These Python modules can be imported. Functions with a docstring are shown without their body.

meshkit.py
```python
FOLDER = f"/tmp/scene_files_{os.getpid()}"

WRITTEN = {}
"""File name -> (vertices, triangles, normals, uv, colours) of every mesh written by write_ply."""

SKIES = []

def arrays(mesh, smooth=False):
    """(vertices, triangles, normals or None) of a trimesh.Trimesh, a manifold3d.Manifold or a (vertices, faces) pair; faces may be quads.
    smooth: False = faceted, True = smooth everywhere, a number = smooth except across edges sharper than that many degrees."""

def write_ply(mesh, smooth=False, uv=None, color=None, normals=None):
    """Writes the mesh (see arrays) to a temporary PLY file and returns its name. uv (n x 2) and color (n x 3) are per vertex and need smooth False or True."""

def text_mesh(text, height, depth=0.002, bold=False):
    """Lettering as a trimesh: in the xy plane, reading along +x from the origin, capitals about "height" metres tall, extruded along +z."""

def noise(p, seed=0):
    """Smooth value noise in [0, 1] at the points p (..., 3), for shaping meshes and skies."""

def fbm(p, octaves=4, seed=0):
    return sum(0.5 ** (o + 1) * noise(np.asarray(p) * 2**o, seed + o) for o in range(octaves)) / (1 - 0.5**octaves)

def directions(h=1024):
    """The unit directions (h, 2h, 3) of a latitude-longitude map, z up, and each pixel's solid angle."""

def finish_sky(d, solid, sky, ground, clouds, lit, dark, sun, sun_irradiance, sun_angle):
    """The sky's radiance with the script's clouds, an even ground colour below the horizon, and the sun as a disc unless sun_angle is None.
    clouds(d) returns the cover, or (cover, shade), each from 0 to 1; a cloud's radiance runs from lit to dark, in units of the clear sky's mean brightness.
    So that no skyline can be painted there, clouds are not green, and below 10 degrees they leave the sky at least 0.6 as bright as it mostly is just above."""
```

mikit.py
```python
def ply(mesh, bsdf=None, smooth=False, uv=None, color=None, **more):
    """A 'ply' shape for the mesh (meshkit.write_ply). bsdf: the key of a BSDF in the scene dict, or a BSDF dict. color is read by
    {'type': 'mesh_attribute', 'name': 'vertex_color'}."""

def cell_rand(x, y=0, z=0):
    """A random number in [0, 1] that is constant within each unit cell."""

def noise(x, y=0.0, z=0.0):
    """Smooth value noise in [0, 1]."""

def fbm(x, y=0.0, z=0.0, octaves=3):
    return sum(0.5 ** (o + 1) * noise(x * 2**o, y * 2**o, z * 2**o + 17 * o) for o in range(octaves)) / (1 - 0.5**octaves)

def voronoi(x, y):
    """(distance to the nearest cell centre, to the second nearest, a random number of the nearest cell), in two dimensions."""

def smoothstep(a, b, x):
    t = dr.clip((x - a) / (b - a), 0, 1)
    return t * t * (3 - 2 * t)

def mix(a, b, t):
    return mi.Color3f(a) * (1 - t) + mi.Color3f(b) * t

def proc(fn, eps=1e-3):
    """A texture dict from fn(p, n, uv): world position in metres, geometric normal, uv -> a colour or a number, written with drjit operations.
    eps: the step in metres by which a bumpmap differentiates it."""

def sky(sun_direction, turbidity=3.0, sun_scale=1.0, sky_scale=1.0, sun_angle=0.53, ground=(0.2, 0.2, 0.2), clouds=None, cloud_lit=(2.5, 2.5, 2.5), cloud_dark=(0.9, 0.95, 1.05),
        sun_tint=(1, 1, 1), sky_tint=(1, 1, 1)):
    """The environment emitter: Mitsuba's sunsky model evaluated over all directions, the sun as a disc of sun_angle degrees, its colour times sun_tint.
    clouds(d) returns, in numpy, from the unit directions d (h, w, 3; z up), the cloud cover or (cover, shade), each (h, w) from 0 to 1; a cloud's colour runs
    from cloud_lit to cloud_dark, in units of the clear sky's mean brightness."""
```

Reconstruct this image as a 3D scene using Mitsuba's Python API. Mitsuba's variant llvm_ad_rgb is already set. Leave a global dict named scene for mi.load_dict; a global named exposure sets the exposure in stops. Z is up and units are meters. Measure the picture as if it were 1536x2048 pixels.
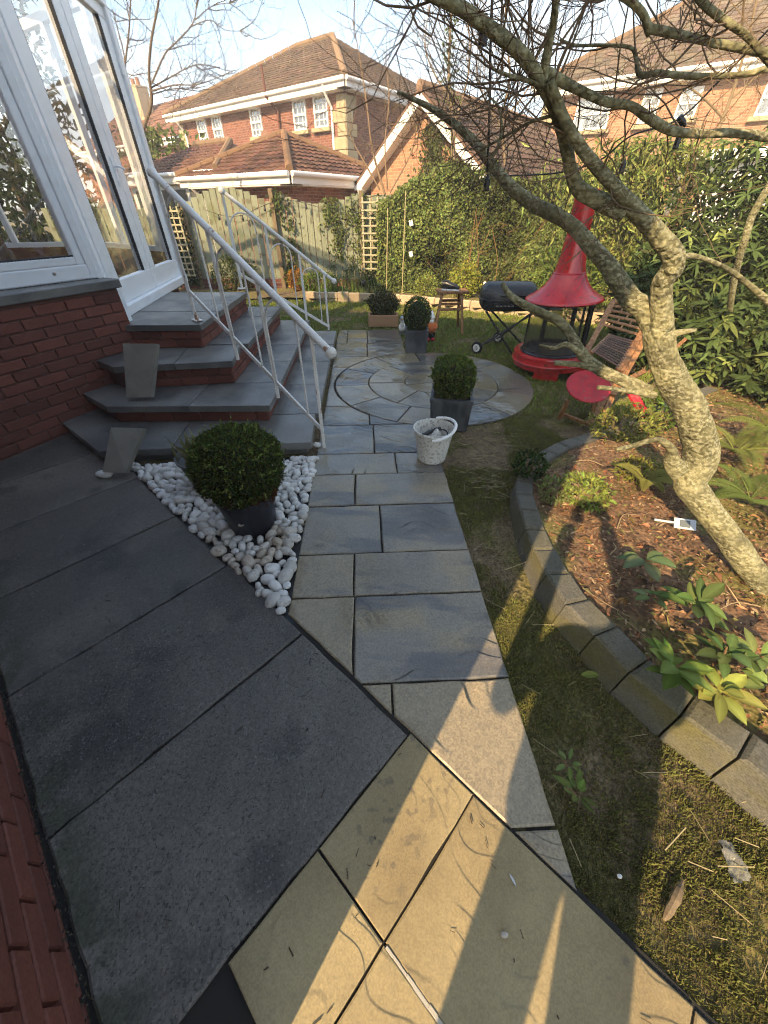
import math, random
import numpy as np
import trimesh, shapely
from shapely.geometry import Polygon, LineString, Point
import drjit as dr
import mitsuba as mi
import mikit, meshkit
from mikit import proc, noise, fbm, voronoi, cell_rand, smoothstep, mix

# ---------------------------------------------------------------- camera, sky, exposure
T = mi.ScalarTransform4f
PITCH = math.radians(39.4)
CAM = (0.0, 0.0, 1.45)
scene, labels = {}, {}
scene['camera'] = dict(type='perspective', fov=92.13, fov_axis='x', near_clip=0.02, far_clip=900.0,
                       to_world=T().look_at(origin=CAM, target=[0, math.cos(PITCH), CAM[2] - math.sin(PITCH)], up=[0, 0, 1]))
SUN_AZ, SUN_EL = math.radians(34.0), math.radians(32.0)
SUN = (-math.sin(SUN_AZ) * math.cos(SUN_EL), -math.cos(SUN_AZ) * math.cos(SUN_EL), math.sin(SUN_EL))


def haze_clouds(d):
    e = np.clip(d[..., 2], 0.02, 1)
    q = np.stack([d[..., 0] / (e + 0.25) * 1.3, d[..., 1] / (e + 0.25) * 1.3, d[..., 2] * 2], -1)
    n = meshkit.fbm(q + 5.3, 5, seed=4)
    cover = np.clip((n - 0.42) * 1.9, 0, 0.75) + 0.34 * np.clip(1 - d[..., 2] / 0.25, 0, 1) ** 1.0
    return np.clip(cover, 0, 0.9), np.clip((n - 0.6) * 1.2, 0, 0.3)


scene['sky'] = mikit.sky(SUN, turbidity=3.5, clouds=haze_clouds, cloud_lit=(1.55, 1.55, 1.52), cloud_dark=(1.2, 1.25, 1.3), sun_scale=1.0, sun_tint=(1.0, 0.94, 0.80), sky_scale=1.55, sky_tint=(1.07, 1.0, .90))
exposure = 2.9

# ---------------------------------------------------------------- helpers
RNG = np.random.default_rng(11)
used = {}


def nk(base):
    n = used.get(base, -1) + 1
    used[base] = n
    return base if n == 0 else f'{base}_{n:03d}'


def lab(key, label=None, category=None, group=None, kind=None):
    d = {k: v for k, v in dict(label=label, category=category, group=group, kind=kind).items() if v}
    labels[key] = {**labels.get(key, {}), **d}
    return key


def thing(name, label, category, group=None):
    k = nk(name)
    return lab(k, label, category, group)


def put(key, mesh, mat, smooth=False, uv=None, col=None, **l):
    key = nk(key)
    if smooth is not True and smooth and (uv is not None or col is not None):
        mesh = trimesh.graph.smooth_shade(trimesh.Trimesh(mesh.vertices, mesh.faces, process=False), angle=math.radians(smooth), facet_minarea=None); smooth = True
    n = len(mesh.vertices) if hasattr(mesh, 'vertices') else len(mesh[0])
    if uv is not None and np.ndim(uv) == 1:
        uv = np.tile(np.asarray(uv, float), (n, 1))
    if col is not None and np.ndim(col) == 1:
        col = np.tile(np.asarray(col, float), (n, 1))
    scene[key] = mikit.ply(mesh, mat, smooth=smooth, uv=uv, color=col)
    if l:
        lab(key, **l)
    return key


def cat(*ms):
    ms = [m for g in ms for m in (g if isinstance(g, (list, tuple)) else [g])]
    vs, fs, o = [], [], 0
    for m in ms:
        vs.append(np.asarray(m.vertices)); fs.append(np.asarray(m.faces) + o); o += len(m.vertices)
    return trimesh.Trimesh(np.vstack(vs), np.vstack(fs), process=False)


def tm(v, f):
    f = np.asarray(f, int)
    if f.shape[1] == 4:
        f = np.vstack([f[:, [0, 1, 2]], f[:, [0, 2, 3]]])
    return trimesh.Trimesh(np.asarray(v, float), f, process=False)


def nrm(v):
    v = np.asarray(v, float)
    return v / (np.linalg.norm(v, axis=-1, keepdims=True) + 1e-12)


def frame(x, z=(0, 0, 1)):
    """Columns: x, y, z of a right-handed frame whose x follows x and whose z is close to z."""
    x = nrm(x); y = nrm(np.cross(z, x)); return np.stack([x, y, np.cross(x, y)], 1)


def block(sx, sy, sz, b=0.004):
    """A box with bevelled edges centred on the origin."""
    b = min(b, sx * .3, sy * .3, sz * .3)
    pts = []
    for a in (-1, 1):
        for c in (-1, 1):
            for d in (-1, 1):
                p = np.array([a * sx / 2, c * sy / 2, d * sz / 2])
                for k in range(3):
                    q = p.copy()
                    for j in range(3):
                        if j != k:
                            q[j] -= np.sign(q[j]) * b
                    pts.append(q)
    return trimesh.convex.convex_hull(np.array(pts))


def box(c, s, R=None, b=0.004):
    m = block(*s, b)
    v = m.vertices if R is None else m.vertices @ np.asarray(R).T
    return trimesh.Trimesh(v + np.asarray(c, float), m.faces, process=False)


def bar(p, q, w, h, up=(0, 0, 1), b=0.003, ext=0.0):
    """A square bar from p to q; w across, h along up."""
    p, q = np.asarray(p, float), np.asarray(q, float)
    d = q - p; L = np.linalg.norm(d)
    return box((p + q) / 2, (L + 2 * ext, w, h), frame(d, up), b)


def tube(pts, r, n=8, cap=True):
    p = np.asarray(pts, float); r = np.broadcast_to(np.asarray(r, float), (len(p),))
    t = np.gradient(p, axis=0); t = nrm(t)
    a = np.cross(t[0], [0, 0, 1.0] if abs(t[0][2]) < .9 else [1.0, 0, 0]); a = nrm(a)
    A = [a]
    for i in range(1, len(p)):
        a = a - t[i] * (a @ t[i]); a = nrm(a); A.append(a)
    A = np.array(A); B = np.cross(t, A)
    ang = np.arange(n) * 2 * np.pi / n
    v = p[:, None] + r[:, None, None] * (np.cos(ang)[None, :, None] * A[:, None] + np.sin(ang)[None, :, None] * B[:, None])
    i, j = np.meshgrid(np.arange(len(p) - 1), np.arange(n), indexing='ij')
    q = np.stack([i * n + j, i * n + (j + 1) % n, (i + 1) * n + (j + 1) % n, (i + 1) * n + j], -1).reshape(-1, 4)
    f = np.vstack([q[:, [0, 1, 2]], q[:, [0, 2, 3]]])
    v = v.reshape(-1, 3)
    if cap:
        m = len(v); v = np.vstack([v, p[:1], p[-1:]]); k = np.arange(n)
        f = np.vstack([f, np.stack([0 * k + m, (k + 1) % n, k], 1), np.stack([0 * k + m + 1, (len(p) - 1) * n + k, (len(p) - 1) * n + (k + 1) % n], 1)])
    return trimesh.Trimesh(v, f, process=False)


def smoothline(pts, k=6):
    """Catmull-Rom through the rows (any number of columns)."""
    p = np.asarray(pts, float); p = np.vstack([2 * p[0] - p[1], p, 2 * p[-1] - p[-2]]); out = []
    for i in range(1, len(p) - 2):
        for t in np.arange(k) / k:
            a, b, c, d = p[i - 1:i + 3]
            out.append(.5 * (2 * b + (c - a) * t + (2 * a - 5 * b + 4 * c - d) * t * t + (3 * b - a - 3 * c + d) * t ** 3))
    return np.array(out + [p[-2]])


def lathe(prof, n=32, c=(0, 0, 0), a0=0.0, a1=2 * math.pi):
    """Revolves (r, z) rows about the z axis."""
    prof = np.asarray(prof, float); full = abs(a1 - a0 - 2 * math.pi) < 1e-6
    ang = a0 + (a1 - a0) * np.arange(n if full else n + 1) / n
    m = len(ang)
    v = np.stack([prof[:, None, 0] * np.cos(ang), prof[:, None, 0] * np.sin(ang), np.repeat(prof[:, 1:], m, 1)], -1).reshape(-1, 3) + np.asarray(c)
    i, j = np.meshgrid(np.arange(len(prof) - 1), np.arange(m if full else m - 1), indexing='ij')
    return tm(v, np.stack([i * m + j, i * m + (j + 1) % m, (i + 1) * m + (j + 1) % m, (i + 1) * m + j], -1).reshape(-1, 4))


def inset(P, b):
    P = np.asarray(P, float); e = nrm(np.roll(P, -1, 0) - P); n = np.stack([-e[:, 1], e[:, 0]], 1)
    n0 = np.roll(n, 1, 0); m = n + n0
    return P + b * m / np.maximum((m * n).sum(1), .35)[:, None]


def slab(poly, z0, z1, b=0.006):
    """A paving slab: polygon (any winding) from z0 to z1 with a bevelled upper edge."""
    P = np.asarray(poly, float)[:, :2]
    if Polygon(P).exterior.is_ccw is False:
        P = P[::-1]
    n = len(P); z1 = np.broadcast_to(np.asarray(z1, float), (n,)) if np.ndim(z1) else np.full(n, float(z1))
    I = inset(P, b)
    v = np.vstack([np.c_[P, np.full(n, z0)], np.c_[P, z1 - b * .7], np.c_[I, z1]])
    k = np.arange(n); k2 = (k + 1) % n
    f = []
    for o in (0, n):
        f += [np.stack([o + k, o + k2, o + n + k2], 1), np.stack([o + k, o + n + k2, o + n + k], 1)]
    import mapbox_earcut as me
    t = me.triangulate_float64(I, np.array([n], np.uint32)).reshape(-1, 3)
    a = I[t]; ar = (a[:, 1, 0] - a[:, 0, 0]) * (a[:, 2, 1] - a[:, 0, 1]) - (a[:, 1, 1] - a[:, 0, 1]) * (a[:, 2, 0] - a[:, 0, 0])
    t = np.where((ar < 0)[:, None], t[:, ::-1], t)
    return trimesh.Trimesh(v, np.vstack(f + [t + 2 * n]), process=False)


def rough(P, amp=.002, step=.09):
    P = np.asarray(P, float)[:, :2]; out = []
    for a, b in zip(P, np.roll(P, -1, 0)):
        L = np.linalg.norm(b - a); n = max(1, int(L / step)); d = (b - a) / L; nn = np.array([-d[1], d[0]])
        for i in range(n):
            q = a + (b - a) * i / n
            out.append(q + nn * amp * RNG.normal() if i else q + RNG.normal(size=2) * amp)
    return np.array(out)


def sheet(poly, z=0.0, step=0.1, amp=0.0, freq=3.0, seed=0, fn=None):
    """A fine triangulated sheet clipped to a polygon, with noise height."""
    pg = poly if hasattr(poly, 'exterior') else Polygon(poly)
    x0, y0, x1, y1 = pg.bounds
    X, Y = np.meshgrid(np.arange(x0, x1 + step, step), np.arange(y0, y1 + step, step), indexing='ij')
    ins = shapely.contains_xy(pg, X.ravel(), Y.ravel()).reshape(X.shape)
    c = ins[:-1, :-1] | ins[1:, :-1] | ins[:-1, 1:] | ins[1:, 1:]
    xy = np.stack([X, Y], -1).reshape(-1, 2)
    zz = z + amp * (meshkit.fbm(np.c_[xy * freq, np.zeros(len(xy))], 4, seed) - .5) * 2
    if fn is not None:
        zz = zz + fn(xy[:, 0], xy[:, 1])
    ny = X.shape[1]; i, j = np.nonzero(c)
    q = np.stack([i * ny + j, (i + 1) * ny + j, (i + 1) * ny + j + 1, i * ny + j + 1], 1)
    u, inv = np.unique(q, return_inverse=True)
    return tm(np.c_[xy, zz][u], inv.reshape(q.shape))


def leafcloud(P, D, U, L, W, fold=0.15, curl=0.0):
    """Two-triangle leaves (folded along the midrib) with base P, direction D, upward U."""
    P, D, U = np.asarray(P), nrm(D), np.asarray(U, float)
    S = nrm(np.cross(D, U)); U = np.cross(S, D); n = len(P)
    L = np.broadcast_to(L, (n,))[:, None]; W = np.broadcast_to(W, (n,))[:, None]
    mid = P + D * L * .45
    v = np.stack([P, mid + S * W / 2 + U * W * fold, P + D * L - U * L * curl, mid - S * W / 2 + U * W * fold], 1).reshape(-1, 3)
    b = np.arange(n)[:, None] * 4
    return trimesh.Trimesh(v, np.vstack([b + [0, 1, 2], b + [0, 2, 3]]), process=False)


def bigleaf(p, d, u, L, W, fold=.18, droop=.25, k=5):
    """One large leaf with a midrib fold and a droop."""
    d = nrm(d); s = nrm(np.cross(d, u)); u = np.cross(s, d)
    t = np.linspace(0, 1, k + 1); w = W / 2 * np.sin(np.pi * np.clip(t * .93 + .05, 0, 1)) ** .8
    w[0] = W * .04; w[-1] = W * .01
    c = np.asarray(p) + d * (t * L)[:, None] - u * (droop * L * t ** 2)[:, None]
    v = np.vstack([c - s * w[:, None] + u * (w * fold * 2)[:, None], c, c + s * w[:, None] + u * (w * fold * 2)[:, None]])
    n = k + 1; q = []
    for o in (0, n):
        for i in range(k):
            q.append([o + i, o + i + 1, o + n + i + 1, o + n + i])
    return tm(v, q)


def rand_dirs(n, rng=RNG):
    return nrm(rng.normal(size=(n, 3)))


def colvar(base, n, rng=RNG, v=.25, hue=.08, rep=4):
    c = np.asarray(base) * (1 + v * rng.normal(size=(n, 1))) * (1 + hue * rng.normal(size=(n, 3)))
    return np.repeat(np.clip(c, .004, .9), rep, 0)


# ---------------------------------------------------------------- materials
def pr(key, color, rough=.6, spec=.5, metal=0.0, twosided=True, bump=None, bscale=.002, eps=1e-3, **more):
    c = {'type': 'rgb', 'value': list(color)} if isinstance(color, (tuple, list)) else color
    r = rough
    b = dict(type='principled', base_color=c, roughness=r, specular=spec, metallic=metal, **more)
    if bump is not None:
        b = dict(type='bumpmap', arbitrary=proc(bump, eps), scale=bscale, bsdf=b)
    scene[key] = dict(type='twosided', bsdf=b) if twosided else b


VC = {'type': 'mesh_attribute', 'name': 'vertex_color'}
C3 = mi.Color3f


def dark_slab_c(p, n, uv):
    a = fbm(p.x * 2.2 + uv.x * 9, p.y * 2.2, uv.y * 7, 4)
    s = noise(p.x * 170, p.y * 170, p.z * 170) * .6 + noise(p.x * 420, p.y * 420, 1) * .4
    c = mix((.068, .061, .054), (.142, .126, .106), smoothstep(.3, .72, a) * .75 + uv.x * .5 - .1)
    c = mix(c, (.036, .035, .034), smoothstep(.55, .8, fbm(p.x * 6, p.y * 6 + 3, 0, 3)) * .6)
    c = mix(c, (.15, .135, .11), smoothstep(.62, .78, fbm(p.x * 4 + 8, p.y * 4, 2, 4)) * .45)
    c = mix(c, (.018, .017, .016), smoothstep(.76, .88, noise(p.x * 190, p.y * 190, 4)) * .6)
    c = mix(c, (.21, .20, .185), smoothstep(.78, .9, noise(p.x * 210, p.y * 210, 8)) * .5)
    c = mix(c, (.05, .055, .03), smoothstep(-.36, -.50, p.x * .68 + p.y * .733) * smoothstep(.35, .6, fbm(p.x * 14, p.y * 14, 5, 3)) * .7)
    return c * (.48 + .82 * s)


def dark_slab_b(p, n, uv):
    return noise(p.x * 300, p.y * 300, 1) * .6 + fbm(p.x * 60, p.y * 60, 0, 2)


def tan_slab_c(p, n, uv):
    a = fbm(p.x * 3 + uv.x * 5, p.y * 3, uv.y * 5, 4)
    s = noise(p.x * 320, p.y * 320, 3)
    c = mix((.225, .173, .092), (.33, .262, .142), smoothstep(.3, .7, a))
    d = smoothstep(.62, .8, fbm(p.x * 40, p.y * 40, 9, 3)) * smoothstep(.62, .85, noise(p.x * 5, p.y * 5, 2))
    return mix(c, (.12, .10, .075), d * .6) * (.86 + .28 * s)


def riven(p, k=1.0):
    w = fbm(p.x * 3, p.y * 3, 5, 3)
    a = (p.x * .68 + p.y * .73) * 9 + w * 7
    st = a - dr.floor(a)
    return (smoothstep(0, .9, st) - smoothstep(.9, 1, st)) * .5 * smoothstep(.2, .55, noise(p.x * 7, p.y * 7, 1)) + fbm(p.x * 30, p.y * 30, 2, 3) * .4 + noise(p.x * 250, p.y * 250, 0) * .08


def tan_slab_b(p, n, uv):
    return riven(p)


def path_c(p, n, uv):
    t = p.y + .05 * p.x
    w = fbm(p.x * 4 + uv.y * 9, p.y * 4, 3, 3)
    st = fbm(p.x * 1.1 + uv.x * 31, t * 6 + w * 1.2 + uv.y * 17, uv.x * 3, 4)
    fine = fbm(p.x * 6 + uv.y * 5, t * 42, 2, 3)
    a = fbm(p.x * 5 + uv.y * 13, p.y * 5, 1, 3)
    s = noise(p.x * 190, p.y * 190, 3) * .6 + noise(p.x * 420, p.y * 420, 1) * .4
    c = mix((.275, .222, .138), (.215, .192, .150), smoothstep(.25, .6, a) * smoothstep(.0, .35, uv.x))
    k = smoothstep(.40, .56, st * .8 + fine * .16 + (uv.x - .5) * .34 - .045)
    c = mix(c, mix((.066, .066, .070), (.130, .125, .118), fine), k * .88)
    wet = smoothstep(1.6, 3.2, p.y)
    return c * (.56 + .70 * s) * (1 - .24 * wet)


def path_b(p, n, uv):
    w = fbm(p.x * 2 + uv.x * 9, p.y * 2, 5, 3)
    a = p.y * 11 + p.x * 3 + w * 8 + uv.x * 20
    st = a - dr.floor(a)
    return (smoothstep(0, .9, st) - smoothstep(.9, 1, st)) * .5 * smoothstep(.4, .65, noise(p.x * 6, p.y * 6, 1 + uv.y * 9)) + fbm(p.x * 34, p.y * 34, 2, 3) * .45


def path_r(p, n, uv):
    wet = smoothstep(1.2, 3.0, p.y)
    return .52 - .38 * wet + .25 * (fbm(p.x * 7, p.y * 7, 0, 3) - .5) * (1 + wet)


def tread_r(p, n, uv):
    return .38 + .3 * (fbm(p.x * 6, p.y * 6, p.z * 3, 3) - .4)


def tread_c(p, n, uv):
    a = fbm(p.x * 3 + uv.x * 9, p.y * 3, p.z * 3, 4)
    s = noise(p.x * 220, p.y * 220, p.z * 220)
    return mix((.075, .074, .072), (.155, .150, .138), smoothstep(.3, .7, a)) * (.8 + .4 * s)


def redbrick_c(p, n, uv):
    a = fbm(p.x * 7, p.y * 7, p.z * 9, 4)
    s = noise(p.x * 180, p.y * 180, p.z * 180)
    return mix((.080, .026, .019), (.185, .060, .040), a * .45 + uv.x * .65 - .05) * (.82 + .36 * s)


def brickwall(dark, light, mortar):
    def f(p, n, uv):
        row = dr.floor(uv.y / .075)
        x = uv.x / .225 + .5 * (row - 2 * dr.floor(row / 2))
        cx = x - dr.floor(x); cy = uv.y / .075 - row
        m = smoothstep(.0, .05, cx) * (1 - smoothstep(.95, 1, cx)) * smoothstep(0, .14, cy) * (1 - smoothstep(.86, 1, cy))
        r = cell_rand(dr.floor(x), row, 3)
        c = mix(dark, light, r * .8 + .3 * (noise(p.x * 30, p.y * 30, p.z * 30) - .5))
        return mix(mortar, c, m)
    return f


def bark_c(p, n, uv):
    a = fbm(p.x * 11, p.y * 11, p.z * 7, 4)
    b = noise(p.x * 120, p.y * 120, p.z * 80)
    low = smoothstep(2.0, .5, p.z)
    q = fbm(p.x * 95, p.y * 95, p.z * 120, 4)
    l = smoothstep(.50 - .05 * low, .60, q) * smoothstep(.30 - .15 * low, .62, fbm(p.x * 7, p.y * 7, p.z * 9, 3))
    c = mix((.100, .094, .050), (.225, .208, .110), smoothstep(.25, .75, a)) * (.55 + .9 * b)
    ring = smoothstep(.62, .74, noise(p.x * 4, p.y * 4, p.z * 55 + 3 * a))
    c = mix(c, (.06, .05, .03), ring * .45)
    return mix(c, mix((.30, .285, .17), (.47, .45, .32), b), l * .55)


def bark_b(p, n, uv):
    return fbm(p.x * 60, p.y * 60, p.z * 40, 4) + .15 * smoothstep(.5, .7, noise(p.x * 16, p.y * 16, p.z * 50))


def wood_c(p, n, uv):
    g = fbm(uv.x * 4 + uv.y * 40, p.x * 60 + p.z * 20, p.y * 60, 3)
    return mix((.155, .070, .026), (.36, .18, .075), smoothstep(.25, .75, g) * .75 + .3 * (uv.y - .3))


def greywood_c(p, n, uv):
    g = fbm(p.x * 70, p.y * 70, p.z * 5 + uv.y * 9, 3)
    return mix((.12, .085, .05), (.24, .18, .11), g)


def fence_c(p, n, uv):
    g = fbm(p.x * 55 + uv.y * 31, p.y * 20, p.z * 2.5, 3)
    c = mix((.175, .19, .13), (.27, .285, .205), g * .7 + uv.x * .4)
    st = smoothstep(.62, .8, fbm(p.x * 4, 0, p.z * 2.2, 3))
    c = mix(c, (.13, .15, .06), st * .5)
    c = mix(c, (.10, .085, .05), smoothstep(.7, .78, noise(p.x * 12, uv.y * 50, p.z * 9)) * .6)
    return c


def soil_c(p, n, uv):
    a = fbm(p.x * 2.5, p.y * 2.5, 0, 4); b = noise(p.x * 130, p.y * 130, 1)
    c = mix((.090, .066, .040), (.175, .130, .075), fbm(p.x * 25, p.y * 25, 3, 3))
    g = smoothstep(.40, .58, a)
    c = mix(c, mix((.10, .105, .025), (.17, .155, .045), fbm(p.x * 40, p.y * 40, 1, 3)), g * .5)
    return c * (.45 + 1.1 * b)


def mulch_c(p, n, uv):
    b = noise(p.x * 90, p.y * 90, 1)
    c = mix((.080, .050, .031), (.215, .130, .076), fbm(p.x * 18, p.y * 18, 3, 4))
    c = mix(c, (.13, .125, .035), smoothstep(.52, .66, fbm(p.x * 2.6 + 4, p.y * 2.6, 1, 4)) * .7)
    return c * (.5 + b)


def edging_c(p, n, uv):
    a = fbm(p.x * 7, p.y * 7, p.z * 7 + uv.x * 5, 4); s = noise(p.x * 230, p.y * 230, p.z * 230)
    side = 1 - smoothstep(.3, .8, n.z)
    c = mix((.070, .068, .060), (.130, .124, .102), a)
    c = mix(c, (.105, .095, .036), smoothstep(.35, .65, fbm(p.x * 5, p.y * 5, p.z * 9, 3)) * (.35 + .5 * side) * smoothstep(2.4, .9, p.y))
    return c * (.6 + .8 * s)


def pebble_c(p, n, uv):
    s = smoothstep(.60, .70, fbm(p.x * 60, p.y * 60, p.z * 60, 3))
    c = mix((.42, .40, .36), (.66, .65, .62), uv.x)
    c = mix(c, (.33, .25, .16), smoothstep(.4, .8, uv.y) * .65)
    return mix(c, (.16, .13, .09), s * (.15 + .55 * uv.y))


def rail_c(p, n, uv):
    r = smoothstep(.66, .74, fbm(p.x * 16, p.y * 16, p.z * 9, 4))
    return mix(mix((.62, .60, .54), (.72, .71, .68), noise(p.x * 9, p.y * 9, p.z * 9)), (.24, .10, .035), r * .85)


def upvc_c(p, n, uv):
    d = smoothstep(.45, .8, fbm(p.x * 5, p.y * 5, p.z * 14, 4))
    return mix((.70, .72, .74), (.55, .55, .53), d * .22)


def stain_white_c(p, n, uv):
    d = smoothstep(.50, .66, fbm(p.x * 85, p.y * 85, p.z * 60, 4))
    return mix((.62, .60, .55), (.26, .24, .19), d * .7)


def quoin_c(p, n, uv):
    return mix((.32, .26, .155), (.43, .365, .245), fbm(p.x * 6, p.y * 6, p.z * 6, 3))


def planter_c(p, n, uv):
    a = fbm(p.x * 14, p.y * 14, p.z * 5, 4)
    return mix((.030, .033, .038), (.085, .09, .095), smoothstep(.35, .75, a))


def offcut_c(p, n, uv):
    a = fbm(p.x * 11, p.y * 11, p.z * 11, 4); s = noise(p.x * 300, p.y * 300, p.z * 300)
    return mix((.15, .135, .11), (.225, .21, .18), a) * (.85 + .3 * s)


def curtain_c(p, n, uv):
    return mix((.07, .07, .072), (.26, .26, .25), (.5 + .5 * dr.sin(uv.x * 60)) * smoothstep(-.1, .6, noise(p.x * 3, p.y * 3, p.z * 2) - .25))


pr('m_dark_slab', proc(dark_slab_c), .58, .45, bump=dark_slab_b, bscale=.0012)
pr('m_tan_slab', proc(tan_slab_c), .8, .3, bump=tan_slab_b, bscale=.0042)
pr('m_path', proc(path_c), proc(path_r), .85, bump=path_b, bscale=.006)
pr('m_tread', proc(tread_c), proc(tread_r), .75)
pr('m_redbrick', proc(redbrick_c), .7, .35, bump=lambda p, n, uv: fbm(p.x * 50, p.y * 50, p.z * 50, 3), bscale=.004)
pr('m_mortar_dark', (.115, .060, .048), .9, .2)
pr('m_mortar', (.16, .15, .125), .95, .2)
pr('m_joint_dark', (.025, .024, .022), .95, .2)
pr('m_wall_red', proc(brickwall((.15, .050, .034), (.27, .10, .066), (.26, .22, .18))), .85, .2)
pr('m_wall_orange', proc(brickwall((.29, .135, .078), (.44, .235, .140), (.38, .29, .21))), .85, .2)
pr('m_bark', proc(bark_c), .8, .25, bump=bark_b, bscale=.022)
pr('m_wood', proc(wood_c), .5, .4)
pr('m_greywood', proc(greywood_c), .75, .3)
pr('m_fence', proc(fence_c), .85, .2)
pr('m_soil', proc(soil_c), .95, .15, bump=lambda p, n, uv: fbm(p.x * 40, p.y * 40, 0, 3), bscale=.02)
pr('m_mulch', proc(mulch_c), .9, .2, bump=lambda p, n, uv: fbm(p.x * 40, p.y * 40, 0, 3), bscale=.02)
pr('m_edging', proc(edging_c), .85, .25, bump=lambda p, n, uv: fbm(p.x * 90, p.y * 90, p.z * 90, 2), bscale=.002)
pr('m_pebble', proc(pebble_c), .55, .4)
pr('m_rail', proc(rail_c), .38, .5)
pr('m_upvc', proc(upvc_c), .3, .5)
pr('m_stainwhite', proc(stain_white_c), .55, .4)
pr('m_white', (.78, .77, .74), .4, .5)
pr('m_quoin', proc(quoin_c), .85, .2)
pr('m_planter', proc(planter_c), .5, .5)
pr('m_offcut', proc(offcut_c), .8, .3)
pr('m_black', (.014, .014, .016), .35, .5)
pr('m_membrane', (.012, .012, .013), .4, .5)
pr('m_blackmetal', (.02, .021, .023), .42, .5)
pr('m_red', (.46, .016, .018), .22, .55, clearcoat=.6, clearcoat_gloss=.9)
pr('m_redmatte', (.42, .022, .035), .55, .35)
pr('m_rubber', (.02, .02, .02), .8, .3)
pr('m_plasticpot', (.010, .012, .020), .38, .5)
pr('m_greypot', (.13, .13, .125), .6, .4)
pr('m_steel', (.55, .55, .55), .3, .5, 1.0)
pr('m_vcol', VC, .75, .25)
pr('m_vgloss', VC, .38, .5)
pr('m_cloth', (.05, .055, .08), .9, .2)
pr('m_skin', (.45, .28, .2), .6, .3)
pr('m_curtain', proc(curtain_c), .9, .2)
pr('m_interior', (.20, .185, .165), .9, .2)
pr('m_wicker', (.12, .07, .045), .6, .3)
def red_c(p, n, uv):
    g = fbm(p.x * 9, p.y * 9, p.z * 4, 4)
    c = mix((.50, .018, .018), (.34, .014, .018), smoothstep(.35, .7, g))
    return mix(c, (.10, .03, .02), smoothstep(.66, .76, fbm(p.x * 30, p.y * 30, p.z * 18, 4)) * .7)


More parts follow.
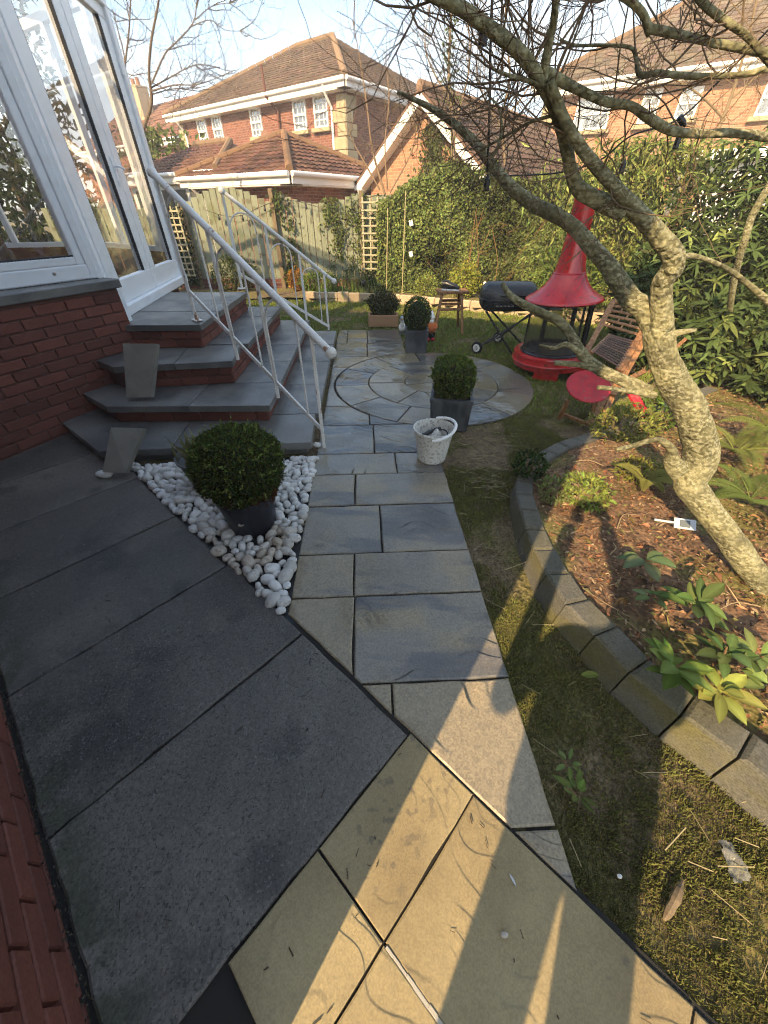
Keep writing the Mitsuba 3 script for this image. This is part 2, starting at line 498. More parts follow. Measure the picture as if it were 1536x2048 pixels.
def redmatte_c(p, n, uv):
    g = fbm(p.x * 14, p.y * 14, p.z * 14, 4)
    c = mix((.46, .026, .038), (.33, .022, .030), smoothstep(.3, .7, g))
    return mix(c, (.22, .15, .11), smoothstep(.67, .75, fbm(p.x * 60, p.y * 25, p.z * 40, 3)) * .6)


pr('m_red', proc(red_c), .26, .55, clearcoat=.5, clearcoat_gloss=.85)
pr('m_redmatte', proc(redmatte_c), .55, .35)
scene['m_leaf'] = dict(type='principledthin', base_color=VC, roughness=.42, spec_trans=0.0, diff_trans=.55, eta=1.45)
scene['m_leafmatte'] = dict(type='principledthin', base_color=VC, roughness=.6, spec_trans=0.0, diff_trans=.6, eta=1.4)
scene['m_glass'] = dict(type='thindielectric', int_ior=2.1, ext_ior=1.0)
scene['m_bulb'] = dict(type='thindielectric', int_ior=1.5, ext_ior=1.0)

scene['m_screen'] = dict(type='blendbsdf', weight=.45, bsdf_0=dict(type='null'), bsdf_1=dict(type='twosided', bsdf=dict(type='diffuse', reflectance={'type': 'rgb', 'value': [.05, .045, .04]})))
scene['m_film'] = dict(type='blendbsdf', weight=.22, bsdf_0=dict(type='null'), bsdf_1=dict(type='twosided', bsdf=dict(type='principled', base_color={'type': 'rgb', 'value': [.55, .55, .55]}, roughness=.2)))


def buff_c(p, n, uv):
    return mix((.36, .27, .17), (.50, .40, .27), uv.x * .6 + .4 * fbm(p.x * 12, p.y * 12, p.z * 12, 3))


pr('m_buff', proc(buff_c), .85, .2)
pr('m_trellis', (.40, .36, .24), .8, .2)
pr('m_tile', VC, .85, .2)

scene['m_clear'] = dict(type='thindielectric', int_ior=1.5, ext_ior=1.0)

# ================================================================ paving and ground
TH = math.radians(2.8); CT, ST = math.cos(TH), math.sin(TH)


def pth(s, t):
    return np.array([s * CT - t * ST, s * ST + t * CT])


UU, VV = np.array([.680, .733]), np.array([.733, -.680])


def pat(a, b):
    return UU * a + VV * b


S0, S1 = -.392, .535
CC, CR = np.array([.525, 3.985]), 1.055
path_poly = Polygon([pth(S0, -1.0), pth(S1, -1.0), pth(S1, 6.2), pth(S0, 6.2)])
circle_poly = Point(*CC).buffer(CR, 48)
patio_poly = Polygon([pat(-.53, -4.3), pat(-.53, .9), pat(.455, .9), pat(.455, -2.0), pat(.44, -4.3)])
path_only = path_poly.difference(Polygon([pat(-3, -6), pat(-3, 4), pat(.452, 4), pat(.452, -6)]))
bed_front = np.array([[1.30, .12], [1.195, .27], [1.105, .405], [1.005, .53], [.905, .68], [.85, .837], [.79, .99], [.765, 1.16], [.76, 1.33], [.765, 1.49], [.787, 1.66], [.805, 1.82],
                      [.85, 1.97], [.928, 2.115], [1.03, 2.245], [1.16, 2.365], [1.30, 2.475], [1.445, 2.55], [1.61, 2.64], [1.78, 2.72], [1.97, 2.85], [2.19, 3.0], [2.42, 3.15], [2.66, 3.30], [2.92, 3.46], [3.2, 3.62]])
bed_front = np.vstack([[1.62, -.22], [1.50, -.10], [1.40, .01], bed_front])
bed_poly = Polygon(np.vstack([bed_front, [[3.5, 5.2], [4.2, 6.0], [4.6, 6.6], [9, 6.6], [9, -1.5], [1.9, -1.5]]]))
steps_poly = Polygon([(-2.9, 3.2), (-2.06, 2.33), (-.54, 2.46), (-.68, 5.7), (-3, 5.7)])
wall_poly = Polygon([(-.39, -.36), (-3.3, 2.36), (-2.2, 3.7), (-2.5, 6), (-9, 8), (-9, -3), (-.8, -3)])
gravel_poly = Polygon([pat(.40, -.98), pat(.40, -2.95), (-1.85, 2.30), (-.54, 2.42), (-.49, 2.42), (-.455, 1.10)])
border_line = np.array([[-4.6, 8.75], [-3.2, 8.7], [-1.6, 8.55], [-.48, 8.43], [.32, 8.25], [.97, 7.95], [1.58, 7.62], [2.54, 7.13], [3.3, 6.72], [3.76, 6.43], [4.4, 5.95]])
backbed_poly = Polygon(np.vstack([border_line, [[9, 5.9], [9, 11], [-5, 11]]]))

put('ground', sheet(Polygon([(-50, -25), (50, -25), (50, 75), (-50, 75)]), -.06, 5), 'm_soil', kind='structure', label='bare ground reaching out beyond the garden')
put('lawn', sheet(Polygon([(-5.5, -1.6), (9, -1.6), (9, 10.5), (-5.5, 10.5)]), -.022, .06, .006, 2.5, 3), 'm_soil', smooth=True, kind='structure', label='worn patchy lawn with bare soil beside the path')


def bed_h(x, y):
    d = shapely.distance(shapely.points(x, y), LineString(bed_front))
    return .10 * np.clip(d / .05, .2, 1) + .10 * np.clip((d - .3) / 1.6, 0, 1)


put('flower_bed', sheet(bed_poly.buffer(-.055), -.03, .045, .022, 7, 5, bed_h), 'm_mulch', smooth=True, kind='structure', label='raised flower bed of bark mulch behind the stone edging')
put('back_bed', sheet(backbed_poly, .05, .12, .03, 3, 6), 'm_soil', smooth=True, kind='structure', label='planted soil strip at the foot of the fence')
put('pebble_bed', sheet(gravel_poly, -.012, .04, .006, 8, 7), 'm_membrane', smooth=True, kind='structure', label='triangular bed of white pebbles on black weed membrane')

# dark concrete slabs of the patio
put('patio', sheet(Polygon([pat(-.535, -4.2), pat(-.535, 1.12), pat(.40, 1.12), pat(.37, -4.2)]).difference(gravel_poly.buffer(.03)), -.016, .05, .002, 5, 8), 'm_joint_dark', smooth=True, kind='structure',
    label='patio of dark and sand coloured slabs beside the house wall')
for i in range(6):
    b1, b0 = -.289 - .61 * i, -.891 - .61 * i
    j = RNG.normal(size=8) * .003
    a1 = .428 if i < 2 else .405
    put('patio__slab', slab(rough([pat(-.512 + j[0], b0), pat(a1 + j[1], b0 + j[2]), pat(a1 + j[1], b1 + j[3]), pat(-.512 + j[0], b1)], .0022, .06), -.05, .0 + j[4] * .5, .007), 'm_dark_slab', uv=RNG.random(2))
for a0, a1, b0, b1 in ((.026, .445, -.283, -.024), (-.265, .020, -.283, -.024), (.026, .445, -.018, .58), (-.45, .020, -.018, .58), (.026, .445, .586, 1.18), (-.45, .02, .586, 1.18)):
    put('patio__slab', slab(rough([pat(a0, b0), pat(a1, b0), pat(a1, b1), pat(a0, b1)], .0012), -.05, RNG.normal() * .001, .0035), 'm_tan_slab', uv=RNG.random(2))
mo = []
for i in range(26):
    b0 = -.012 + i * .0225
    mo.append(box((*pat(.023 + RNG.normal() * .0008, b0 + .011), -.006 + RNG.normal() * .0012), (.0245, RNG.uniform(.006, .011), .012), frame((*VV, 0)), .001))
put('patio__mortar', cat(mo), 'm_vcol', col=(.42, .39, .32), kind='stuff')
put('patio__joint', slab([pat(.415, -.97), pat(.462, -.97), pat(.462, 1.1), pat(.415, 1.1)], -.05, -.010, .002), 'm_joint_dark')
# riven path slabs
put('path', sheet(path_only.union(circle_poly).buffer(-.045), -.013, .04, .003, 9, 9), 'm_joint_dark', smooth=True, kind='structure', label='wet riven paving path with a round paved feature')
G_ = .009


def path_piece(pg, z=0.0, tone=None):
    pg = pg.intersection(path_only)
    for g in getattr(pg, 'geoms', [pg]):
        if g.geom_type == 'Polygon' and g.area > .003:
            g = g.simplify(.004)
            put('path__slab', slab(rough(np.array(g.exterior.coords)[:-1], .0013, .07), -.05, z + RNG.normal() * .0012, .006), 'm_path', uv=(RNG.uniform(.25, .85) if tone is None else tone, RNG.random()))


def prect(s0, s1, t0, t1):
    return Polygon([pth(s0 + G_ / 2, t0 + G_ / 2), pth(s1 - G_ / 2, t0 + G_ / 2), pth(s1 - G_ / 2, t1 - G_ / 2), pth(s0 + G_ / 2, t1 - G_ / 2)])


hole = circle_poly.buffer(.008)
E0, E1 = S0 - .006, S1 + .006
TONE = {(-.6, True): .55, (.235, True): .1, (.235, False): .0, (.70, True): .05, (.70, False): .72, (1.131, True): .12, (1.131, False): .42, (1.42, True): .35, (1.42, False): .62, (1.84, True): .2, (1.84, False): .45}   # how much dark bloom each slab has
for t0, t1, cuts in ((-.6, .235, ()), (.235, .70, (.063,)), (.70, 1.131, (-.088,)), (1.131, 1.42, (-.092,)), (1.42, 1.84, (.061,)), (1.84, 2.195, (-.095,)), (2.195, 2.48, (.203,)), (2.48, 2.96, (.05,)),
                     (2.96, 3.36, (.02,)), (3.36, 3.9, ()), (3.9, 4.46, ()), (4.46, 4.86, ()), (4.86, 5.15, (.03,)), (5.15, 5.46, (.03,)), (5.46, 6.2, (.04,))):
    ss = [E0, *cuts, E1]
    for s0, s1 in zip(ss[:-1], ss[1:]):
        if t0 == 5.46 and s0 == E0:
            for r in ((E0, -.25, 5.46, 5.75), (E0, -.25, 5.75, 6.2), (-.25, .04, 5.46, 5.70), (-.25, .04, 5.70, 6.2)):
                path_piece(prect(*r))
        else:
            path_piece(prect(s0, s1, t0, t1).difference(hole), 0.0, TONE.get((t0, s0 == E0)))


def wedge(r0, r1, a0, a1):
    da = G_ / 2
    n = max(3, int((a1 - a0) * 10))
    o = [(CC[0] + (r1 - da) * math.cos(a), CC[1] + (r1 - da) * math.sin(a)) for a in np.linspace(a0 + da / r1, a1 - da / r1, n)]
    i = [(CC[0] + (r0 + da) * math.cos(a), CC[1] + (r0 + da) * math.sin(a)) for a in np.linspace(a1 - da / max(r0, .05), a0 + da / max(r0, .05), n)] if r0 > .01 else []
    return np.array(o + i)


def ring_piece(P):
    put('path__slab', slab(P, -.05, RNG.normal() * .0012, .006), 'm_path', uv=RNG.random(2))


for k in range(12):
    w = 2 * math.pi / 12
    ring_piece(wedge(.69, 1.05, k * w + .12, (k + 1) * w + .12))
for k in range(7):
    w = 2 * math.pi / 7
    ring_piece(wedge(.30, .69, k * w + .5, (k + 1) * w + .5))
for k in range(2):
    ring_piece(wedge(0, .30, k * math.pi + .3, (k + 1) * math.pi + .3))

# the gully at the foot of the wall
gk = thing('drain_gully', 'dark open drain gully with grey pipe ring in the corner of the patio', 'drain')
put(gk + '__pipe', lathe([(.062, -.04), (.072, -.04), (.072, .004), (.066, .008), (.062, .004), (.062, -.04)], 36, (*pat(-.40, -.06), 0)), 'm_greypot', smooth=40)
put(gk + '__grate', cat([bar((*pat(-.40 - .06, -.06 + d), -.02), (*pat(-.40 + .06, -.06 + d), -.02), .008, .008) for d in (-.04, -.02, 0, .02, .04)]), 'm_black')

# ================================================================ pebbles
def pebble(a, b, c, seed):
    m = trimesh.creation.icosphere(2, 1.0)
    v = np.array(m.vertices); r = np.random.default_rng(seed)
    v = np.sign(v) * np.abs(v) ** .88
    v *= 1 + .26 * (meshkit.noise(v * 1.3 + r.random(3) * 50, seed) - .5)[:, None]
    return trimesh.Trimesh(v * [a, b, c], m.faces, process=False)


PEB = [pebble(1, .78 - .03 * k, .60 + .02 * k, k) for k in range(8)]
prng = np.random.default_rng(5)
small = gravel_poly.buffer(-.022)
pts = []
tries = 0
pot_c = np.array([-.77, 1.66])
while len(pts) < 420 and tries < 60000:
    tries += 1
    x0, y0, x1, y1 = small.bounds
    p = np.array([prng.uniform(x0, x1), prng.uniform(y0, y1)])
    if not small.contains(Point(p)):
        continue
    near = p @ UU < .455 and p @ VV > -1.75
    if near and prng.random() < .6:
        continue
    r = prng.uniform(.022, .043) if p[1] < 1.9 else prng.uniform(.020, .038)
    if np.linalg.norm(p - pot_c) < .125 + r * .6:
        continue
    if all((p[0] - q[0]) ** 2 + (p[1] - q[1]) ** 2 > (.74 * (r + q[2])) ** 2 for q in pts):
        pts.append((p[0], p[1], r))
pts.sort(key=lambda q: q[1])
rest = []
for i, (x, y, r) in enumerate(pts):
    m = PEB[i % 8]; e = prng.normal(size=2) * .25
    R = trimesh.transformations.euler_matrix(e[0], e[1], prng.uniform(0, 6.28))[:3, :3]
    v = (m.vertices * r * 1.12) @ R.T + [x, y, r * .38 + .010 * prng.random() - .008]
    dirty = np.clip(1 - abs(np.linalg.norm([x + .77, y - 1.5]) - .18) / .16, 0, 1) * (y < 1.62)
    t = trimesh.Trimesh(v, m.faces, process=False)
    if i < 298:
        put('pebble_bed__pebble', t, 'm_pebble', smooth=True, uv=(prng.random(), max(dirty * .9, .45 * prng.random() ** 2)))
    else:
        rest.append(t)
if rest:
    put('pebble_bed__pebble_fill', cat(rest), 'm_pebble', smooth=True, uv=(.5, .05), kind='stuff')


def stray(x, y, r, label, sx=1.0, dirt=.05):
    m = PEB[2]
    put('pebble', trimesh.Trimesh(m.vertices * [r * sx, r, r] + [x, y, r * .5], m.faces, process=False), 'm_pebble', smooth=True, uv=(.8, dirt), label=label, category='pebble')


stray(*(-1.943, 2.156), .042, 'large flat white pebble on the dark patio below the leaning grey offcut', 1.3)
stray(*(-0.527, 2.577), .03, 'white pebble at the foot of the handrail post', 1.1)
stray(*(0.310, 0.045), .008, 'small brown pebble lying alone on the sandy patio slab', 1.2, .9)
stray(*(0.660, 0.153), .007, 'small white pebble on the bare soil by the path')

# ================================================================ stone edging of the raised bed
ek = thing('bed_edging', 'curved low edging of weathered concrete blocks round the mulch bed', 'edging')
ez = np.interp(np.arange(len(bed_front)), [0, 8, 14, 18, 28], [.142, .125, .105, .10, .095])
tn = nrm(np.gradient(bed_front, axis=0)); nr = np.stack([tn[:, 1], -tn[:, 0]], 1)      # towards the bed
for i in range(len(bed_front) - 1):
    a, b = bed_front[i], bed_front[i + 1]
    d = nrm(b - a); gp = .0035
    a2, b2 = a + d * gp, b - d * gp
    wd = np.interp(i, [0, 8, 12, 28], [.125, .118, .105, .10])
    out = .042 * np.interp(i, [0, 9, 14, 28], [1, .9, .35, .3])      # the battered outer face
    top = np.array([a2, b2, b2 + nr[i + 1] * wd, a2 + nr[i] * wd]); bot = np.array([a2 - nr[i] * out, b2 - nr[i + 1] * out, b2 + nr[i + 1] * wd, a2 + nr[i] * wd])
    z = ez[i] + RNG.normal() * .002; c = .010
    ti = top.mean(0) + (top - top.mean(0)) * (1 - c / .06)
    tl = RNG.normal(size=4) * .001
    v = np.vstack([np.c_[bot, np.full(4, -.06)], np.c_[top, z - c + tl], np.c_[ti, z + tl]])
    put(ek + '__block', trimesh.convex.convex_hull(v), 'm_edging', uv=RNG.random(2))

# ================================================================ brickwork
def brick_run(holder, p0, p1, z0, z1, mat='m_redbrick', L=.225, Hc=.075, depth=.10, out=(0, 0), skip=None, bev=.004, half=True):
    """Single bricks along p0 -> p1 whose faces stand on that line; out is the outward normal."""
    p0, p1 = np.asarray(p0, float), np.asarray(p1, float); D = np.linalg.norm(p1 - p0); d = (p1 - p0) / D; o = np.asarray(out, float)
    rows = int(round((z1 - z0) / Hc)); Hr = (z1 - z0) / rows
    for r in range(rows):
        x = -(L / 2 if (r % 2 and half) else 0)
        while x < D - .02:
            a, b = max(x, 0) + .005, min(x + L, D) - .005
            x += L
            if b - a < .03:
                continue
            c = p0 + d * (a + b) / 2 - o * (depth / 2 - RNG.uniform(.0, .003))
            put(holder + '__brick', box((*c, z0 + (r + .5) * Hr), (b - a, depth, Hr - .010), frame((*d, 0)), bev), mat, uv=RNG.random(2))


def prism(poly, z0, z1):
    return slab(poly, z0, z1, .002)


# the house beside the camera: only the foot of its corner wall is in view, the rest throws the shade on the patio
hk = thing('house', 'red brick house whose wall foot shows at the edge of the dark patio', 'house')
HA = np.array([-.392, -.362]); HD = -VV; HB = -UU


def hp(s, d):
    return HA + HD * s + HB * d


def eave(s):
    return 4.72 - .285 * s


SW = 3.95
tops = [(s, d) for d in (0.02, 7.0) for s in (0, SW, 8.0)]
v = [(*hp(s, d), -.1) for s, d in tops] + [(*hp(s, d), eave(s)) for s, d in tops]
put(hk + '__wall', trimesh.convex.convex_hull(np.array(v)), 'm_mortar_dark')
brick_run(hk + '__wall', hp(0, 0), hp(2.25, 0), -.075, .525, out=UU)
v = [(*hp(s, d), eave(s) + z) for s in (-.05, 8.2) for d in (-.05, 7.2) for z in (.02, .14)]
put(hk + '__roof', trimesh.convex.convex_hull(np.array(v)), 'm_vcol', col=(.10, .055, .04))

# ================================================================ the conservatory
ck = thing('conservatory', 'white framed conservatory on a red brick plinth with glazed double doors', 'conservatory')
BW0, BW1 = np.array([-3.36, 1.25]), np.array([-2.245, 3.60])
bd = nrm(BW1 - BW0); bn = np.array([bd[1], -bd[0]])
pk = ck + '__plinth'
put(pk, prism([BW0 - bn * .012, BW1 - bn * .012, BW1 - bn * .3, BW0 - bn * .3], -.1, .935), 'm_mortar_dark')
brick_run(pk, BW0 + bd * .35, BW1, -.065, .91, out=bn)
put(ck + '__sill', box((*((BW0 + BW1) / 2 - bn * .13), .965), (2.66, .32, .062), frame((*bd, 0)), .006), 'm_tread', uv=(.9, .1))
C0 = np.array([-2.426, 3.686]); dd = np.array([-math.sin(math.radians(8.8)), math.cos(math.radians(8.8))]); dn = np.array([dd[1], -dd[0]])      # door wall
wd_ = np.array([-math.sin(math.radians(28)), -math.cos(math.radians(28))]); wn = np.array([-wd_[1], wd_[0]])                                        # window wall, running back towards the camera
if wn[0] < 0:
    wn = -wn
W0 = C0 + wd_ * .02 + wn * .05


def pane_wall(o, d, n, holder, name, rects, zt):
    """Profiles of a frame: rects are (s0, s1, z0, z1, proud)."""
    for s0, s1, z0, z1, pr_ in rects:
        c = o + d * (s0 + s1) / 2 + n * (pr_ - .035)
        put(f'{holder}__{name}', box((*c, (z0 + z1) / 2), (s1 - s0, .07, z1 - z0), frame((*d, 0)), .006), 'm_upvc')


ZT = 3.0
fk = ck + '__window'
put(fk, box((*(W0 + wd_ * .75 - wn * .03), 1.05), (1.5, .075, .10), frame((*wd_, 0)), .008), 'm_upvc')
pane_wall(W0, wd_, wn, fk, 'frame', [(.0, .062, 1.0, ZT, .012), (.064, .125, 1.1, ZT, .004), (1.44, 1.5, 1.1, ZT, .004), (.125, 1.44, 1.102, 1.155, .004), (.125, 1.44, ZT - .08, ZT, .004)], ZT)
put(fk + '__gasket', cat([bar((*(W0 + wd_ * .129 - wn * .004), 1.155), (*(W0 + wd_ * .129 - wn * .004), ZT - .1), .012, .012), bar((*(W0 + wd_ * .125 - wn * .004), 1.16), (*(W0 + wd_ * 1.44 - wn * .004), 1.16), .012, .012)]), 'm_black')
gp = [W0 + wd_ * .125 - wn * .02, W0 + wd_ * 1.44 - wn * .02]
put(fk + '__glass', tm([(*gp[0], 1.15), (*gp[1], 1.15), (*gp[1], ZT - .08), (*gp[0], ZT - .08)], [[0, 1, 2, 3]]), 'm_glass')
put(fk + '__lock', lathe([(.012, 0), (.012, .006), (.008, .012), (0, .012)], 14, (0, 0, 0)).apply_transform(trimesh.transformations.translation_matrix((*(W0 + wd_ * .32 + wn * .008), 1.06)) @ trimesh.geometry.align_vectors([0, 0, 1], [*wn, 0])), 'm_steel', smooth=30)
# corner post, door frame and the two leaves
cp = ck + '__corner_post'
put(cp, prism([C0 + wd_ * .02 + wn * .045, C0 + dd * -.01 + dn * .05, C0 + dd * .115 + dn * .02, C0 + dd * .115 - dn * .09, C0 + wd_ * .02 - wn * .1], .935, ZT), 'm_upvc')
put(cp + '__foot', prism([C0 + wd_ * -.03 + wn * .12, C0 + dd * .03 + dn * .13, C0 + dd * .10 + dn * .03, C0 + dd * .10 - dn * .05, C0 - dn * .05], .64, .94), 'm_upvc')
put(ck + '__threshold', box((*(C0 + dd * 1.24 - dn * .01), .70), (2.30, .13, .085), frame((*dd, 0)), .006), 'm_upvc')
put(ck + '__jamb', box((*(C0 + dd * .17 - dn * .01), 1.87), (.10, .08, 2.26), frame((*dd, 0)), .006), 'm_upvc')
put(ck + '__jamb', box((*(C0 + dd * 2.37 - dn * .01), 1.87), (.10, .08, 2.26), frame((*dd, 0)), .006), 'm_upvc')
put(ck + '__head', box((*(C0 + dd * 1.24 - dn * .01), 3.04), (2.30, .09, .10), frame((*dd, 0)), .006), 'm_upvc')
put(ck + '__corner_post', prism([C0 + dd * 2.43 + dn * .03, C0 + dd * 2.55 - dn * .01, C0 + dd * 2.52 - dn * .12, C0 + dd * 2.43 - dn * .1], .64, ZT), 'm_upvc')
for k, (s0, s1) in enumerate(((.225, 1.265), (1.275, 2.315))):
    dk = put(ck + '__door', box((*(C0 + dd * (s0 + s1) / 2 - dn * .03), .8375), (s1 - s0, .06, .185), frame((*dd, 0)), .006), 'm_upvc')
    pane_wall(C0, dd, dn, dk, 'frame', [(s0, s0 + .165, .93, 2.895, .0), (s1 - .165, s1, .93, 2.895, .0), (s0, s1, 2.897, 2.99, .0)], ZT)
    for e0, e1 in ((s0 + .165, s0 + .177), (s1 - .177, s1 - .165)):
        q = C0 + dd * (e0 + e1) / 2 - dn * .018
        put(dk + '__gasket', bar((*q, .93), (*q, 2.90), .012, .03, (*dn, 0)), 'm_black')
    q0, q1 = C0 + dd * (s0 + .17) - dn * .03, C0 + dd * (s1 - .17) - dn * .03
    put(dk + '__glass', tm([(*q0, .93), (*q1, .93), (*q1, 2.90), (*q0, 2.90)], [[0, 1, 2, 3]]), 'm_glass')
    hs = s0 + .005 if k == 0 else s1 - .005
    for z in (.98, 1.75, 2.6):
        put(dk + '__hinge', cat(tube([(*(C0 + dd * hs + dn * .012), z - .06), (*(C0 + dd * hs + dn * .012), z + .06)], .013, 10), box((*(C0 + dd * (hs + .02) + dn * .004), z), (.05, .012, .09), frame((*dd, 0)), .002)), 'm_upvc')
hd = ck + '__door'
hs = 1.19
put(hd + '__handle', cat(box((*(C0 + dd * hs + dn * .006), 1.72), (.03, .012, .22), frame((*dd, 0)), .004), tube(smoothline([(*(C0 + dd * hs + dn * .01), 1.76), (*(C0 + dd * hs + dn * .05), 1.76), (*(C0 + dd * (hs + .04) + dn * .06), 1.755), (*(C0 + dd * (hs + .13) + dn * .055), 1.745)], 4), .009, 8)), 'm_upvc', smooth=40)
# the room behind the glass
W9 = C0 + wd_ * 2.2
E9 = C0 + dd * 2.5
fe = E9 + np.array([-1.6, 1.0])
put(ck + '__floor', prism([C0 - dn * .1, E9 - dn * .1, fe, fe + (-2, -.6), W9 + (-2.2, .6), W9 - wn * .1], .58, .66), 'm_interior')
put(ck + '__back_wall', prism([fe + (-2, -.6), W9 + (-2.2, .6), W9 + (-2.3, .5), fe + (-2.2, -.6)], .6, 3.1), 'm_interior')
put(ck + '__inner_wall', prism([W9 + wd_ * .02, W9 + (-2.3, .6), W9 + (-2.3, .7), W9 + wd_ * -.1 - wn * .1], .6, 3.1), 'm_interior')
for a, b in ((E9, fe), (fe, fe + (-2, -.6))):
    d_ = nrm(b - a); n_ = np.array([d_[1], -d_[0]]); a1, b1 = a + d_ * .06 - n_ * .12, b - n_ * .12
    put(ck + '__end_plinth', prism([a1, b1, b1 - n_ * .1, a1 - n_ * .1], -.1, 1.0), 'm_redbrick', uv=(.4, .4))
    wq = put(ck + '__end_window', cat(*[bar((*(a1 + (b1 - a1) * t - n_ * .05), 1.0), (*(a1 + (b1 - a1) * t - n_ * .05), 3.05), .07, .07, (*n_, 0)) for t in (.03, .5, .97)], bar((*(a1 - n_ * .05), 1.03), (*(b1 - n_ * .05), 1.03), .07, .06), bar((*(a1 - n_ * .05), 3.05), (*(b1 - n_ * .05), 3.05), .07, .08)), 'm_upvc')
    g0, g1 = a1 - n_ * .05, b1 - n_ * .05
    put(wq + '__pane', tm([(*g0, 1.05), (*g1, 1.05), (*g1, 3.02), (*g0, 3.02)], [[0, 1, 2, 3]]), 'm_clear')
rp = [C0 + (-.1, -.05), E9 + (-.15, .1), fe + (0, .1), fe + (-2.1, -.5), W9 + (-2.3, .5), W9 + (-.1, -.1)]
rc_ = np.mean(rp, 0)
rk0 = put(ck + '__roof', tm([(*p, 3.12) for p in rp] + [(*rc_, 4.1)], [[i, (i + 1) % 6, 6] for i in range(6)]), 'm_clear')
for p in rp:
    put(rk0 + '__bar', bar((*p, 3.11), (*rc_, 4.1), .06, .06), 'm_upvc')
ak = thing('armchair', 'brown wicker armchair with grey back cushion standing inside the conservatory window', 'armchair')
AC = C0 + wd_ * .62 - wn * .55
put(ak + '__back', box((*AC, 1.13), (.62, .10, .50), frame((*wd_, 0)), .04), 'm_wicker')
put(ak + '__cushion', box((*(AC - wn * .10), 1.22), (.54, .16, .42), frame((*wd_, 0)), .06), 'm_vcol', col=(.33, .31, .28))
put(ak + '__seat', box((*(AC - wn * .38), .96), (.62, .56, .16), frame((*wd_, 0)), .04), 'm_wicker')
for s in (-.33, .33):
    put(ak + '__arm', box((*(AC + wd_ * s - wn * .35), 1.04), (.08, .62, .30), frame((*wd_, 0)), .03), 'm_wicker')
    for q in (-.08, -.62):
        put(ak + '__leg', bar((*(AC + wd_ * s * .9 + wn * q), .66), (*(AC + wd_ * s * .9 + wn * q), .9), .05, .05, (1, 0, 0)), 'm_wicker')
put(ak + '__rail', tube([(*(AC - wd_ * .34), 1.40), (*(AC + wd_ * .34), 1.40)], .03, 10), 'm_wicker', smooth=40)

# ================================================================ the steps
sk = thing('garden_steps', 'dark slab steps with red brick risers up to the conservatory doors', 'steps')
TR = [  # top z, front-right, far-right, left end on the wall, cut corner
    (.10, (-.54, 2.46), (-.675, 5.70), (-2.62, 2.79), (-2.06, 2.335)),
    (.25, (-.90, 2.785), (-1.03, 5.66), (-2.62, 3.10), (-2.18, 2.765)),
    (.455, (-1.28, 3.225), (-1.35, 5.45), (-2.56, 3.32), (-2.21, 3.075)),
    (.66, (-1.62, 3.56), (-1.672, 5.21), (-2.60, 3.52), (-2.36, 3.525))]
for k, (z, fr, far, le, cu) in enumerate(TR):
    fr, far, le, cu = map(np.array, (fr, far, le, cu)); dw = .50 if k < 3 else .62
    rd = nrm(far - fr); fd = nrm(fr - cu); ln = np.array([-rd[1], rd[0]])
    if ln[0] > 0:
        ln = -ln
    inr = fr + ln * dw + rd * .0
    f_in = np.array([-fd[1], fd[0]])
    if k < 3:
        # front strip: a left piece with the cut corner and one or two straight pieces
        n = 3 if k == 0 else 2
        xs = np.linspace(0, 1, n + 1)
        for i in range(n):
            p, q = cu + (fr - cu) * xs[i] + fd * .003 * (i > 0), cu + (fr - cu) * xs[i + 1] - fd * .003
            P = [p, q, q + f_in * dw, p + f_in * dw]
            if i == 0:
                P = [le, cu, q, q + f_in * dw, le + f_in * .3 + (.1, 0)]
            put(sk + '__tread', slab(P, z - .052, z + RNG.normal() * .0015, .005), 'm_tread', uv=RNG.random(2))
        st0 = fr + rd * (dw + .006)
    else:
        st0 = fr
    D = np.linalg.norm(far - st0); m = max(2, int(round(D / (.55 if k == 3 else .62))))
    for i in range(m):
        p, q = st0 + rd * (D * i / m + .004), st0 + rd * (D * (i + 1) / m - .004)
        w = dw if k < 3 else 1.0
        put(sk + '__tread', slab([p, q, q + ln * w, p + ln * w], z - .052, z + RNG.normal() * .0015, .005), 'm_tread', uv=RNG.random(2))
    zb = TR[k - 1][0] if k else -.08
    ins = .035
    rf0, rf1 = cu + f_in * ins + fd * .02, fr + f_in * ins + ln * ins
    rr1 = far + ln * ins
    rk = put(sk + '__riser', prism([le + f_in * .08, rf0 + f_in * .01, rf1 + f_in * .012 + ln * .012, rr1 + ln * .012, rr1 + ln * 1.2, le + f_in * .5], zb - .01, z - .053), 'm_mortar_dark' if k else 'm_tread', **({} if k else dict(uv=(.2, .2))))
    if k:
        brick_run(rk, rf0, rf1, zb + .004, z - .055, out=-f_in, Hc=.07)
        brick_run(rk, rf1, rr1, zb + .004, z - .055, out=-ln, Hc=.07)

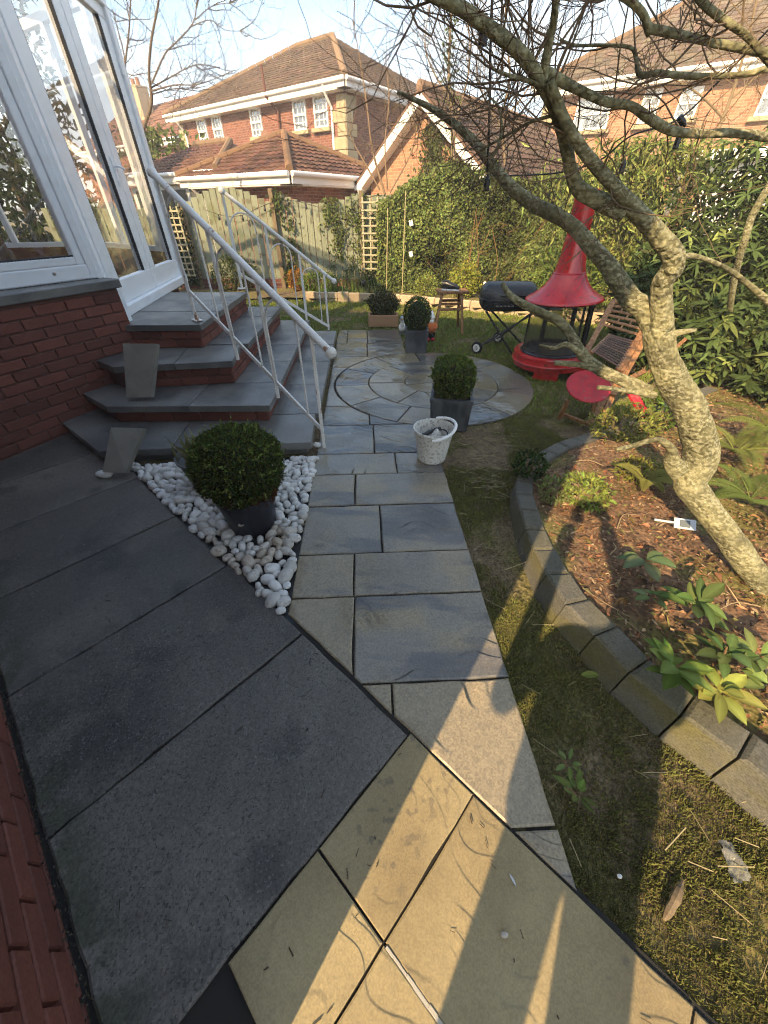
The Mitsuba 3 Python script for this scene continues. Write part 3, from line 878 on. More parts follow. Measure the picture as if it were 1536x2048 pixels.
# handrails
def handrail(label, B0, B1, zf, posts, ball0, ball1, low0, low1, plate, r=.021):
    """Posts stand along the line B0 -> B1 (plan); posts are (t, z foot, z head)."""
    k = thing('handrail', label, 'handrail')
    B0, B1 = np.array(B0), np.array(B1)
    at = lambda t, z: np.array([*(B0 + (B1 - B0) * t), z])
    zr = lambda t: ball0[1] + (ball1[1] - ball0[1]) * (t - ball0[0]) / (ball1[0] - ball0[0])
    put(k + '__rail', tube([at(*ball0), at(ball0[0] * .5 + ball1[0] * .5, zr(ball0[0] * .5 + ball1[0] * .5)), at(*ball1)], r, 14), 'm_rail', smooth=40)
    for b in (ball0, ball1):
        put(k + '__finial', trimesh.Trimesh(trimesh.creation.icosphere(3, .036).vertices + at(*b), trimesh.creation.icosphere(3, .036).faces, process=False), 'm_rail', smooth=True)
    zl = lambda t: low0[1] + (low1[1] - low0[1]) * (t - low0[0]) / (low1[0] - low0[0])
    put(k + '__lower_rail', bar(at(*low0), at(*low1), .016, .034, (0, 0, 1), .003), 'm_rail')
    for t, z0 in posts:
        put(k + '__post', bar(at(t, z0), at(t, zr(t) - r * .6), .026, .026, (1, .2, 0), .004), 'm_rail')
    ts = [t for t, _ in posts]
    for t0, t1 in zip(ts[:-1], ts[1:]):
        a, b = t0 + (t1 - t0) * .04, t0 + (t1 - t0) * .72
        zc = zr(b) - .10; hw = (b - a) / 2
        L = np.linalg.norm(B1 - B0) * hw
        arc = [at(a + hw - hw * math.cos(x), zc - .0 + L * .95 * math.sin(x)) for x in np.linspace(0, math.pi, 13)]
        put(k + '__hoop', tube([at(a, zl(a)), *arc, at(b, zl(b))], .0075, 8), 'm_rail', smooth=40)
    for t, z in plate:
        put(k + '__base_plate', cat(box(at(t, z + .006), (.11, .065, .010), frame((*(B1 - B0), 0)), .003), [tube([at(t + e / np.linalg.norm(B1 - B0), z + .01), at(t + e / np.linalg.norm(B1 - B0), z + .024)], .008, 6) for e in (-.042, .042)]), 'm_rail')


handrail('white tubular handrail on the near side of the steps, with ball end by the path', (-1.70, 3.705), (-.47, 2.565), 0,
         [(0, .66), (.36, .44), (.68, .25), (1.0, -.02)], (-.02, 1.655), (1.11, .745), (.0, .90), (1.0, .15), [(0, .66)], .024)
handrail('white tubular handrail on the far side of the steps, in front of the fence', (-1.79, 5.40), (-.79, 5.745), 0,
         [(0, .66), (.38, .44), (.72, .25), (1.0, .10)], (-.0, 1.60), (1.12, .695), (.0, .83), (1.0, .15), [(0, .66)], .02)

# two loose paving offcuts leaning on the steps
def offcut(label, tl, tr_, bl, br, th):
    tl, tr_, bl, br = map(lambda q: np.asarray(q, float), (tl, tr_, bl, br))
    n = nrm(np.cross(tr_ - bl, tl - br)); n = n if n[1] > 0 else -n
    v = np.vstack([np.array([tl, tr_, br, bl]), np.array([tl, tr_, br, bl]) + n * th])
    c = v.mean(0); w = []
    for p in v:
        for ax in (0, 1, 2):
            w.append(p + (c - p) * np.array([.012 if ax != 0 else .03, .012 if ax != 1 else .03, .012 if ax != 2 else .03]))
    put('paving_offcut', trimesh.convex.convex_hull(np.array(w)), 'm_offcut', uv=RNG.random(2), label=label, category='paving slab')


offcut('tapered buff paving offcut standing against the edge of the third step', (-2.009, 3.020, 0.649), (-1.751, 3.030, 0.643), (-2.056, 2.860, 0.278), (-1.861, 2.870, 0.278), .045)
offcut('tapered grey paving offcut leaning on the bottom step beside the white pebbles', (-1.848, 2.300, 0.305), (-1.656, 2.340, 0.278), (-1.926, 2.130, 0.055), (-1.774, 2.130, 0.042), .045)

# ================================================================ pots, box balls and small things
def boxball(holder, c, r, rz, n, leaf, seed, top=(.105, .14, .035), low=(.022, .034, .010), square=0.0, core=.84):
    """A clipped box bush: thousands of small leaves round a twiggy core."""
    g_ = np.random.default_rng(seed); d = nrm(g_.normal(size=(n, 3)))
    if square:
        m = np.abs(d).max(1, keepdims=True); d = d * (1 - square + square / m * .86)
    bump = .80 + .34 * meshkit.fbm(d * 3.1 + seed, 4, seed)
    k = g_.random(n) ** .35
    P = d * bump[:, None] * (.78 + .22 * k)[:, None] * [r, r, rz] + c
    D = nrm(d + g_.normal(size=(n, 3)) * .75 + [0, 0, .35]); U = nrm(d + g_.normal(size=(n, 3)) * .5)
    m = leafcloud(P, D, U, leaf * g_.uniform(.7, 1.25, n), leaf * .62, .2)
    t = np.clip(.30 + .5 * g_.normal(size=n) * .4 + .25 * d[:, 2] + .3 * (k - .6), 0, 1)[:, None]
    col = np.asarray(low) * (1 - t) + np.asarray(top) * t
    put(holder + '__foliage', m, 'm_leaf', col=np.repeat(np.clip(col * (1 + .15 * g_.normal(size=(n, 3))), .004, .5), 4, 0), kind='stuff')
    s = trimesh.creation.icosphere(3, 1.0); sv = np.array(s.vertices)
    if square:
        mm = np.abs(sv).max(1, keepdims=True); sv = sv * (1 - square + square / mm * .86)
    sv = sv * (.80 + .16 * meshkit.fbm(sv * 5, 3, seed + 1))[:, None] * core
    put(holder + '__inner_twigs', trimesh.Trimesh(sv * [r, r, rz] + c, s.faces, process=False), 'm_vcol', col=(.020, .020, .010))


def shoots(holder, c, r, rz, n, L, seed):
    g_ = np.random.default_rng(seed); P, D, U = [], [], []
    for i in range(n):
        d = nrm(g_.normal(size=3) + [0, 0, .5]); b = np.array(c) + d * [r, r, rz]; dv = nrm(d + g_.normal(size=3) * .4 + [0, 0, .5])
        for k in range(7):
            P.append(b + dv * L * k / 7); D.append(dv + g_.normal(size=3) * .8); U.append(d)
    put(holder + '__shoots', leafcloud(np.array(P), np.array(D), np.array(U), .015, .009, .2), 'm_leaf', col=colvar((.16, .20, .05), len(P), g_, .3), kind='stuff')


b1 = thing('box_bush', 'large rounded box bush in a black pot on the white pebbles', 'bush')
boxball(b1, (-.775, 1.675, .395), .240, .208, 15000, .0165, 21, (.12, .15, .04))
shoots(b1, (-.775, 1.675, .395), .225, .195, 160, .05, 22)
# ragged lower skirt on the right, browned twigs
g_ = np.random.default_rng(3)
n = 420
th = g_.uniform(-1.9, .5, n); zz = g_.uniform(.20, .32, n)
P = np.stack([-.775 + np.cos(th) * (.15 + (zz - .2) * .45), 1.675 + np.sin(th) * (.15 + (zz - .2) * .45), zz], 1)
put(b1 + '__dry_leaves', leafcloud(P, nrm(np.stack([np.cos(th) * .3, np.sin(th) * .3, np.full(n, -1.0)], 1) + g_.normal(size=(n, 3)) * .3), g_.normal(size=(n, 3)), .03, .009), 'm_leafmatte', col=colvar((.075, .032, .014), n, g_, .35), kind='stuff')
p1 = thing('plant_pot', 'black plastic pot under the large box bush', 'pot')
put(p1 + '__wall', lathe([(.0, .0), (.125, .0), (.130, .012), (.158, .215), (.166, .215), (.168, .245), (.160, .247), (.155, .22), (.0, .205)], 40, (-.775, 1.66, .0)), 'm_plasticpot', smooth=35)
put('fallen_leaf', bigleaf((-.80, 1.517, .105), (.75, -.1, .35), (0, -1, .3), .045, .02), 'm_leafmatte', col=(.42, .40, .33), label='pale dry leaf stuck to the front of the black pot', category='leaf')
p2 = thing('plant_pot', 'grey round pot with dry grass half hidden behind the large box bush', 'pot')
put(p2 + '__wall', lathe([(.0, .0), (.11, .0), (.15, .20), (.165, .22), (.168, .235), (.158, .238), (.145, .21), (.0, .19)], 40, (-1.16, 2.06, 0)), 'm_greypot', smooth=35)


def blades(n, cx, cy, z, spread, L, col, g_, lean=.35, w=.005):
    P = np.c_[cx + g_.normal(size=n) * spread, cy + g_.normal(size=n) * spread, np.full(n, z)]
    D = nrm(np.c_[g_.normal(size=(n, 2)) * lean, np.ones(n)])
    return leafcloud(P, D, nrm(np.c_[g_.normal(size=(n, 2)), np.zeros(n)]), L * g_.uniform(.5, 1.2, n), w, .1, .25), colvar(col, n, g_)


m, c = blades(140, -1.16, 2.05, .2, .05, .17, (.22, .21, .09), np.random.default_rng(4), .4)
put(p2 + '__dry_grass', m, 'm_leafmatte', col=c, kind='stuff')


def tub(label, c, side, h, rot, mat='m_planter'):
    k = thing('square_planter', label, 'planter')
    R = frame((math.cos(rot), math.sin(rot), 0)); s = side / 2; t = .022

    def ring(s0, z):
        return [np.array([a * s0, b * s0, z]) for a, b in ((-1, -1), (1, -1), (1, 1), (-1, 1))]
    rows = [ring(s * .9, 0), ring(s * .9, .0), ring(s, h - .03), ring(s * 1.03, h - .028), ring(s * 1.03, h), ring(s - t, h), ring(s - t, h - .05)]
    v = np.array([p for r in rows for p in r]) @ R.T + [*c, 0.0]
    f = []
    for i in range(len(rows) - 1):
        for j in range(4):
            f.append([i * 4 + j, i * 4 + (j + 1) % 4, i * 4 + 4 + (j + 1) % 4, i * 4 + 4 + j])
    put(k + '__wall', tm(v, f), mat)
    put(k + '__soil', tm(np.array(ring(s - t, h - .045)) @ R.T + [*c, 0.0], [[0, 1, 2, 3]]), 'm_soil')
    return k


tub('dark grey square planter holding the box ball in front of the round paving', (.565, 3.0), .335, .27, -.16)
b2 = thing('box_bush', 'clipped box ball in the dark square planter on the path', 'bush')
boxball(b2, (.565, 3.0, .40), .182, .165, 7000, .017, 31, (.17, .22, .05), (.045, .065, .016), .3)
shoots(b2, (.565, 3.0, .40), .175, .16, 90, .04, 32)
tub('small slate grey square planter near the far end of the path', (.415, 5.13), .29, .27, -.05)
b3 = thing('box_bush', 'twiggy box bush in the small slate planter near the stool', 'bush')
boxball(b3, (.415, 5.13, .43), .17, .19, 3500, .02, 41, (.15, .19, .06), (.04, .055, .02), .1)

tk = thing('stone_trough', 'shallow sandstone coloured trough at the end of the path', 'planter')
put(tk + '__wall', cat(*[box((-.01 + x, 6.46 + y, .085), (sx, sy, .17), None, .012) for x, y, sx, sy in ((0, -.105, .47, .035), (0, .105, .47, .035), (-.218, 0, .035, .176), (.218, 0, .035, .176))]), 'm_vcol', col=(.34, .20, .11))
put(tk + '__soil', box((-.01, 6.46, .12), (.40, .176, .03)), 'm_soil')
hk2 = thing('heather', 'bushy dark heather growing in the stone trough', 'plant')
g_ = np.random.default_rng(8); n = 2600
a = g_.uniform(0, 6.28, n); q = np.sqrt(g_.random(n)); hh = g_.random(n) ** .7
P = np.stack([-.01 + np.cos(a) * q * (.17 + .09 * hh), 6.46 + np.sin(a) * q * (.08 + .10 * hh), .13 + hh * .36 * (1 - .45 * q ** 2)], 1)
put(hk2 + '__foliage', leafcloud(P, nrm(np.c_[np.cos(a) * .3, np.sin(a) * .3, np.ones(n)] + g_.normal(size=(n, 3)) * .3), g_.normal(size=(n, 3)), .05, .012), 'm_leafmatte', col=colvar((.085, .085, .035), n, g_, .4), kind='stuff')
put(hk2 + '__stem', cat([tube([(-.01 + .1 * math.cos(i), 6.46 + .04 * math.sin(i), .13), (-.01 + .2 * math.cos(i), 6.46 + .12 * math.sin(i), .42)], [.006, .002], 5) for i in range(9)]), 'm_greywood', kind='stuff')

# bucket
bk = thing('bucket', 'dirty white plastic bucket of tools standing on the path edge', 'bucket')
BC = (.355, 2.405, 0)
put(bk + '__wall', lathe([(0, .003), (.100, .003), (.104, .008), (.139, .232), (.147, .234), (.150, .242), (.147, .25), (.139, .25), (.134, .236), (.099, .014), (0, .012)], 48, BC), 'm_stainwhite', smooth=35)
hp_ = [np.array(BC) + (.150 * math.cos(x), .150 * math.sin(x) - .004, .247 + .030 * math.sin((x + 1.0) / 2.5 * math.pi)) for x in np.linspace(-1.75, 1.35, 16)]
put(bk + '__handle', tube(smoothline(hp_, 3), .0105, 10), 'm_white', smooth=40)
put('trowel', tube([(.28, 2.40, .19), (.37, 2.44, .215), (.41, 2.45, .22)], [.016, .014, .012], 10), 'm_blackmetal', smooth=40, label='dark handled tool lying in the white bucket', category='tool')
put('sponge_roll', tube([(.33, 2.36, .14), (.385, 2.385, .225), (.39, 2.387, .228)], [.03, .03, .026], 14), 'm_stainwhite', smooth=40, label='grey white roll standing in the bucket beside the dark handle', category='tool')
put('cable_loop', tube([(.42 + .035 * math.cos(x), 2.40 + .03 * math.sin(x), .20 + .02 * math.sin(x)) for x in np.linspace(0, 6.2, 20)], .005, 6), 'm_black', label='small black loop of cable at the right inside the bucket', category='cable')

# garden ornaments
gk = thing('garden_gnome', 'small garden gnome in orange coat and white hat behind the far planter', 'ornament')
gx, gy = .655, 5.60
put(gk + '__boots', cat([trimesh.Trimesh(trimesh.creation.icosphere(2, 1).vertices * [.03, .05, .025] + [gx + s, gy - .02, .025], trimesh.creation.icosphere(2, 1).faces, process=False) for s in (-.03, .03)]), 'm_redmatte', smooth=True)
put(gk + '__trousers', lathe([(.0, .03), (.055, .035), (.062, .08), (.06, .13), (0, .14)], 20, (gx, gy, 0)), 'm_black', smooth=40)
put(gk + '__coat', lathe([(.0, .12), (.068, .12), (.066, .18), (.05, .235), (.02, .25), (0, .25)], 20, (gx, gy, 0)), 'm_vcol', smooth=True, col=(.55, .16, .05))
for s in (-1, 1):
    put(gk + '__arm', tube([(gx + s * .05, gy, .225), (gx + s * .075, gy - .02, .18), (gx + s * .045, gy - .065, .165)], [.018, .017, .014], 8), 'm_vcol', smooth=True, col=(.55, .16, .05))
put(gk + '__head', trimesh.Trimesh(trimesh.creation.icosphere(2, .036).vertices + [gx, gy - .005, .275], trimesh.creation.icosphere(2, .036).faces, process=False), 'm_skin', smooth=True)
put(gk + '__beard', lathe([(.0, .19), (.02, .21), (.034, .25), (.03, .275), (0, .28)], 14, (gx, gy - .02, 0)), 'm_white', smooth=40)
put(gk + '__hat', lathe([(.044, .288), (.046, .296), (.036, .32), (.022, .35), (.0, .385)], 18, (gx, gy, 0)), 'm_white', smooth=40)
ok_ = thing('garden_ornament', 'white and blue bird shaped ornament left of the far box bush', 'ornament')
s0 = trimesh.creation.icosphere(2, 1)
put(ok_ + '__body', trimesh.Trimesh(s0.vertices * [.055, .085, .06] + [.27, 5.95, .09], s0.faces, process=False), 'm_white', smooth=True)
put(ok_ + '__neck', tube(smoothline([(.27, 5.90, .11), (.265, 5.875, .17), (.26, 5.86, .215)], 4), [.03] * 4 + [.024] * 5, 10), 'm_white', smooth=40)
put(ok_ + '__head', trimesh.Trimesh(s0.vertices * [.03, .04, .03] + [.26, 5.845, .235], s0.faces, process=False), 'm_vcol', smooth=True, col=(.30, .36, .45))
put(ok_ + '__beak', lathe([(.012, 0), (.006, .025), (0, .04)], 8).apply_transform(trimesh.transformations.translation_matrix((.26, 5.81, .23)) @ trimesh.geometry.align_vectors([0, 0, 1], [0, -1, -.1])), 'm_vcol', smooth=True, col=(.55, .25, .05))
put(ok_ + '__base', lathe([(.0, 0), (.045, 0), (.04, .03), (0, .035)], 16, (.27, 5.95, 0)), 'm_greypot')

# stool with a shoe on it
sk2 = thing('stool', 'tall weathered wooden stool on the lawn beyond the round paving', 'stool')
put(sk2 + '__seat', box((.985, 6.13, .525), (.44, .27, .035), frame((1, .06, 0)), .006), 'm_wood', uv=(.2, .3))
LG = [((.83, 6.04, .51), (.735, 5.88, 0)), ((1.11, 6.06, .51), (1.16, 5.93, 0)), ((.86, 6.22, .51), (.80, 6.40, 0)), ((1.10, 6.23, .51), (1.17, 6.41, 0))]
for p, q in LG:
    put(sk2 + '__leg', bar(q, p, .035, .035, (0, 1, 0)), 'm_wood', uv=RNG.random(2))
lp = lambda i, z: np.array(LG[i][1]) + (np.array(LG[i][0]) - np.array(LG[i][1])) * z / .53
for i, j, z in ((0, 1, .40), (2, 3, .40), (0, 1, .33), (0, 2, .42), (1, 3, .42)):
    put(sk2 + '__stretcher', bar(lp(i, z), lp(j, z), .02, .035), 'm_wood', uv=RNG.random(2))
shoe = thing('shoe', 'black shoe with a white sole left on top of the wooden stool', 'shoe')
SH = smoothline([(0, .030, .05), (.05, .036, .055), (.12, .040, .045), (.19, .042, .034), (.235, .034, .024), (.25, .012, .014)], 4)
vs = []
for x, w, h in SH:
    for a in np.arange(12) * 2 * math.pi / 12:
        vs.append((x, w * math.cos(a), max(.012, .012 + h + h * math.sin(a))))
nn = len(SH)
f = [[i * 12 + j, i * 12 + (j + 1) % 12, (i + 1) * 12 + (j + 1) % 12, (i + 1) * 12 + j] for i in range(nn - 1) for j in range(12)]
RS = frame((.9, -.3, 0))
SO = np.array([.83, 6.13, .544])
m = tm(vs, f)
put(shoe + '__upper', trimesh.Trimesh(m.vertices @ RS.T + SO, m.faces, process=False), 'm_black', smooth=40)
put(shoe + '__collar', trimesh.Trimesh(lathe([(.028, .09), (.034, .10), (.036, .125), (.03, .128), (.024, .12), (.02, .09)], 16).vertices * [1.3, 1, 1] @ RS.T + SO + (.045, -.012, -.01), lathe([(.028, .09), (.034, .10), (.036, .125), (.03, .128), (.024, .12), (.02, .09)], 16).faces, process=False), 'm_black', smooth=40)
so = slab([(x, w + .004) for x, w, h in SH[::2]] + [(x, -w - .004) for x, w, h in SH[::2][::-1]], 0, .016, .003)
put(shoe + '__sole', trimesh.Trimesh(so.vertices @ RS.T + SO, so.faces, process=False), 'm_white')

# barbecue
qk = thing('barbecue', 'black lidded charcoal barbecue on folding legs with wheels', 'barbecue')
def pill(L, ry, rz0, rz1, z0, z1, c, n=28):
    """Half of a rounded barrel lying along x between heights z0 and z1 (bowl or lid)."""
    rows = []
    for t in np.linspace(0, 1, 9):
        k = math.sqrt(max(0, 1 - (t * .98) ** 2.2)); rows.append([(math.copysign(abs(math.cos(a)) ** .62, math.cos(a)) * L * (.72 + .28 * k), math.copysign(abs(math.sin(a)) ** .62, math.sin(a)) * ry * (.25 + .75 * k), z0 + (z1 - z0) * t) for a in np.arange(n) * 2 * math.pi / n])
    v = np.array(rows).reshape(-1, 3) + np.array([*c, 0]); m = len(rows)
    f = [[i * n + j, i * n + (j + 1) % n, (i + 1) * n + (j + 1) % n, (i + 1) * n + j] for i in range(m - 1) for j in range(n)]
    f = np.array(f); t = np.vstack([f[:, [0, 1, 2]], f[:, [0, 2, 3]]])
    top = np.array([[(m - 1) * n, (m - 1) * n + j, (m - 1) * n + j + 1] for j in range(1, n - 1)])
    t = np.vstack([t, top])
    return tm(v, t if z1 > z0 else t[:, ::-1])


QC = (1.50, 5.12)
put(qk + '__lid', pill(.335, .215, 0, 0, .615, .775, QC), 'm_blackmetal', smooth=50)
put(qk + '__bowl', pill(.33, .21, 0, 0, .60, .475, QC), 'm_blackmetal', smooth=50)
put(qk + '__rim', cat([bar(p, q, .012, .016) for p, q in zip([(QC[0] + .34 * math.copysign(abs(math.cos(a)) ** .62, math.cos(a)), QC[1] + .22 * math.copysign(abs(math.sin(a)) ** .62, math.sin(a)), .607) for a in np.linspace(0, 6.283, 33)][:-1], [(QC[0] + .34 * math.copysign(abs(math.cos(a)) ** .62, math.cos(a)), QC[1] + .22 * math.copysign(abs(math.sin(a)) ** .62, math.sin(a)), .607) for a in np.linspace(0, 6.283, 33)][1:])]), 'm_black')
put(qk + '__badge', box((1.42, 4.915, .555), (.26, .012, .035)), 'm_black')
put(qk + '__badge_strip', cat([box((1.335 + i * .045, 4.907, .555), (.03, .006, .014), None, .001) for i in range(5)]), 'm_greypot', kind='stuff')
put(qk + '__handle', tube(smoothline([(1.38, 4.93, .66), (1.38, 4.89, .665), (1.62, 4.89, .665), (1.62, 4.93, .66)], 4), .009, 8), 'm_black', smooth=40)
for p, q in (((1.21, 5.02, .07), (1.86, 4.98, .50)), ((1.22, 4.95, .50), (1.64, 4.90, 0.0)), ((1.55, 5.42, .07), (2.02, 5.32, .50)), ((1.30, 5.32, .50), (1.90, 5.36, 0.0))):
    put(qk + '__leg', tube([p, q], .0115, 8), 'm_blackmetal', smooth=40)
put(qk + '__axle', tube([(1.19, 4.99, .07), (1.56, 5.45, .07)], .007, 6), 'm_blackmetal')
for w, label in (((1.185, 4.985), None), ((1.57, 5.46), None)):
    wk = qk + '__wheel'
    ax = nrm(np.array([.37, .46, 0])); M = trimesh.transformations.translation_matrix((*w, .072)) @ trimesh.geometry.align_vectors([0, 0, 1], ax)
    wk = put(wk, lathe([(.048, -.018), (.068, -.018), (.072, -.01), (.072, .01), (.068, .018), (.048, .018), (.048, -.018)], 28).apply_transform(M), 'm_rubber', smooth=40)
    put(wk + '__hub', lathe([(.0, -.014), (.02, -.016), (.03, -.012), (.049, -.012), (.049, .012), (.03, .012), (.02, .016), (0, .014)], 28).apply_transform(M), 'm_white', smooth=40)
    put(wk + '__cap', lathe([(.016, -.024), (.02, -.02), (.02, .02), (.016, .024), (0, .024)], 14).apply_transform(M), 'm_black', smooth=40)
put(qk + '__shelf', cat([bar((1.86, 4.96 + i * .06, .52), (2.14, 4.98 + i * .06, .50), .03, .012) for i in range(5)]), 'm_blackmetal', kind='stuff')

# red garden fireplace
fk = thing('garden_fireplace', 'red enamelled garden fireplace with bell hood and tall chimney', 'fireplace')
FC = (1.90, 4.36, 0)
TILT = trimesh.transformations.rotation_matrix(math.radians(-3.2), [0, 1, 0], [1.90, 4.36, 0])
put(fk + '__base_ring', lathe([(.30, .085), (.395, .09), (.40, .10), (.405, .135), (.42, .14), (.425, .150), (.42, .158), (.405, .162), (.400, .205), (.41, .215), (.405, .228), (.385, .232), (.33, .225), (.32, .20)], 64, FC).apply_transform(TILT), 'm_red', smooth=25)
for a in (-2.0, -.9, .6, 2.2):
    put(fk + '__foot', cat([lathe([(.32, 0), (.385, 0), (.39, .09), (.32, .095)], 10, FC, a - .33, a + .33)]), 'm_red', smooth=25)
put(fk + '__ash_pan', lathe([(0, .15), (.30, .17), (.335, .20), (.345, .235), (.325, .25), (.30, .215), (0, .19)], 48, FC).apply_transform(TILT), 'm_black', smooth=30)
put(fk + '__mesh_screen', lathe([(.318, .24), (.30, .715)], 64, FC, math.radians(150), math.radians(292)).apply_transform(TILT), 'm_screen')
for a in (-68, -45, -25, 2, 40, 95, 148):
    x, y = math.cos(math.radians(a)), math.sin(math.radians(a))
    put(fk + '__bar', bar((FC[0] + .318 * x, FC[1] + .318 * y, .24), (FC[0] + .30 * x, FC[1] + .30 * y, .72), .05 if a > -60 else .03, .012, (x, y, 0)).apply_transform(TILT), 'm_black')
for z in (.25, .715):
    put(fk + '__hoop', lathe([(.30, z - .012), (.325, z - .012), (.325, z + .012), (.30, z + .012)], 56, FC).apply_transform(TILT), 'm_black')
put(fk + '__hood', lathe([(.335, .715), (.375, .72), (.38, .728), (.372, .742), (.325, .765), (.265, .805), (.215, .85), (.180, .90), (.158, .945), (.152, .952), (.155, .958), (.150, .964), (.145, .968)], 64, FC).apply_transform(TILT), 'm_red', smooth=30)
put(fk + '__flue', lathe([(.147, .966), (.132, 1.02), (.118, 1.10), (.108, 1.20), (.102, 1.24), (.104, 1.245), (.098, 1.25), (.097, 1.56), (.102, 1.565), (.102, 1.58), (.09, 1.58), (.088, 1.45)], 48, FC).apply_transform(TILT), 'm_red', smooth=30)
lk = thing('firewood', 'short logs lying inside the red fireplace', 'firewood')
for i, (p, q) in enumerate((((1.75, 4.28, .24), (1.98, 4.40, .25)), ((1.80, 4.45, .24), (2.02, 4.30, .27)))):
    put(lk + '__log', tube([p, q], .035, 9), 'm_greywood', uv=(.3, .3))

# wooden folding chair lying back, red round table, red plank, white card
wk = thing('deck_chair', 'old slatted wooden folding chair half folded behind the tree', 'chair')
A0, A1 = np.array((2.076, 3.800, 0.804)), np.array((1.723, 3.300, 0.495))
Bt0, Bt1 = np.array((2.363, 3.620, 0.793)), np.array((1.953, 3.100, 0.410))
def plank(name, p, q, w=.045, h=.022, up=(0, -.6, .8)):
    put(wk + '__' + name, bar(p, q, w, h, up, .003), 'm_wood', uv=RNG.random(2))
plank('stile', A0, A1); plank('stile', Bt0, Bt1)
plank('top_rail', A0, Bt0, .055)
for t in (.10, .19, .28, .37, .46):
    plank('back_slat', A0 + (A1 - A0) * t, Bt0 + (Bt1 - Bt0) * t, .026, .012)
for t0, t1, u in ((.10, .19, .3), (.10, .19, .7), (.19, .28, .5), (.28, .37, .35), (.28, .37, .65), (.37, .46, .5)):
    a = A0 + (A1 - A0) * t0; b = Bt0 + (Bt1 - Bt0) * t0; c = A0 + (A1 - A0) * t1; d = Bt0 + (Bt1 - Bt0) * t1
    plank('spindle', a + (b - a) * u, c + (d - c) * u, .014, .01)
S00, S10, S11, S01 = [np.array(q) for q in ((1.938, 3.420, 0.604), (2.142, 3.360, 0.567), (1.898, 3.060, 0.436), (1.680, 3.140, 0.541))]
plank('seat_rail', S00, S01, .03); plank('seat_rail', S10, S11, .04)
for i in range(12):
    t = .04 + i * .082
    put(wk + '__seat_slat', bar(S00 + (S01 - S00) * t + (0, 0, .01), S10 + (S11 - S10) * t + (0, 0, .01), .016, .010, (0, -.6, .8), .002), 'm_vgloss', col=np.array((.085, .045, .028)) * RNG.uniform(.6, 1.6))
L0 = np.array((1.741, 2.901, 0.020)); L1 = np.array((1.830, 2.891, 0.020))
plank('leg', Bt1 + (Bt0 - Bt1) * .2, L0, .05, .03); plank('leg', np.array((2.071, 3.260, 0.530)), L1, .05, .03)
plank('leg', np.array((2.301, 3.500, 0.668)), np.array((2.029, 3.160, 0.348)), .04)
plank('arm', np.array((2.280, 3.450, 0.624)), np.array((1.907, 3.000, 0.247)), .05)
plank('rear_leg', np.array((2.705, 3.550, 0.542)), np.array((2.303, 3.250, 0.360)), .03)
plank('rear_leg', np.array((2.294, 3.300, 0.343)), np.array((1.944, 3.050, 0.321)), .04)
rk = thing('folding_table', 'small folding table with a tilted round red top beside the wooden chair', 'table')
RC = np.array((1.678, 3.000, 0.319)); rn = nrm(np.array([-.10, -.42, .90]))
M = trimesh.transformations.translation_matrix(RC) @ trimesh.geometry.align_vectors([0, 0, 1], rn)
put(rk + '__top', lathe([(0, -.009), (.166, -.009), (.173, -.004), (.173, .005), (.167, .009), (0, .010)], 56).apply_transform(M), 'm_redmatte', smooth=30)
for p, q in (((1.541, 2.990, 0.208), (1.535, 3.026, 0.020)), ((1.744, 2.950, 0.225), (1.774, 2.948, 0.020))):
    put(rk + '__leg', bar(p, q, .03, .03, (1, 0, 0)), 'm_wood', uv=(.1, .0))
put(rk + '__crossbar', bar((1.575, 3.063, 0.050), (1.712, 2.868, 0.050), .03, .025), 'm_wood', uv=(.3, .3))
put(rk + '__underframe', bar(RC - rn * .02 + (-.11, 0, 0), RC - rn * .02 + (.11, 0, 0), .03, .02, rn), 'm_wood', uv=(.3, .1))
put('red_plank', bar((2.060, 3.020, 0.265), (2.123, 2.800, 0.144), .075, .03, (0, -.5, .8), .004), 'm_redmatte', label='short red painted plank leaning behind the tree trunk', category='plank')
put('card', trimesh.convex.convex_hull(np.array([(2.115, 2.920, 0.034), (2.161, 3.020, 0.129), (2.290, 2.980, 0.070), (2.194, 2.900, 0.080), (2.170, 3.030, 0.120), (2.299, 2.990, 0.060)])), 'm_white', label='crumpled white card lying at the foot of the red plank', category='card')

# bits on the ground
lbk = thing('plant_label', 'clear plastic plant label with a photo lying on the mulch by the trunk', 'label')
LP = np.array((1.578, 1.459, 0.170)); RL = frame((.8, -.35, .1), (-.2, -.5, 1))
put(lbk + '__sleeve', box(LP, (.095, .06, .003), RL, .001), 'm_vcol', col=(.55, .56, .56))
put(lbk + '__print', box(LP + RL[:, 2] * .0025, (.045, .04, .002), RL, .0005), 'm_vcol', col=(.13, .15, .16))
put(lbk + '__stake', box(LP - RL[:, 0] * .09, (.09, .012, .003), RL, .001), 'm_vcol', col=(.5, .5, .5))
put('bark_chip', tube(smoothline([(*(0.735, 0.071), .006), (*(0.782, 0.107), .016), (*(0.828, 0.144), .012)], 4), [.004, .009, .011, .010, .012, .011, .010, .006, .003], 7), 'm_greywood', uv=(.2, .2), label='reddish brown strip of bark lying on the trodden lawn', category='bark')
put('fallen_leaf', bigleaf((*(0.775, 0.719), .03), (1, -.02, .1), (0, -.3, 1), .075, .028, .2, .2), 'm_leaf', col=(.16, .19, .05), label='single green leaf lying in the shade at the foot of the edging blocks', category='leaf')
g_ = np.random.default_rng(14)
wr = sheet(Polygon([(0, 0), (.05, .01), (.055, .08), (.02, .09)]), 0, .005, .022, 45, 5)
put('plastic_wrapper', trimesh.Trimesh(wr.vertices + [*(0.963, 0.138), .018], wr.faces, process=False), 'm_film', smooth=True, label='crumpled clear plastic wrapper on the sunlit lawn below the edging', category='wrapper')
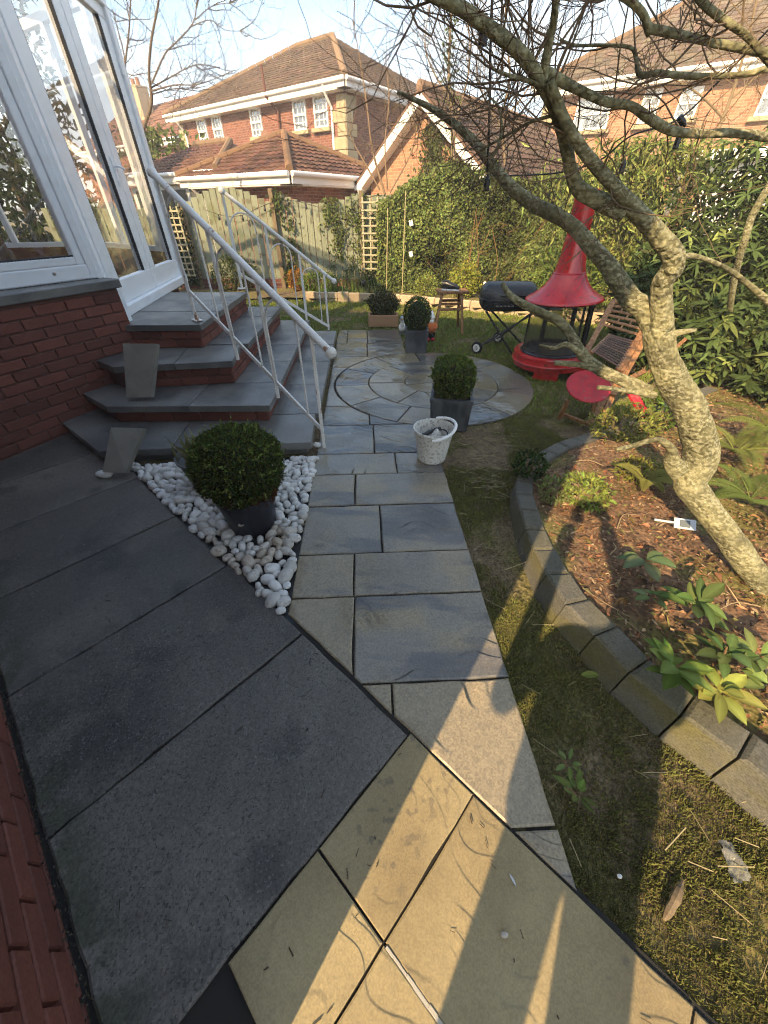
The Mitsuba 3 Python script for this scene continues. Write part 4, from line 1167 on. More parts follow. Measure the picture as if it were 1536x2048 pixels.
put('feather', bigleaf((*(0.352, 0.158), .004), (.5, -.8, .05), (.2, 0, 1), .028, .007), 'm_leafmatte', col=(.6, .6, .6), label='tiny pale feather on the shaded sandy slab', category='feather')
ck2 = thing('stalk', 'pale straw stalk by the sunlit strip of grass next to the edging curve', 'stalk')
put(ck2 + '__stem', tube([(0.623, 1.283, 0.010), (0.773, 1.343, 0.020)], .0018, 6), 'm_vcol', col=(.34, .28, .16))
ck3 = thing('stalk', 'pale straw stalk on the sunny trodden lawn near the plastic wrapper', 'stalk')
put(ck3 + '__stem', tube([(0.816, 0.207, 0.010), (0.902, 0.256, 0.020)], .0018, 6), 'm_vcol', col=(.34, .28, .16))

# ================================================================ the leaning tree of the bed
tk = thing('garden_tree', 'old lichen covered leaning tree with bare branches over the mulch bed', 'tree')


def limb(rows, k=5, wob=.10, n=12, seed=0):
    k, n = k + 3, n + 8
    s = smoothline(rows, k)
    t = tube(s[:, :3], s[:, 3], n)
    v = np.array(t.vertices); c = np.repeat(s[:, :3], n, 0); m = len(c)
    f = 1 + wob * 2 * (meshkit.fbm(v[:m] * 9 + seed, 3, seed) - .5) + wob * 1.2 * (meshkit.fbm(v[:m] * 34 + seed, 3, seed + 1) - .5)
    v[:m] = c + (v[:m] - c) * f[:, None]
    return trimesh.Trimesh(v, t.faces, process=False), s


SK = []


def add_limb(name, rows, n=12, wob=.10, k=5):
    m, s = limb(rows, k, wob, n, len(SK) + 1)
    SK.append(s)
    put(tk + '__' + name, m, 'm_bark', smooth=True)


TRUNK = [(2.001, 0.900, -0.100, 0.0524), (1.856, 1.000, -0.014, 0.0537), (1.690, 1.120, 0.159, 0.0534), (1.524, 1.220, 0.329, 0.0535), (1.421, 1.320, 0.436, 0.0557), (1.386, 1.380, 0.489, 0.0629), (1.410, 1.420, 0.570, 0.0701), (1.388, 1.450, 0.654, 0.0640), (1.292, 1.480, 0.791, 0.0602), (1.207, 1.520, 0.883, 0.0568), (1.135, 1.550, 0.974, 0.0527), (1.100, 1.580, 1.042, 0.0542), (1.079, 1.600, 1.111, 0.0473)]
add_limb('trunk', [(1.84, .80, -.05, .078)] + TRUNK[1:], 20, .10)
add_limb('limb', [(1.117, 1.580, 1.023, 0.0401), (1.029, 1.630, 1.136, 0.0389), (0.975, 1.660, 1.170, 0.0365), (0.932, 1.700, 1.218, 0.0351), (0.884, 1.750, 1.276, 0.0304), (0.814, 1.800, 1.337, 0.0270), (0.757, 1.850, 1.390, 0.0256), (0.685, 1.900, 1.429, 0.0246), (0.602, 1.950, 1.463, 0.0249), (0.511, 2.000, 1.519, 0.0227), (0.428, 2.050, 1.592, 0.0190), (0.367, 2.100, 1.654, 0.0167), (0.276, 2.150, 1.717, 0.0133), (0.176, 2.200, 1.769, 0.0108), (0.055, 2.250, 1.815, 0.0059)], 12)
add_limb('limb', [(1.090, 1.580, 1.079, 0.0413), (1.041, 1.580, 1.183, 0.0349), (1.013, 1.570, 1.241, 0.0332), (1.019, 1.560, 1.280, 0.0362), (0.996, 1.550, 1.325, 0.0336), (0.924, 1.540, 1.374, 0.0284), (0.847, 1.530, 1.420, 0.0265), (0.782, 1.520, 1.455, 0.0248), (0.724, 1.500, 1.487, 0.0184), (0.646, 1.480, 1.529, 0.0167), (0.564, 1.460, 1.576, 0.0150), (0.488, 1.440, 1.631, 0.0131), (0.419, 1.420, 1.697, 0.0126)], 14)
add_limb('limb', [(0.775, 1.530, 1.439, 0.0265), (0.702, 1.550, 1.464, 0.0237), (0.619, 1.550, 1.495, 0.0214), (0.571, 1.530, 1.536, 0.0185), (0.534, 1.500, 1.576, 0.0165), (0.473, 1.470, 1.647, 0.0148), (0.402, 1.440, 1.703, 0.0149), (0.330, 1.400, 1.741, 0.0143), (0.258, 1.370, 1.765, 0.0141), (0.180, 1.340, 1.788, 0.0121), (0.109, 1.310, 1.800, 0.0109), (0.033, 1.280, 1.812, 0.0088)], 12)
add_limb('branch', [(0.409, 1.440, 1.700, 0.0121), (0.402, 1.420, 1.757, 0.0096), (0.398, 1.400, 1.790, 0.0084), (0.382, 1.370, 1.824, 0.0071)], 10)
add_limb('branch', [(0.403, 1.440, 1.721, 0.0118), (0.476, 1.470, 1.705, 0.0115), (0.554, 1.500, 1.690, 0.0104), (0.626, 1.530, 1.679, 0.0103), (0.709, 1.560, 1.676, 0.0101), (0.795, 1.600, 1.656, 0.0121), (0.891, 1.630, 1.634, 0.0116), (0.998, 1.660, 1.631, 0.0113), (1.120, 1.680, 1.635, 0.0114), (1.288, 1.700, 1.624, 0.0121)], 10)
add_limb('branch', [(1.088, 1.500, 1.751, 0.0095), (0.998, 1.500, 1.761, 0.0090), (0.865, 1.500, 1.776, 0.0083), (0.768, 1.500, 1.789, 0.0083), (0.707, 1.500, 1.797, 0.0087), (0.663, 1.500, 1.802, 0.0087)], 10)
add_limb('branch', [(0.676, 1.500, 1.794, 0.0088), (0.636, 1.480, 1.819, 0.0077), (0.586, 1.460, 1.833, 0.0069), (0.521, 1.440, 1.843, 0.0062)], 10)
add_limb('branch', [(1.058, 1.400, 1.672, 0.0077), (0.946, 1.400, 1.726, 0.0074), (0.884, 1.400, 1.757, 0.0067), (0.843, 1.400, 1.774, 0.0066), (0.784, 1.400, 1.794, 0.0076), (0.732, 1.400, 1.815, 0.0074), (0.691, 1.400, 1.839, 0.0067)], 10)
add_limb('branch', [(1.198, 1.650, 1.780, 0.0078), (1.117, 1.650, 1.764, 0.0082), (1.060, 1.660, 1.754, 0.0071), (0.982, 1.670, 1.753, 0.0073), (0.899, 1.680, 1.755, 0.0075), (0.822, 1.700, 1.764, 0.0077), (0.782, 1.720, 1.764, 0.0075), (0.765, 1.740, 1.799, 0.0054), (0.746, 1.760, 1.826, 0.0046), (0.660, 1.780, 1.835, 0.0039), (0.595, 1.800, 1.839, 0.0036), (0.546, 1.820, 1.854, 0.0028)], 9)
add_limb('branch', [(1.125, 1.530, 0.847, 0.0248), (1.077, 1.560, 0.864, 0.0246), (1.005, 1.600, 0.884, 0.0238), (0.949, 1.640, 0.902, 0.0236), (0.871, 1.680, 0.951, 0.0222), (0.820, 1.720, 1.014, 0.0188), (0.763, 1.760, 1.067, 0.0188), (0.676, 1.800, 1.100, 0.0182), (0.602, 1.840, 1.128, 0.0160), (0.554, 1.880, 1.156, 0.0129), (0.528, 1.920, 1.190, 0.0097)], 10)
add_limb('branch', [(0.955, 1.640, 0.900, 0.0157), (0.874, 1.660, 0.917, 0.0120), (0.811, 1.680, 0.919, 0.0115), (0.761, 1.700, 0.917, 0.0109)], 8)
add_limb('branch', [(0.877, 1.680, 0.938, 0.0144), (0.820, 1.660, 0.982, 0.0109), (0.765, 1.660, 1.006, 0.0093), (0.724, 1.660, 0.990, 0.0071), (0.664, 1.680, 0.996, 0.0056)], 8)
add_limb('branch', [(1.151, 1.530, 0.836, 0.0161), (1.036, 1.520, 0.856, 0.0104), (0.939, 1.510, 0.872, 0.0090), (0.880, 1.500, 0.880, 0.0083)], 8)
add_limb('branch', [(1.356, 1.420, 0.517, 0.0468), (1.271, 1.400, 0.583, 0.0335), (1.214, 1.380, 0.664, 0.0175), (1.128, 1.360, 0.715, 0.0129), (1.075, 1.360, 0.706, 0.0110), (1.029, 1.360, 0.687, 0.0097), (0.962, 1.350, 0.676, 0.0084)], 10)
add_limb('branch', [(1.022, 1.560, 1.310, 0.0139), (1.101, 1.600, 1.318, 0.0085), (1.252, 1.650, 1.286, 0.0076), (1.392, 1.700, 1.240, 0.0090), (1.629, 1.750, 1.136, 0.0131)], 8)
add_limb('branch', [(1.027, 1.640, 1.152, 0.0167), (1.003, 1.700, 1.189, 0.0131), (0.975, 1.740, 1.209, 0.0080)], 8)
add_limb('branch', [(1.110, 1.570, 1.026, 0.0173), (1.131, 1.550, 1.072, 0.0138), (1.197, 1.540, 1.089, 0.0060)], 8)
add_limb('branch', [(0.418, 2.050, 1.592, 0.0089), (0.454, 2.070, 1.637, 0.0067), (0.466, 2.100, 1.697, 0.0059), (0.447, 2.120, 1.754, 0.0045), (0.402, 2.140, 1.790, 0.0033)], 7)
add_limb('branch', [(0.473, 1.480, 1.649, 0.0047), (0.411, 1.500, 1.636, 0.0037), (0.351, 1.550, 1.611, 0.0036), (0.298, 1.600, 1.589, 0.0029)], 7)
add_limb('branch', [(0.428, 1.440, 1.692, 0.0058), (0.357, 1.420, 1.701, 0.0046), (0.300, 1.400, 1.707, 0.0038), (0.264, 1.380, 1.712, 0.0027)], 7)

# twigs: grown from the upper limbs, curling up at the ends
tg = np.random.default_rng(77)


def grow(p, d, L, r, lvl, out, up=.25, seg=6, bend=.35, kids=3, g_=tg, sides=4):
    pts = [np.array(p, float)]; d = nrm(d)
    for i in range(seg):
        d = nrm(d + g_.normal(size=3) * bend * .5 + np.array([0, 0, up * .25]))
        pts.append(pts[-1] + d * L / seg)
    rr = np.linspace(r, max(r * .4, .0007), seg + 1)
    out.append(tube(pts, rr, sides, cap=False))
    if lvl > 0:
        for c in range(kids):
            i = g_.integers(1, seg + 1); ax = nrm(g_.normal(size=3))
            grow(pts[i], nrm(nrm(pts[i] - pts[i - 1]) * .75 + ax * .75), L * g_.uniform(.4, .75), max(rr[i] * .7, .0009), lvl - 1, out, up, max(4, seg - 1), bend, kids, g_, max(3, sides - 1))


for si, cnt, lo, L0, lv in ((1, 13, 40, .28, 1), (3, 16, 22, .36, 2), (4, 7, 2, .36, 2), (5, 12, 3, .36, 2), (6, 7, 3, .32, 2), (7, 5, 3, .32, 2), (8, 5, 8, .34, 2), (9, 12, 8, .36, 2), (18, 8, 6, .22, 1), (19, 10, 4, .30, 2), (20, 10, 4, .30, 2), (2, 8, 46, .34, 2)):
    s = SK[si]; tw = []
    for c in range(cnt):
        i = tg.integers(min(lo, len(s) - 3), len(s) - 1)
        dirn = nrm(s[min(i + 1, len(s) - 1), :3] - s[i - 1, :3])
        grow(s[i, :3], nrm(dirn * .35 + nrm(tg.normal(size=3)) * .9 + (-.25, .15, .12)), L0 * tg.uniform(.6, 1.25), .0026, lv, tw)
    put(tk + '__twigs', cat(tw), 'm_vcol', smooth=True, col=(.15, .105, .065), kind='stuff')

# bulbs on a cord strung through the branches
lk = thing('string_light', 'black festoon light cord hanging through the bare branches', 'string light')
put(lk + '__cord', tube(smoothline([(c[0], c[1], c[2]) for c in ((0.308, 1.750, 1.928), (0.316, 1.750, 1.857), (0.333, 1.760, 1.761), (0.350, 1.760, 1.651), (0.364, 1.770, 1.547))], 5), .0042, 6), 'm_black', smooth=True)
lk2 = thing('string_light', 'thin black festoon cord crossing behind the branches to the right', 'string light')
put(lk2 + '__cord', tube(smoothline([(c[0], c[1], c[2]) for c in ((0.558, 2.300, 1.564), (0.807, 2.300, 1.576), (0.954, 2.250, 1.614), (1.036, 2.200, 1.684), (1.180, 2.150, 1.724), (1.260, 2.100, 1.821), (1.298, 2.000, 1.915))], 6), .0035, 6), 'm_black', smooth=True)


def bulb(p, label, r=.030, tilt=(0, 0, -1), clear=True):
    k = thing('festoon_bulb', label, 'light bulb', 'festoon bulbs hanging in the tree')
    M = trimesh.transformations.translation_matrix(p) @ trimesh.geometry.align_vectors([0, 0, -1], nrm(tilt)) @ np.diag([.8, .8, .8, 1] if clear else [.62, .62, .62, 1])
    put(k + '__socket', lathe([(0, .05), (.008, .05), (.011, .035), (.017, .03), (.0175, -.012), (.019, -.02), (.015, -.024), (0, -.02)], 16).apply_transform(M), 'm_black', smooth=35)
    if clear:
        put(k + '__glass', lathe([(.012, -.02), (.014, -.034), (r * .85, -.065), (r, -.088), (r * .88, -.108), (r * .5, -.122), (0, -.127)], 24).apply_transform(M), 'm_bulb', smooth=True)
        put(k + '__filament', tube([M[:3, :3] @ q + M[:3, 3] for q in ([.0, 0, -.03], [.006, 0, -.07], [-.006, 0, -.08], [.004, 0, -.095])], .001, 4), 'm_steel')


bulb((0.368, 1.770, 1.511), 'dark festoon bulb hanging lowest on the vertical cord in front of the hedge', clear=False)
bulb((0.290, 1.720, 1.839), 'clear glass festoon bulb just under the thick upper branch', .033)
bulb((1.211, 2.150, 1.655), 'dark capped festoon bulb hanging in front of the porch of the right house', .022, (0, 0, -1), False)
bulb((1.040, 2.200, 1.582), 'dark capped festoon bulb hanging over the hedge beside the twin stems', .022, (0, 0, -1), False)
bulb((1.194, 2.150, 1.724), 'dark bulb holder lying along the long right branch', .02, (-.7, .1, .5), False)

# ================================================================ bed plants
def leafplant(label, base, n, L, W, h, col, seed, spread=.09, tilt=.35, cat_='plant', name='broadleaf_plant', group=None):
    k = thing(name, label, cat_, group); r = np.random.default_rng(seed); b = np.array(base, float)
    st = [tube([b, b + (r.normal() * .01, r.normal() * .01, h * .55), b + (r.normal() * .02, r.normal() * .02, h)], [.005, .004, .003], 6)]
    put(k + '__stem', st[0], 'm_vcol', col=(.13, .075, .04))
    n = int(n * 1.6)
    for i in range(n):
        a = i * 2.4 + r.normal() * .35; t = .45 + .55 * i / n
        p0_ = r.random()
        z = h * t; p = b + (math.cos(a) * .012, math.sin(a) * .012, z)
        dv = np.array([math.cos(a), math.sin(a), tilt + .5 * t * tilt + r.normal() * .22])
        c = np.asarray(col) * (1 + .18 * r.normal()) * (1 + .06 * r.normal(size=3))
        put(k + '__leaf', bigleaf(p, dv, (0, 0, 1), L * r.uniform(.45, 1.15), W * r.uniform(.6, 1.1), r.uniform(.08, .25), r.uniform(.0, .55)), 'm_leaf', smooth=True, col=np.repeat(np.clip(np.array([c * (1.0, .95, .9), c * 1.5, c * (1.15, 1.05, 1.0)]), .01, .6), 6, 0))
    return k


leafplant('grey green broad leaved plant with two large flat leaves, farthest from the edging blocks', (1.189, 1.164, 0.160), 4, .115, .06, .07, (.12, .17, .085), 1, tilt=.1)
leafplant('broad leaved plant with a ring of dull green leaves in half shade', (1.227, 0.893, 0.160), 9, .115, .05, .12, (.10, .15, .05), 2)
leafplant('small dull green seedling plant left of the ring leaved plant', (1.115, 0.967, 0.160), 4, .09, .04, .05, (.12, .16, .07), 3, tilt=.15)
leafplant('upright broad leaved plant close behind the edging blocks', (0.993, 0.639, 0.150), 10, .10, .048, .11, (.115, .165, .04), 4)
leafplant('dark broad leaved plant between the upright plant and the tree trunk', (1.200, 0.690, 0.160), 8, .09, .05, .11, (.075, .115, .04), 5)
leafplant('yellow green variegated plant spreading over the sunlit mulch', (1.129, 0.583, 0.140), 7, .105, .05, .07, (.21, .24, .06), 6, tilt=.2)
leafplant('bright green broad leaved plant at the right end of the bed plants', (1.329, 0.695, 0.150), 7, .11, .055, .09, (.16, .21, .07), 7)
leafplant('large leaved green plant low against the frame edge in the sunny bed', (1.325, 0.600, 0.140), 6, .12, .06, .06, (.15, .20, .06), 8, tilt=.2)
leafplant('small broad leaved weed growing at the path edge in the shaded strip', (0.611, 0.340, 0.000), 6, .055, .022, .03, (.10, .14, .04), 9, tilt=.3, name='weed')
leafplant('tiny leafy weed on the shaded strip above the path edge weed', (0.615, 0.422, 0.000), 5, .045, .018, .03, (.11, .15, .05), 10, tilt=.3, name='weed')


def bush(label, c, rad, n, L, W, col, seed, name='shrub', cat_='shrub', up=.3, mat='m_leaf', shell=.6, stems=5, lowcut=0.0, var=.3):
    k = thing(name, label, cat_); r = np.random.default_rng(seed); c = np.array(c, float); rad = np.array(rad, float)
    d = nrm(r.normal(size=(n, 3))); rr = (shell + (1 - shell) * r.random(n)) * (.72 + .5 * meshkit.fbm(d * 2.6 + seed, 3, seed))
    P = c + d * rr[:, None] * rad; P[:, 2] = np.maximum(P[:, 2], lowcut)
    D = nrm(d + r.normal(size=(n, 3)) * .8 + [0, 0, up]); U = nrm(d * .6 + r.normal(size=(n, 3)) * .5 + [0, 0, .6])
    put(k + '__foliage', leafcloud(P, D, U, L * r.uniform(.6, 1.25, n), W, .18, .15), mat, col=colvar(col, n, r, var), kind='stuff')
    st = []
    for i in range(stems):
        e = c + nrm(r.normal(size=3)) * rad * .75
        st.append(tube([(c[0] + r.normal() * .03, c[1] + r.normal() * .03, max(0, c[2] - rad[2])), (c + e) / 2, e], [.012, .009, .004], 5))
    put(k + '__stems', cat(st), 'm_greywood', kind='stuff')
    return k


bush('small dark green shrublet growing over the curve of the stone edging', (.955, 2.05, .16), (.11, .12, .09), 420, .035, .018, (.035, .06, .018), 20)
bush('yellow green sunlit shrublet in the middle of the mulch bed', (1.20, 1.78, .15), (.14, .17, .08), 420, .04, .018, (.20, .24, .06), 21)
bush('low pale green clump beside the curve of the edging', (1.03, 1.80, .14), (.10, .12, .06), 260, .035, .016, (.17, .20, .07), 22)
bush('loose yellow green clump in front of the fallen white card', (1.85, 2.62, .17), (.30, .20, .12), 700, .045, .018, (.19, .20, .055), 23)
bush('green ground covering clump under the red plank', (2.28, 2.85, .17), (.26, .2, .12), 600, .045, .02, (.10, .15, .035), 24)
bush('moss green tuft under the short left stub of the tree', (1.62, 1.98, .16), (.16, .14, .06), 420, .035, .014, (.17, .17, .04), 25)


def fern(label, base, n, L, seed, col=(.20, .22, .06), az=(0, 6.28)):
    k = thing('fern', label, 'fern'); r = np.random.default_rng(seed); b = np.array(base, float)
    for i in range(n):
        a = r.uniform(*az); l = L * r.uniform(.75, 1.15); t = np.linspace(0, 1, 15)
        c = b + np.stack([np.cos(a) * t * l * .85, np.sin(a) * t * l * .85, (t * .75 - t ** 2 * .62) * l], 1)
        dd_ = nrm(np.gradient(c, axis=0)); sd = nrm(np.cross(dd_, [0, 0, 1.0])); P, D, U, Ls = [], [], [], []
        for j in range(2, 15):
            for s in (-1, 1):
                for q in (0, .33, .66):
                    P.append(c[j] - dd_[j] * q * l / 14); D.append(sd[j] * s + dd_[j] * .45 - np.array([0, 0, .15])); U.append((0, 0, 1)); Ls.append(l * .26 * (1 - t[j]) ** .7 + .01)
        m = leafcloud(P, D, U, np.array(Ls), .0085, .08)
        put(k + '__frond', cat(m, tube(c, np.linspace(.0035, .001, 15), 4)), 'm_leafmatte', col=np.clip(np.asarray(col) * (1 + .2 * r.normal()), .01, .5))


fern('sunlit fern with arching fronds right of the tree trunk', (2.323, 2.142, 0.200), 9, .42, 31)
fern('fern with long yellow green fronds at the right edge of the frame', (2.725, 2.348, 0.220), 10, .5, 32, (.18, .21, .05))
fern('smaller fern half in shade low beside the trunk knob', (2.028, 1.627, 0.200), 8, .36, 33, (.13, .17, .045))
fern('mossy fern below the short left stub of the tree', (1.590, 1.865, 0.170), 7, .22, 34, (.20, .19, .05))

# mulch chips and dry stalks on the bed
g_ = np.random.default_rng(51)


def scatter(poly, n, g_):
    x0, y0, x1, y1 = poly.bounds; out = np.zeros((0, 2))
    while len(out) < n:
        p = np.c_[g_.uniform(x0, x1, n), g_.uniform(y0, y1, n)]; out = np.vstack([out, p[shapely.contains_xy(poly, p[:, 0], p[:, 1])]])
    return out[:n]


nearbed = bed_poly.buffer(-.13).intersection(Polygon([(0, -.5), (4.2, -.5), (4.2, 5), (0, 5)]))
n = 26000
xy = scatter(nearbed, n, g_); z = -.03 + bed_h(xy[:, 0], xy[:, 1]) + .004 + g_.random(n) * .016
a = g_.uniform(0, 6.28, n)
D = np.c_[np.cos(a), np.sin(a), g_.normal(size=n) * .25]
m = leafcloud(np.c_[xy, z], D, np.c_[g_.normal(size=(n, 2)) * .5, np.ones(n)], g_.uniform(.008, .06, n) * g_.uniform(.4, 1, n), g_.uniform(.004, .018, n), .12)
cc = np.array([(.20, .085, .040), (.29, .15, .075), (.10, .05, .028), (.34, .24, .14), (.07, .042, .026), (.15, .14, .045)])[g_.integers(0, 6, n)]
put('flower_bed__mulch_chips', m, 'm_vcol', col=np.repeat(cc * (1 + .2 * g_.normal(size=(n, 1))).clip(.4, 1.6), 4, 0), kind='stuff')
n = 900
xy = scatter(nearbed, n, g_); z = -.03 + bed_h(xy[:, 0], xy[:, 1]) + .014 + g_.random(n) * .02
a = g_.uniform(0, 6.28, n)
m = leafcloud(np.c_[xy, z], np.c_[np.cos(a), np.sin(a), g_.normal(size=n) * .3], np.c_[g_.normal(size=(n, 2)) * .6, np.ones(n)], g_.uniform(.025, .07, n), g_.uniform(.012, .03, n), .3, .2)
put('flower_bed__dead_leaves', m, 'm_leafmatte', col=colvar((.27, .165, .085), n, g_, .35, .12), kind='stuff')
st = []
for i in range(90):
    p = scatter(nearbed, 1, g_)[0]; a = g_.uniform(0, 6.28); l = g_.uniform(.05, .22); zz = float(-.03 + bed_h(p[:1], p[1:])[0]) + .02
    st.append(tube(smoothline([(p[0], p[1], zz), (p[0] + math.cos(a) * l * .5, p[1] + math.sin(a) * l * .5, zz + g_.uniform(0, .03)), (p[0] + math.cos(a + .3) * l, p[1] + math.sin(a + .3) * l, zz)], 3), g_.uniform(.0012, .003), 4))
put('flower_bed__dry_stalks', cat(st), 'm_vcol', col=(.34, .25, .14), kind='stuff')

# ================================================================ the grass
solid = [patio_poly.buffer(-.0), path_only, circle_poly, steps_poly, wall_poly, gravel_poly, bed_poly, Polygon([pat(-.5, 1.3), pat(-.5, -.3), pat(.46, -.3), pat(.46, 1.3)])]
lawn_poly = Polygon([(-3.2, 5.2), (-3.2, 8.8), (0, 8.4), (1.6, 7.7), (3.8, 6.5), (5.0, 5.6), (3.2, 3.7), (1.5, 2.6), (.9, 1.9), (1.1, .3), (1.8, -.9), (.9, -.6), (.4, .3), (.3, 5), (-.5, 6.1)]).buffer(.2)
for s in solid:
    lawn_poly = lawn_poly.difference(s.buffer(-.014 if s is path_only or s is circle_poly else .004))
lawn_poly = lawn_poly.difference(Polygon(np.vstack([border_line, [[9, 12], [-9, 12]]])))
near_poly = lawn_poly.intersection(Polygon([(0, -1), (3, -1), (3, 3.2), (0, 3.2)]))


def grass(key, poly, n, L, w, g_, thr, col, lean, nm):
    xy = scatter(poly, n, g_)
    dens = meshkit.fbm(np.c_[xy * 2.5, np.zeros(n)], 4, 21)
    xy = xy[dens + g_.normal(size=n) * .06 > thr]; n = len(xy)
    clump = meshkit.noise(np.c_[xy * 22, np.zeros(n)], 5)
    a = g_.uniform(0, 6.28, n); ln = lean * g_.uniform(.4, 1.6, n)
    D = np.c_[np.cos(a) * ln, np.sin(a) * ln, np.ones(n)]
    m = leafcloud(np.c_[xy, np.full(n, -.022)], D, np.c_[np.cos(a), np.sin(a), -ln], L * g_.uniform(.4, 1.3, n) * (.5 + clump), w, .05, .35)
    dry = (g_.random(n) < .16)[:, None]
    c = np.where(dry, (.26, .21, .10), np.asarray(col) * (.75 + .5 * clump)[:, None])
    put(key, m, 'm_leafmatte', col=np.repeat(np.clip(c * (1 + .22 * g_.normal(size=(n, 1))), .01, .6), 4, 0), kind='stuff', **nm)


grass('grass', near_poly, 200000, .019, .0013, np.random.default_rng(61), .46, (.19, .20, .064), 1.1, dict(label='thin trodden grass between the paving and the stone edging', category='grass'))
grass('grass', lawn_poly.difference(near_poly), 75000, .042, .0055, np.random.default_rng(62), .34, (.20, .26, .055), .9, dict(label='mossy green lawn in front of the fence and hedge', category='grass'))
g_ = np.random.default_rng(63)
st = []
strawp = [(np.array([.62, 2.42]), .18, 130), (np.array([.74, 2.1]), .10, 80), (np.array([.85, 2.75]), .25, 60), (np.array([.62, 1.3]), .2, 16), (np.array([.75, .45]), .2, 14), (np.array([1.05, .15]), .15, 16), (np.array([-.56, 1.62]), .05, 26)]
for c, s, k in strawp:
    for i in range(k):
        p = c + g_.normal(size=2) * s * (1, 1); a = g_.normal() * .8; l = g_.uniform(.025, .10)
        inbad = any(q.contains(Point(p)) for q in (path_only, bed_poly, circle_poly))
        if inbad and g_.random() < .93:
            continue
        z = .012 if not inbad else .004
        st.append(tube([(p[0], p[1], z + g_.random() * .01), (p[0] + math.cos(a) * l, p[1] + math.sin(a) * l, z + g_.random() * .015)], g_.uniform(.0006, .0014), 3, cap=False))
put('straw', cat(st), 'm_vcol', col=(.30, .245, .14), kind='stuff', label='dry straw and pulled stalks strewn over the worn lawn', category='straw')
st = []
for i in range(130):                                    # specks on the slabs
    a, b = g_.uniform(-.5, .42), g_.uniform(-2.4, .5); p = pat(a, b); t = g_.uniform(0, 6.28); l = g_.uniform(.006, .028)
    st.append(tube([(*p, .003), (p[0] + math.cos(t) * l, p[1] + math.sin(t) * l, .004)], g_.uniform(.0008, .002), 3))
put('debris', cat(st), 'm_vcol', col=(.06, .045, .03), kind='stuff', label='small twigs and crumbs of dirt scattered over the patio slabs', category='debris')
n = 1100                                                # moss and dirt along the joints by the wall
b_ = g_.uniform(-3.6, .3, n); a_ = -.522 + g_.normal(size=n) * .010
xy = np.outer(a_, UU) + np.outer(b_, VV)
put('wall_moss', leafcloud(np.c_[xy, np.full(n, -.004)], np.c_[g_.normal(size=(n, 2)), np.abs(g_.normal(size=n)) * .5], np.c_[g_.normal(size=(n, 2)) * .3, np.ones(n)], .009, .005), 'm_vcol', col=colvar((.05, .04, .028), n, g_, .5), kind='stuff', label='dirt and moss gathered in the gap between slabs and house wall', category='moss')

# ================================================================ the far plants: hedge, fence ivy, borders
def hedge_mass(key, n, fn, L, W, col, seed, up=.1, mat='m_leaf', var=.35, out=(0, -1, .25)):
    """fn(r, n) returns the base points and their shading factor."""
    r = np.random.default_rng(seed); P, k = fn(r, n); n = len(P)
    D = nrm(r.normal(size=(n, 3)) * .8 + np.asarray(out) * .5 + [0, 0, up]); U = nrm(r.normal(size=(n, 3)) * .6 + np.asarray(out))
    c = np.asarray(col) * k[:, None] * (1 + var * r.normal(size=(n, 1))) * (1 + .07 * r.normal(size=(n, 3)))
    put(key, leafcloud(P, D, U, L * r.uniform(.45, 1.5, n), W * r.uniform(.6, 1.3, n), .2, .15), mat, col=np.repeat(np.clip(c, .006, .5), 4, 0), kind='stuff')


hk3 = thing('hedge', 'tall ivy covered hedge behind the lawn between trellis and fireplace', 'hedge')
HX = np.array([-.12, .0, .2, .6, 1.0, 1.4, 1.8, 2.3, 2.9, 3.5, 4.2, 5.2]); HZ = np.array([1.58, 1.66, 1.76, 1.90, 2.02, 2.05, 2.0, 1.96, 1.92, 1.86, 1.85, 1.85])


def hedge_pts(r, n):
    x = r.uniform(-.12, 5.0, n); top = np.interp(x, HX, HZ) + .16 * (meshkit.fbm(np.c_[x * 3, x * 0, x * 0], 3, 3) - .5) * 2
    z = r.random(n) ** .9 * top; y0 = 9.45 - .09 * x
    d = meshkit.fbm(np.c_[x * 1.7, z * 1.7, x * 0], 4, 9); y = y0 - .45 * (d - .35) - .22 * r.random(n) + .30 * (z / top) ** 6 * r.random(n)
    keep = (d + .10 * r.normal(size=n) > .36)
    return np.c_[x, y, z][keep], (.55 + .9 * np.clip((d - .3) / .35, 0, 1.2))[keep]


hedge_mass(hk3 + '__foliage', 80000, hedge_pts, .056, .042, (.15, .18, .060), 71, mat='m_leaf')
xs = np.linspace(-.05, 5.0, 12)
put(hk3 + '__branches', cat([bar((x, 9.58 - .09 * x, 0), (x + .46, 9.54 - .09 * x, 0), .25, .1) for x in xs[:-1]], [tm([(x, 9.52 - .09 * x, -.05), (x2, 9.52 - .09 * x2, -.05), (x2, 9.52 - .09 * x2, np.interp(x2, HX, HZ) - .12), (x, 9.52 - .09 * x, np.interp(x, HX, HZ) - .12), (x, 9.8 - .09 * x, -.05), (x2, 9.8 - .09 * x2, -.05), (x2, 9.8 - .09 * x2, np.interp(x2, HX, HZ) - .12), (x, 9.8 - .09 * x, np.interp(x, HX, HZ) - .12)], [[0, 1, 2, 3], [7, 6, 5, 4], [3, 2, 6, 7]]) for x, x2 in zip(xs[:-1], xs[1:])]), 'm_vcol', col=(.030, .028, .014), kind='stuff')

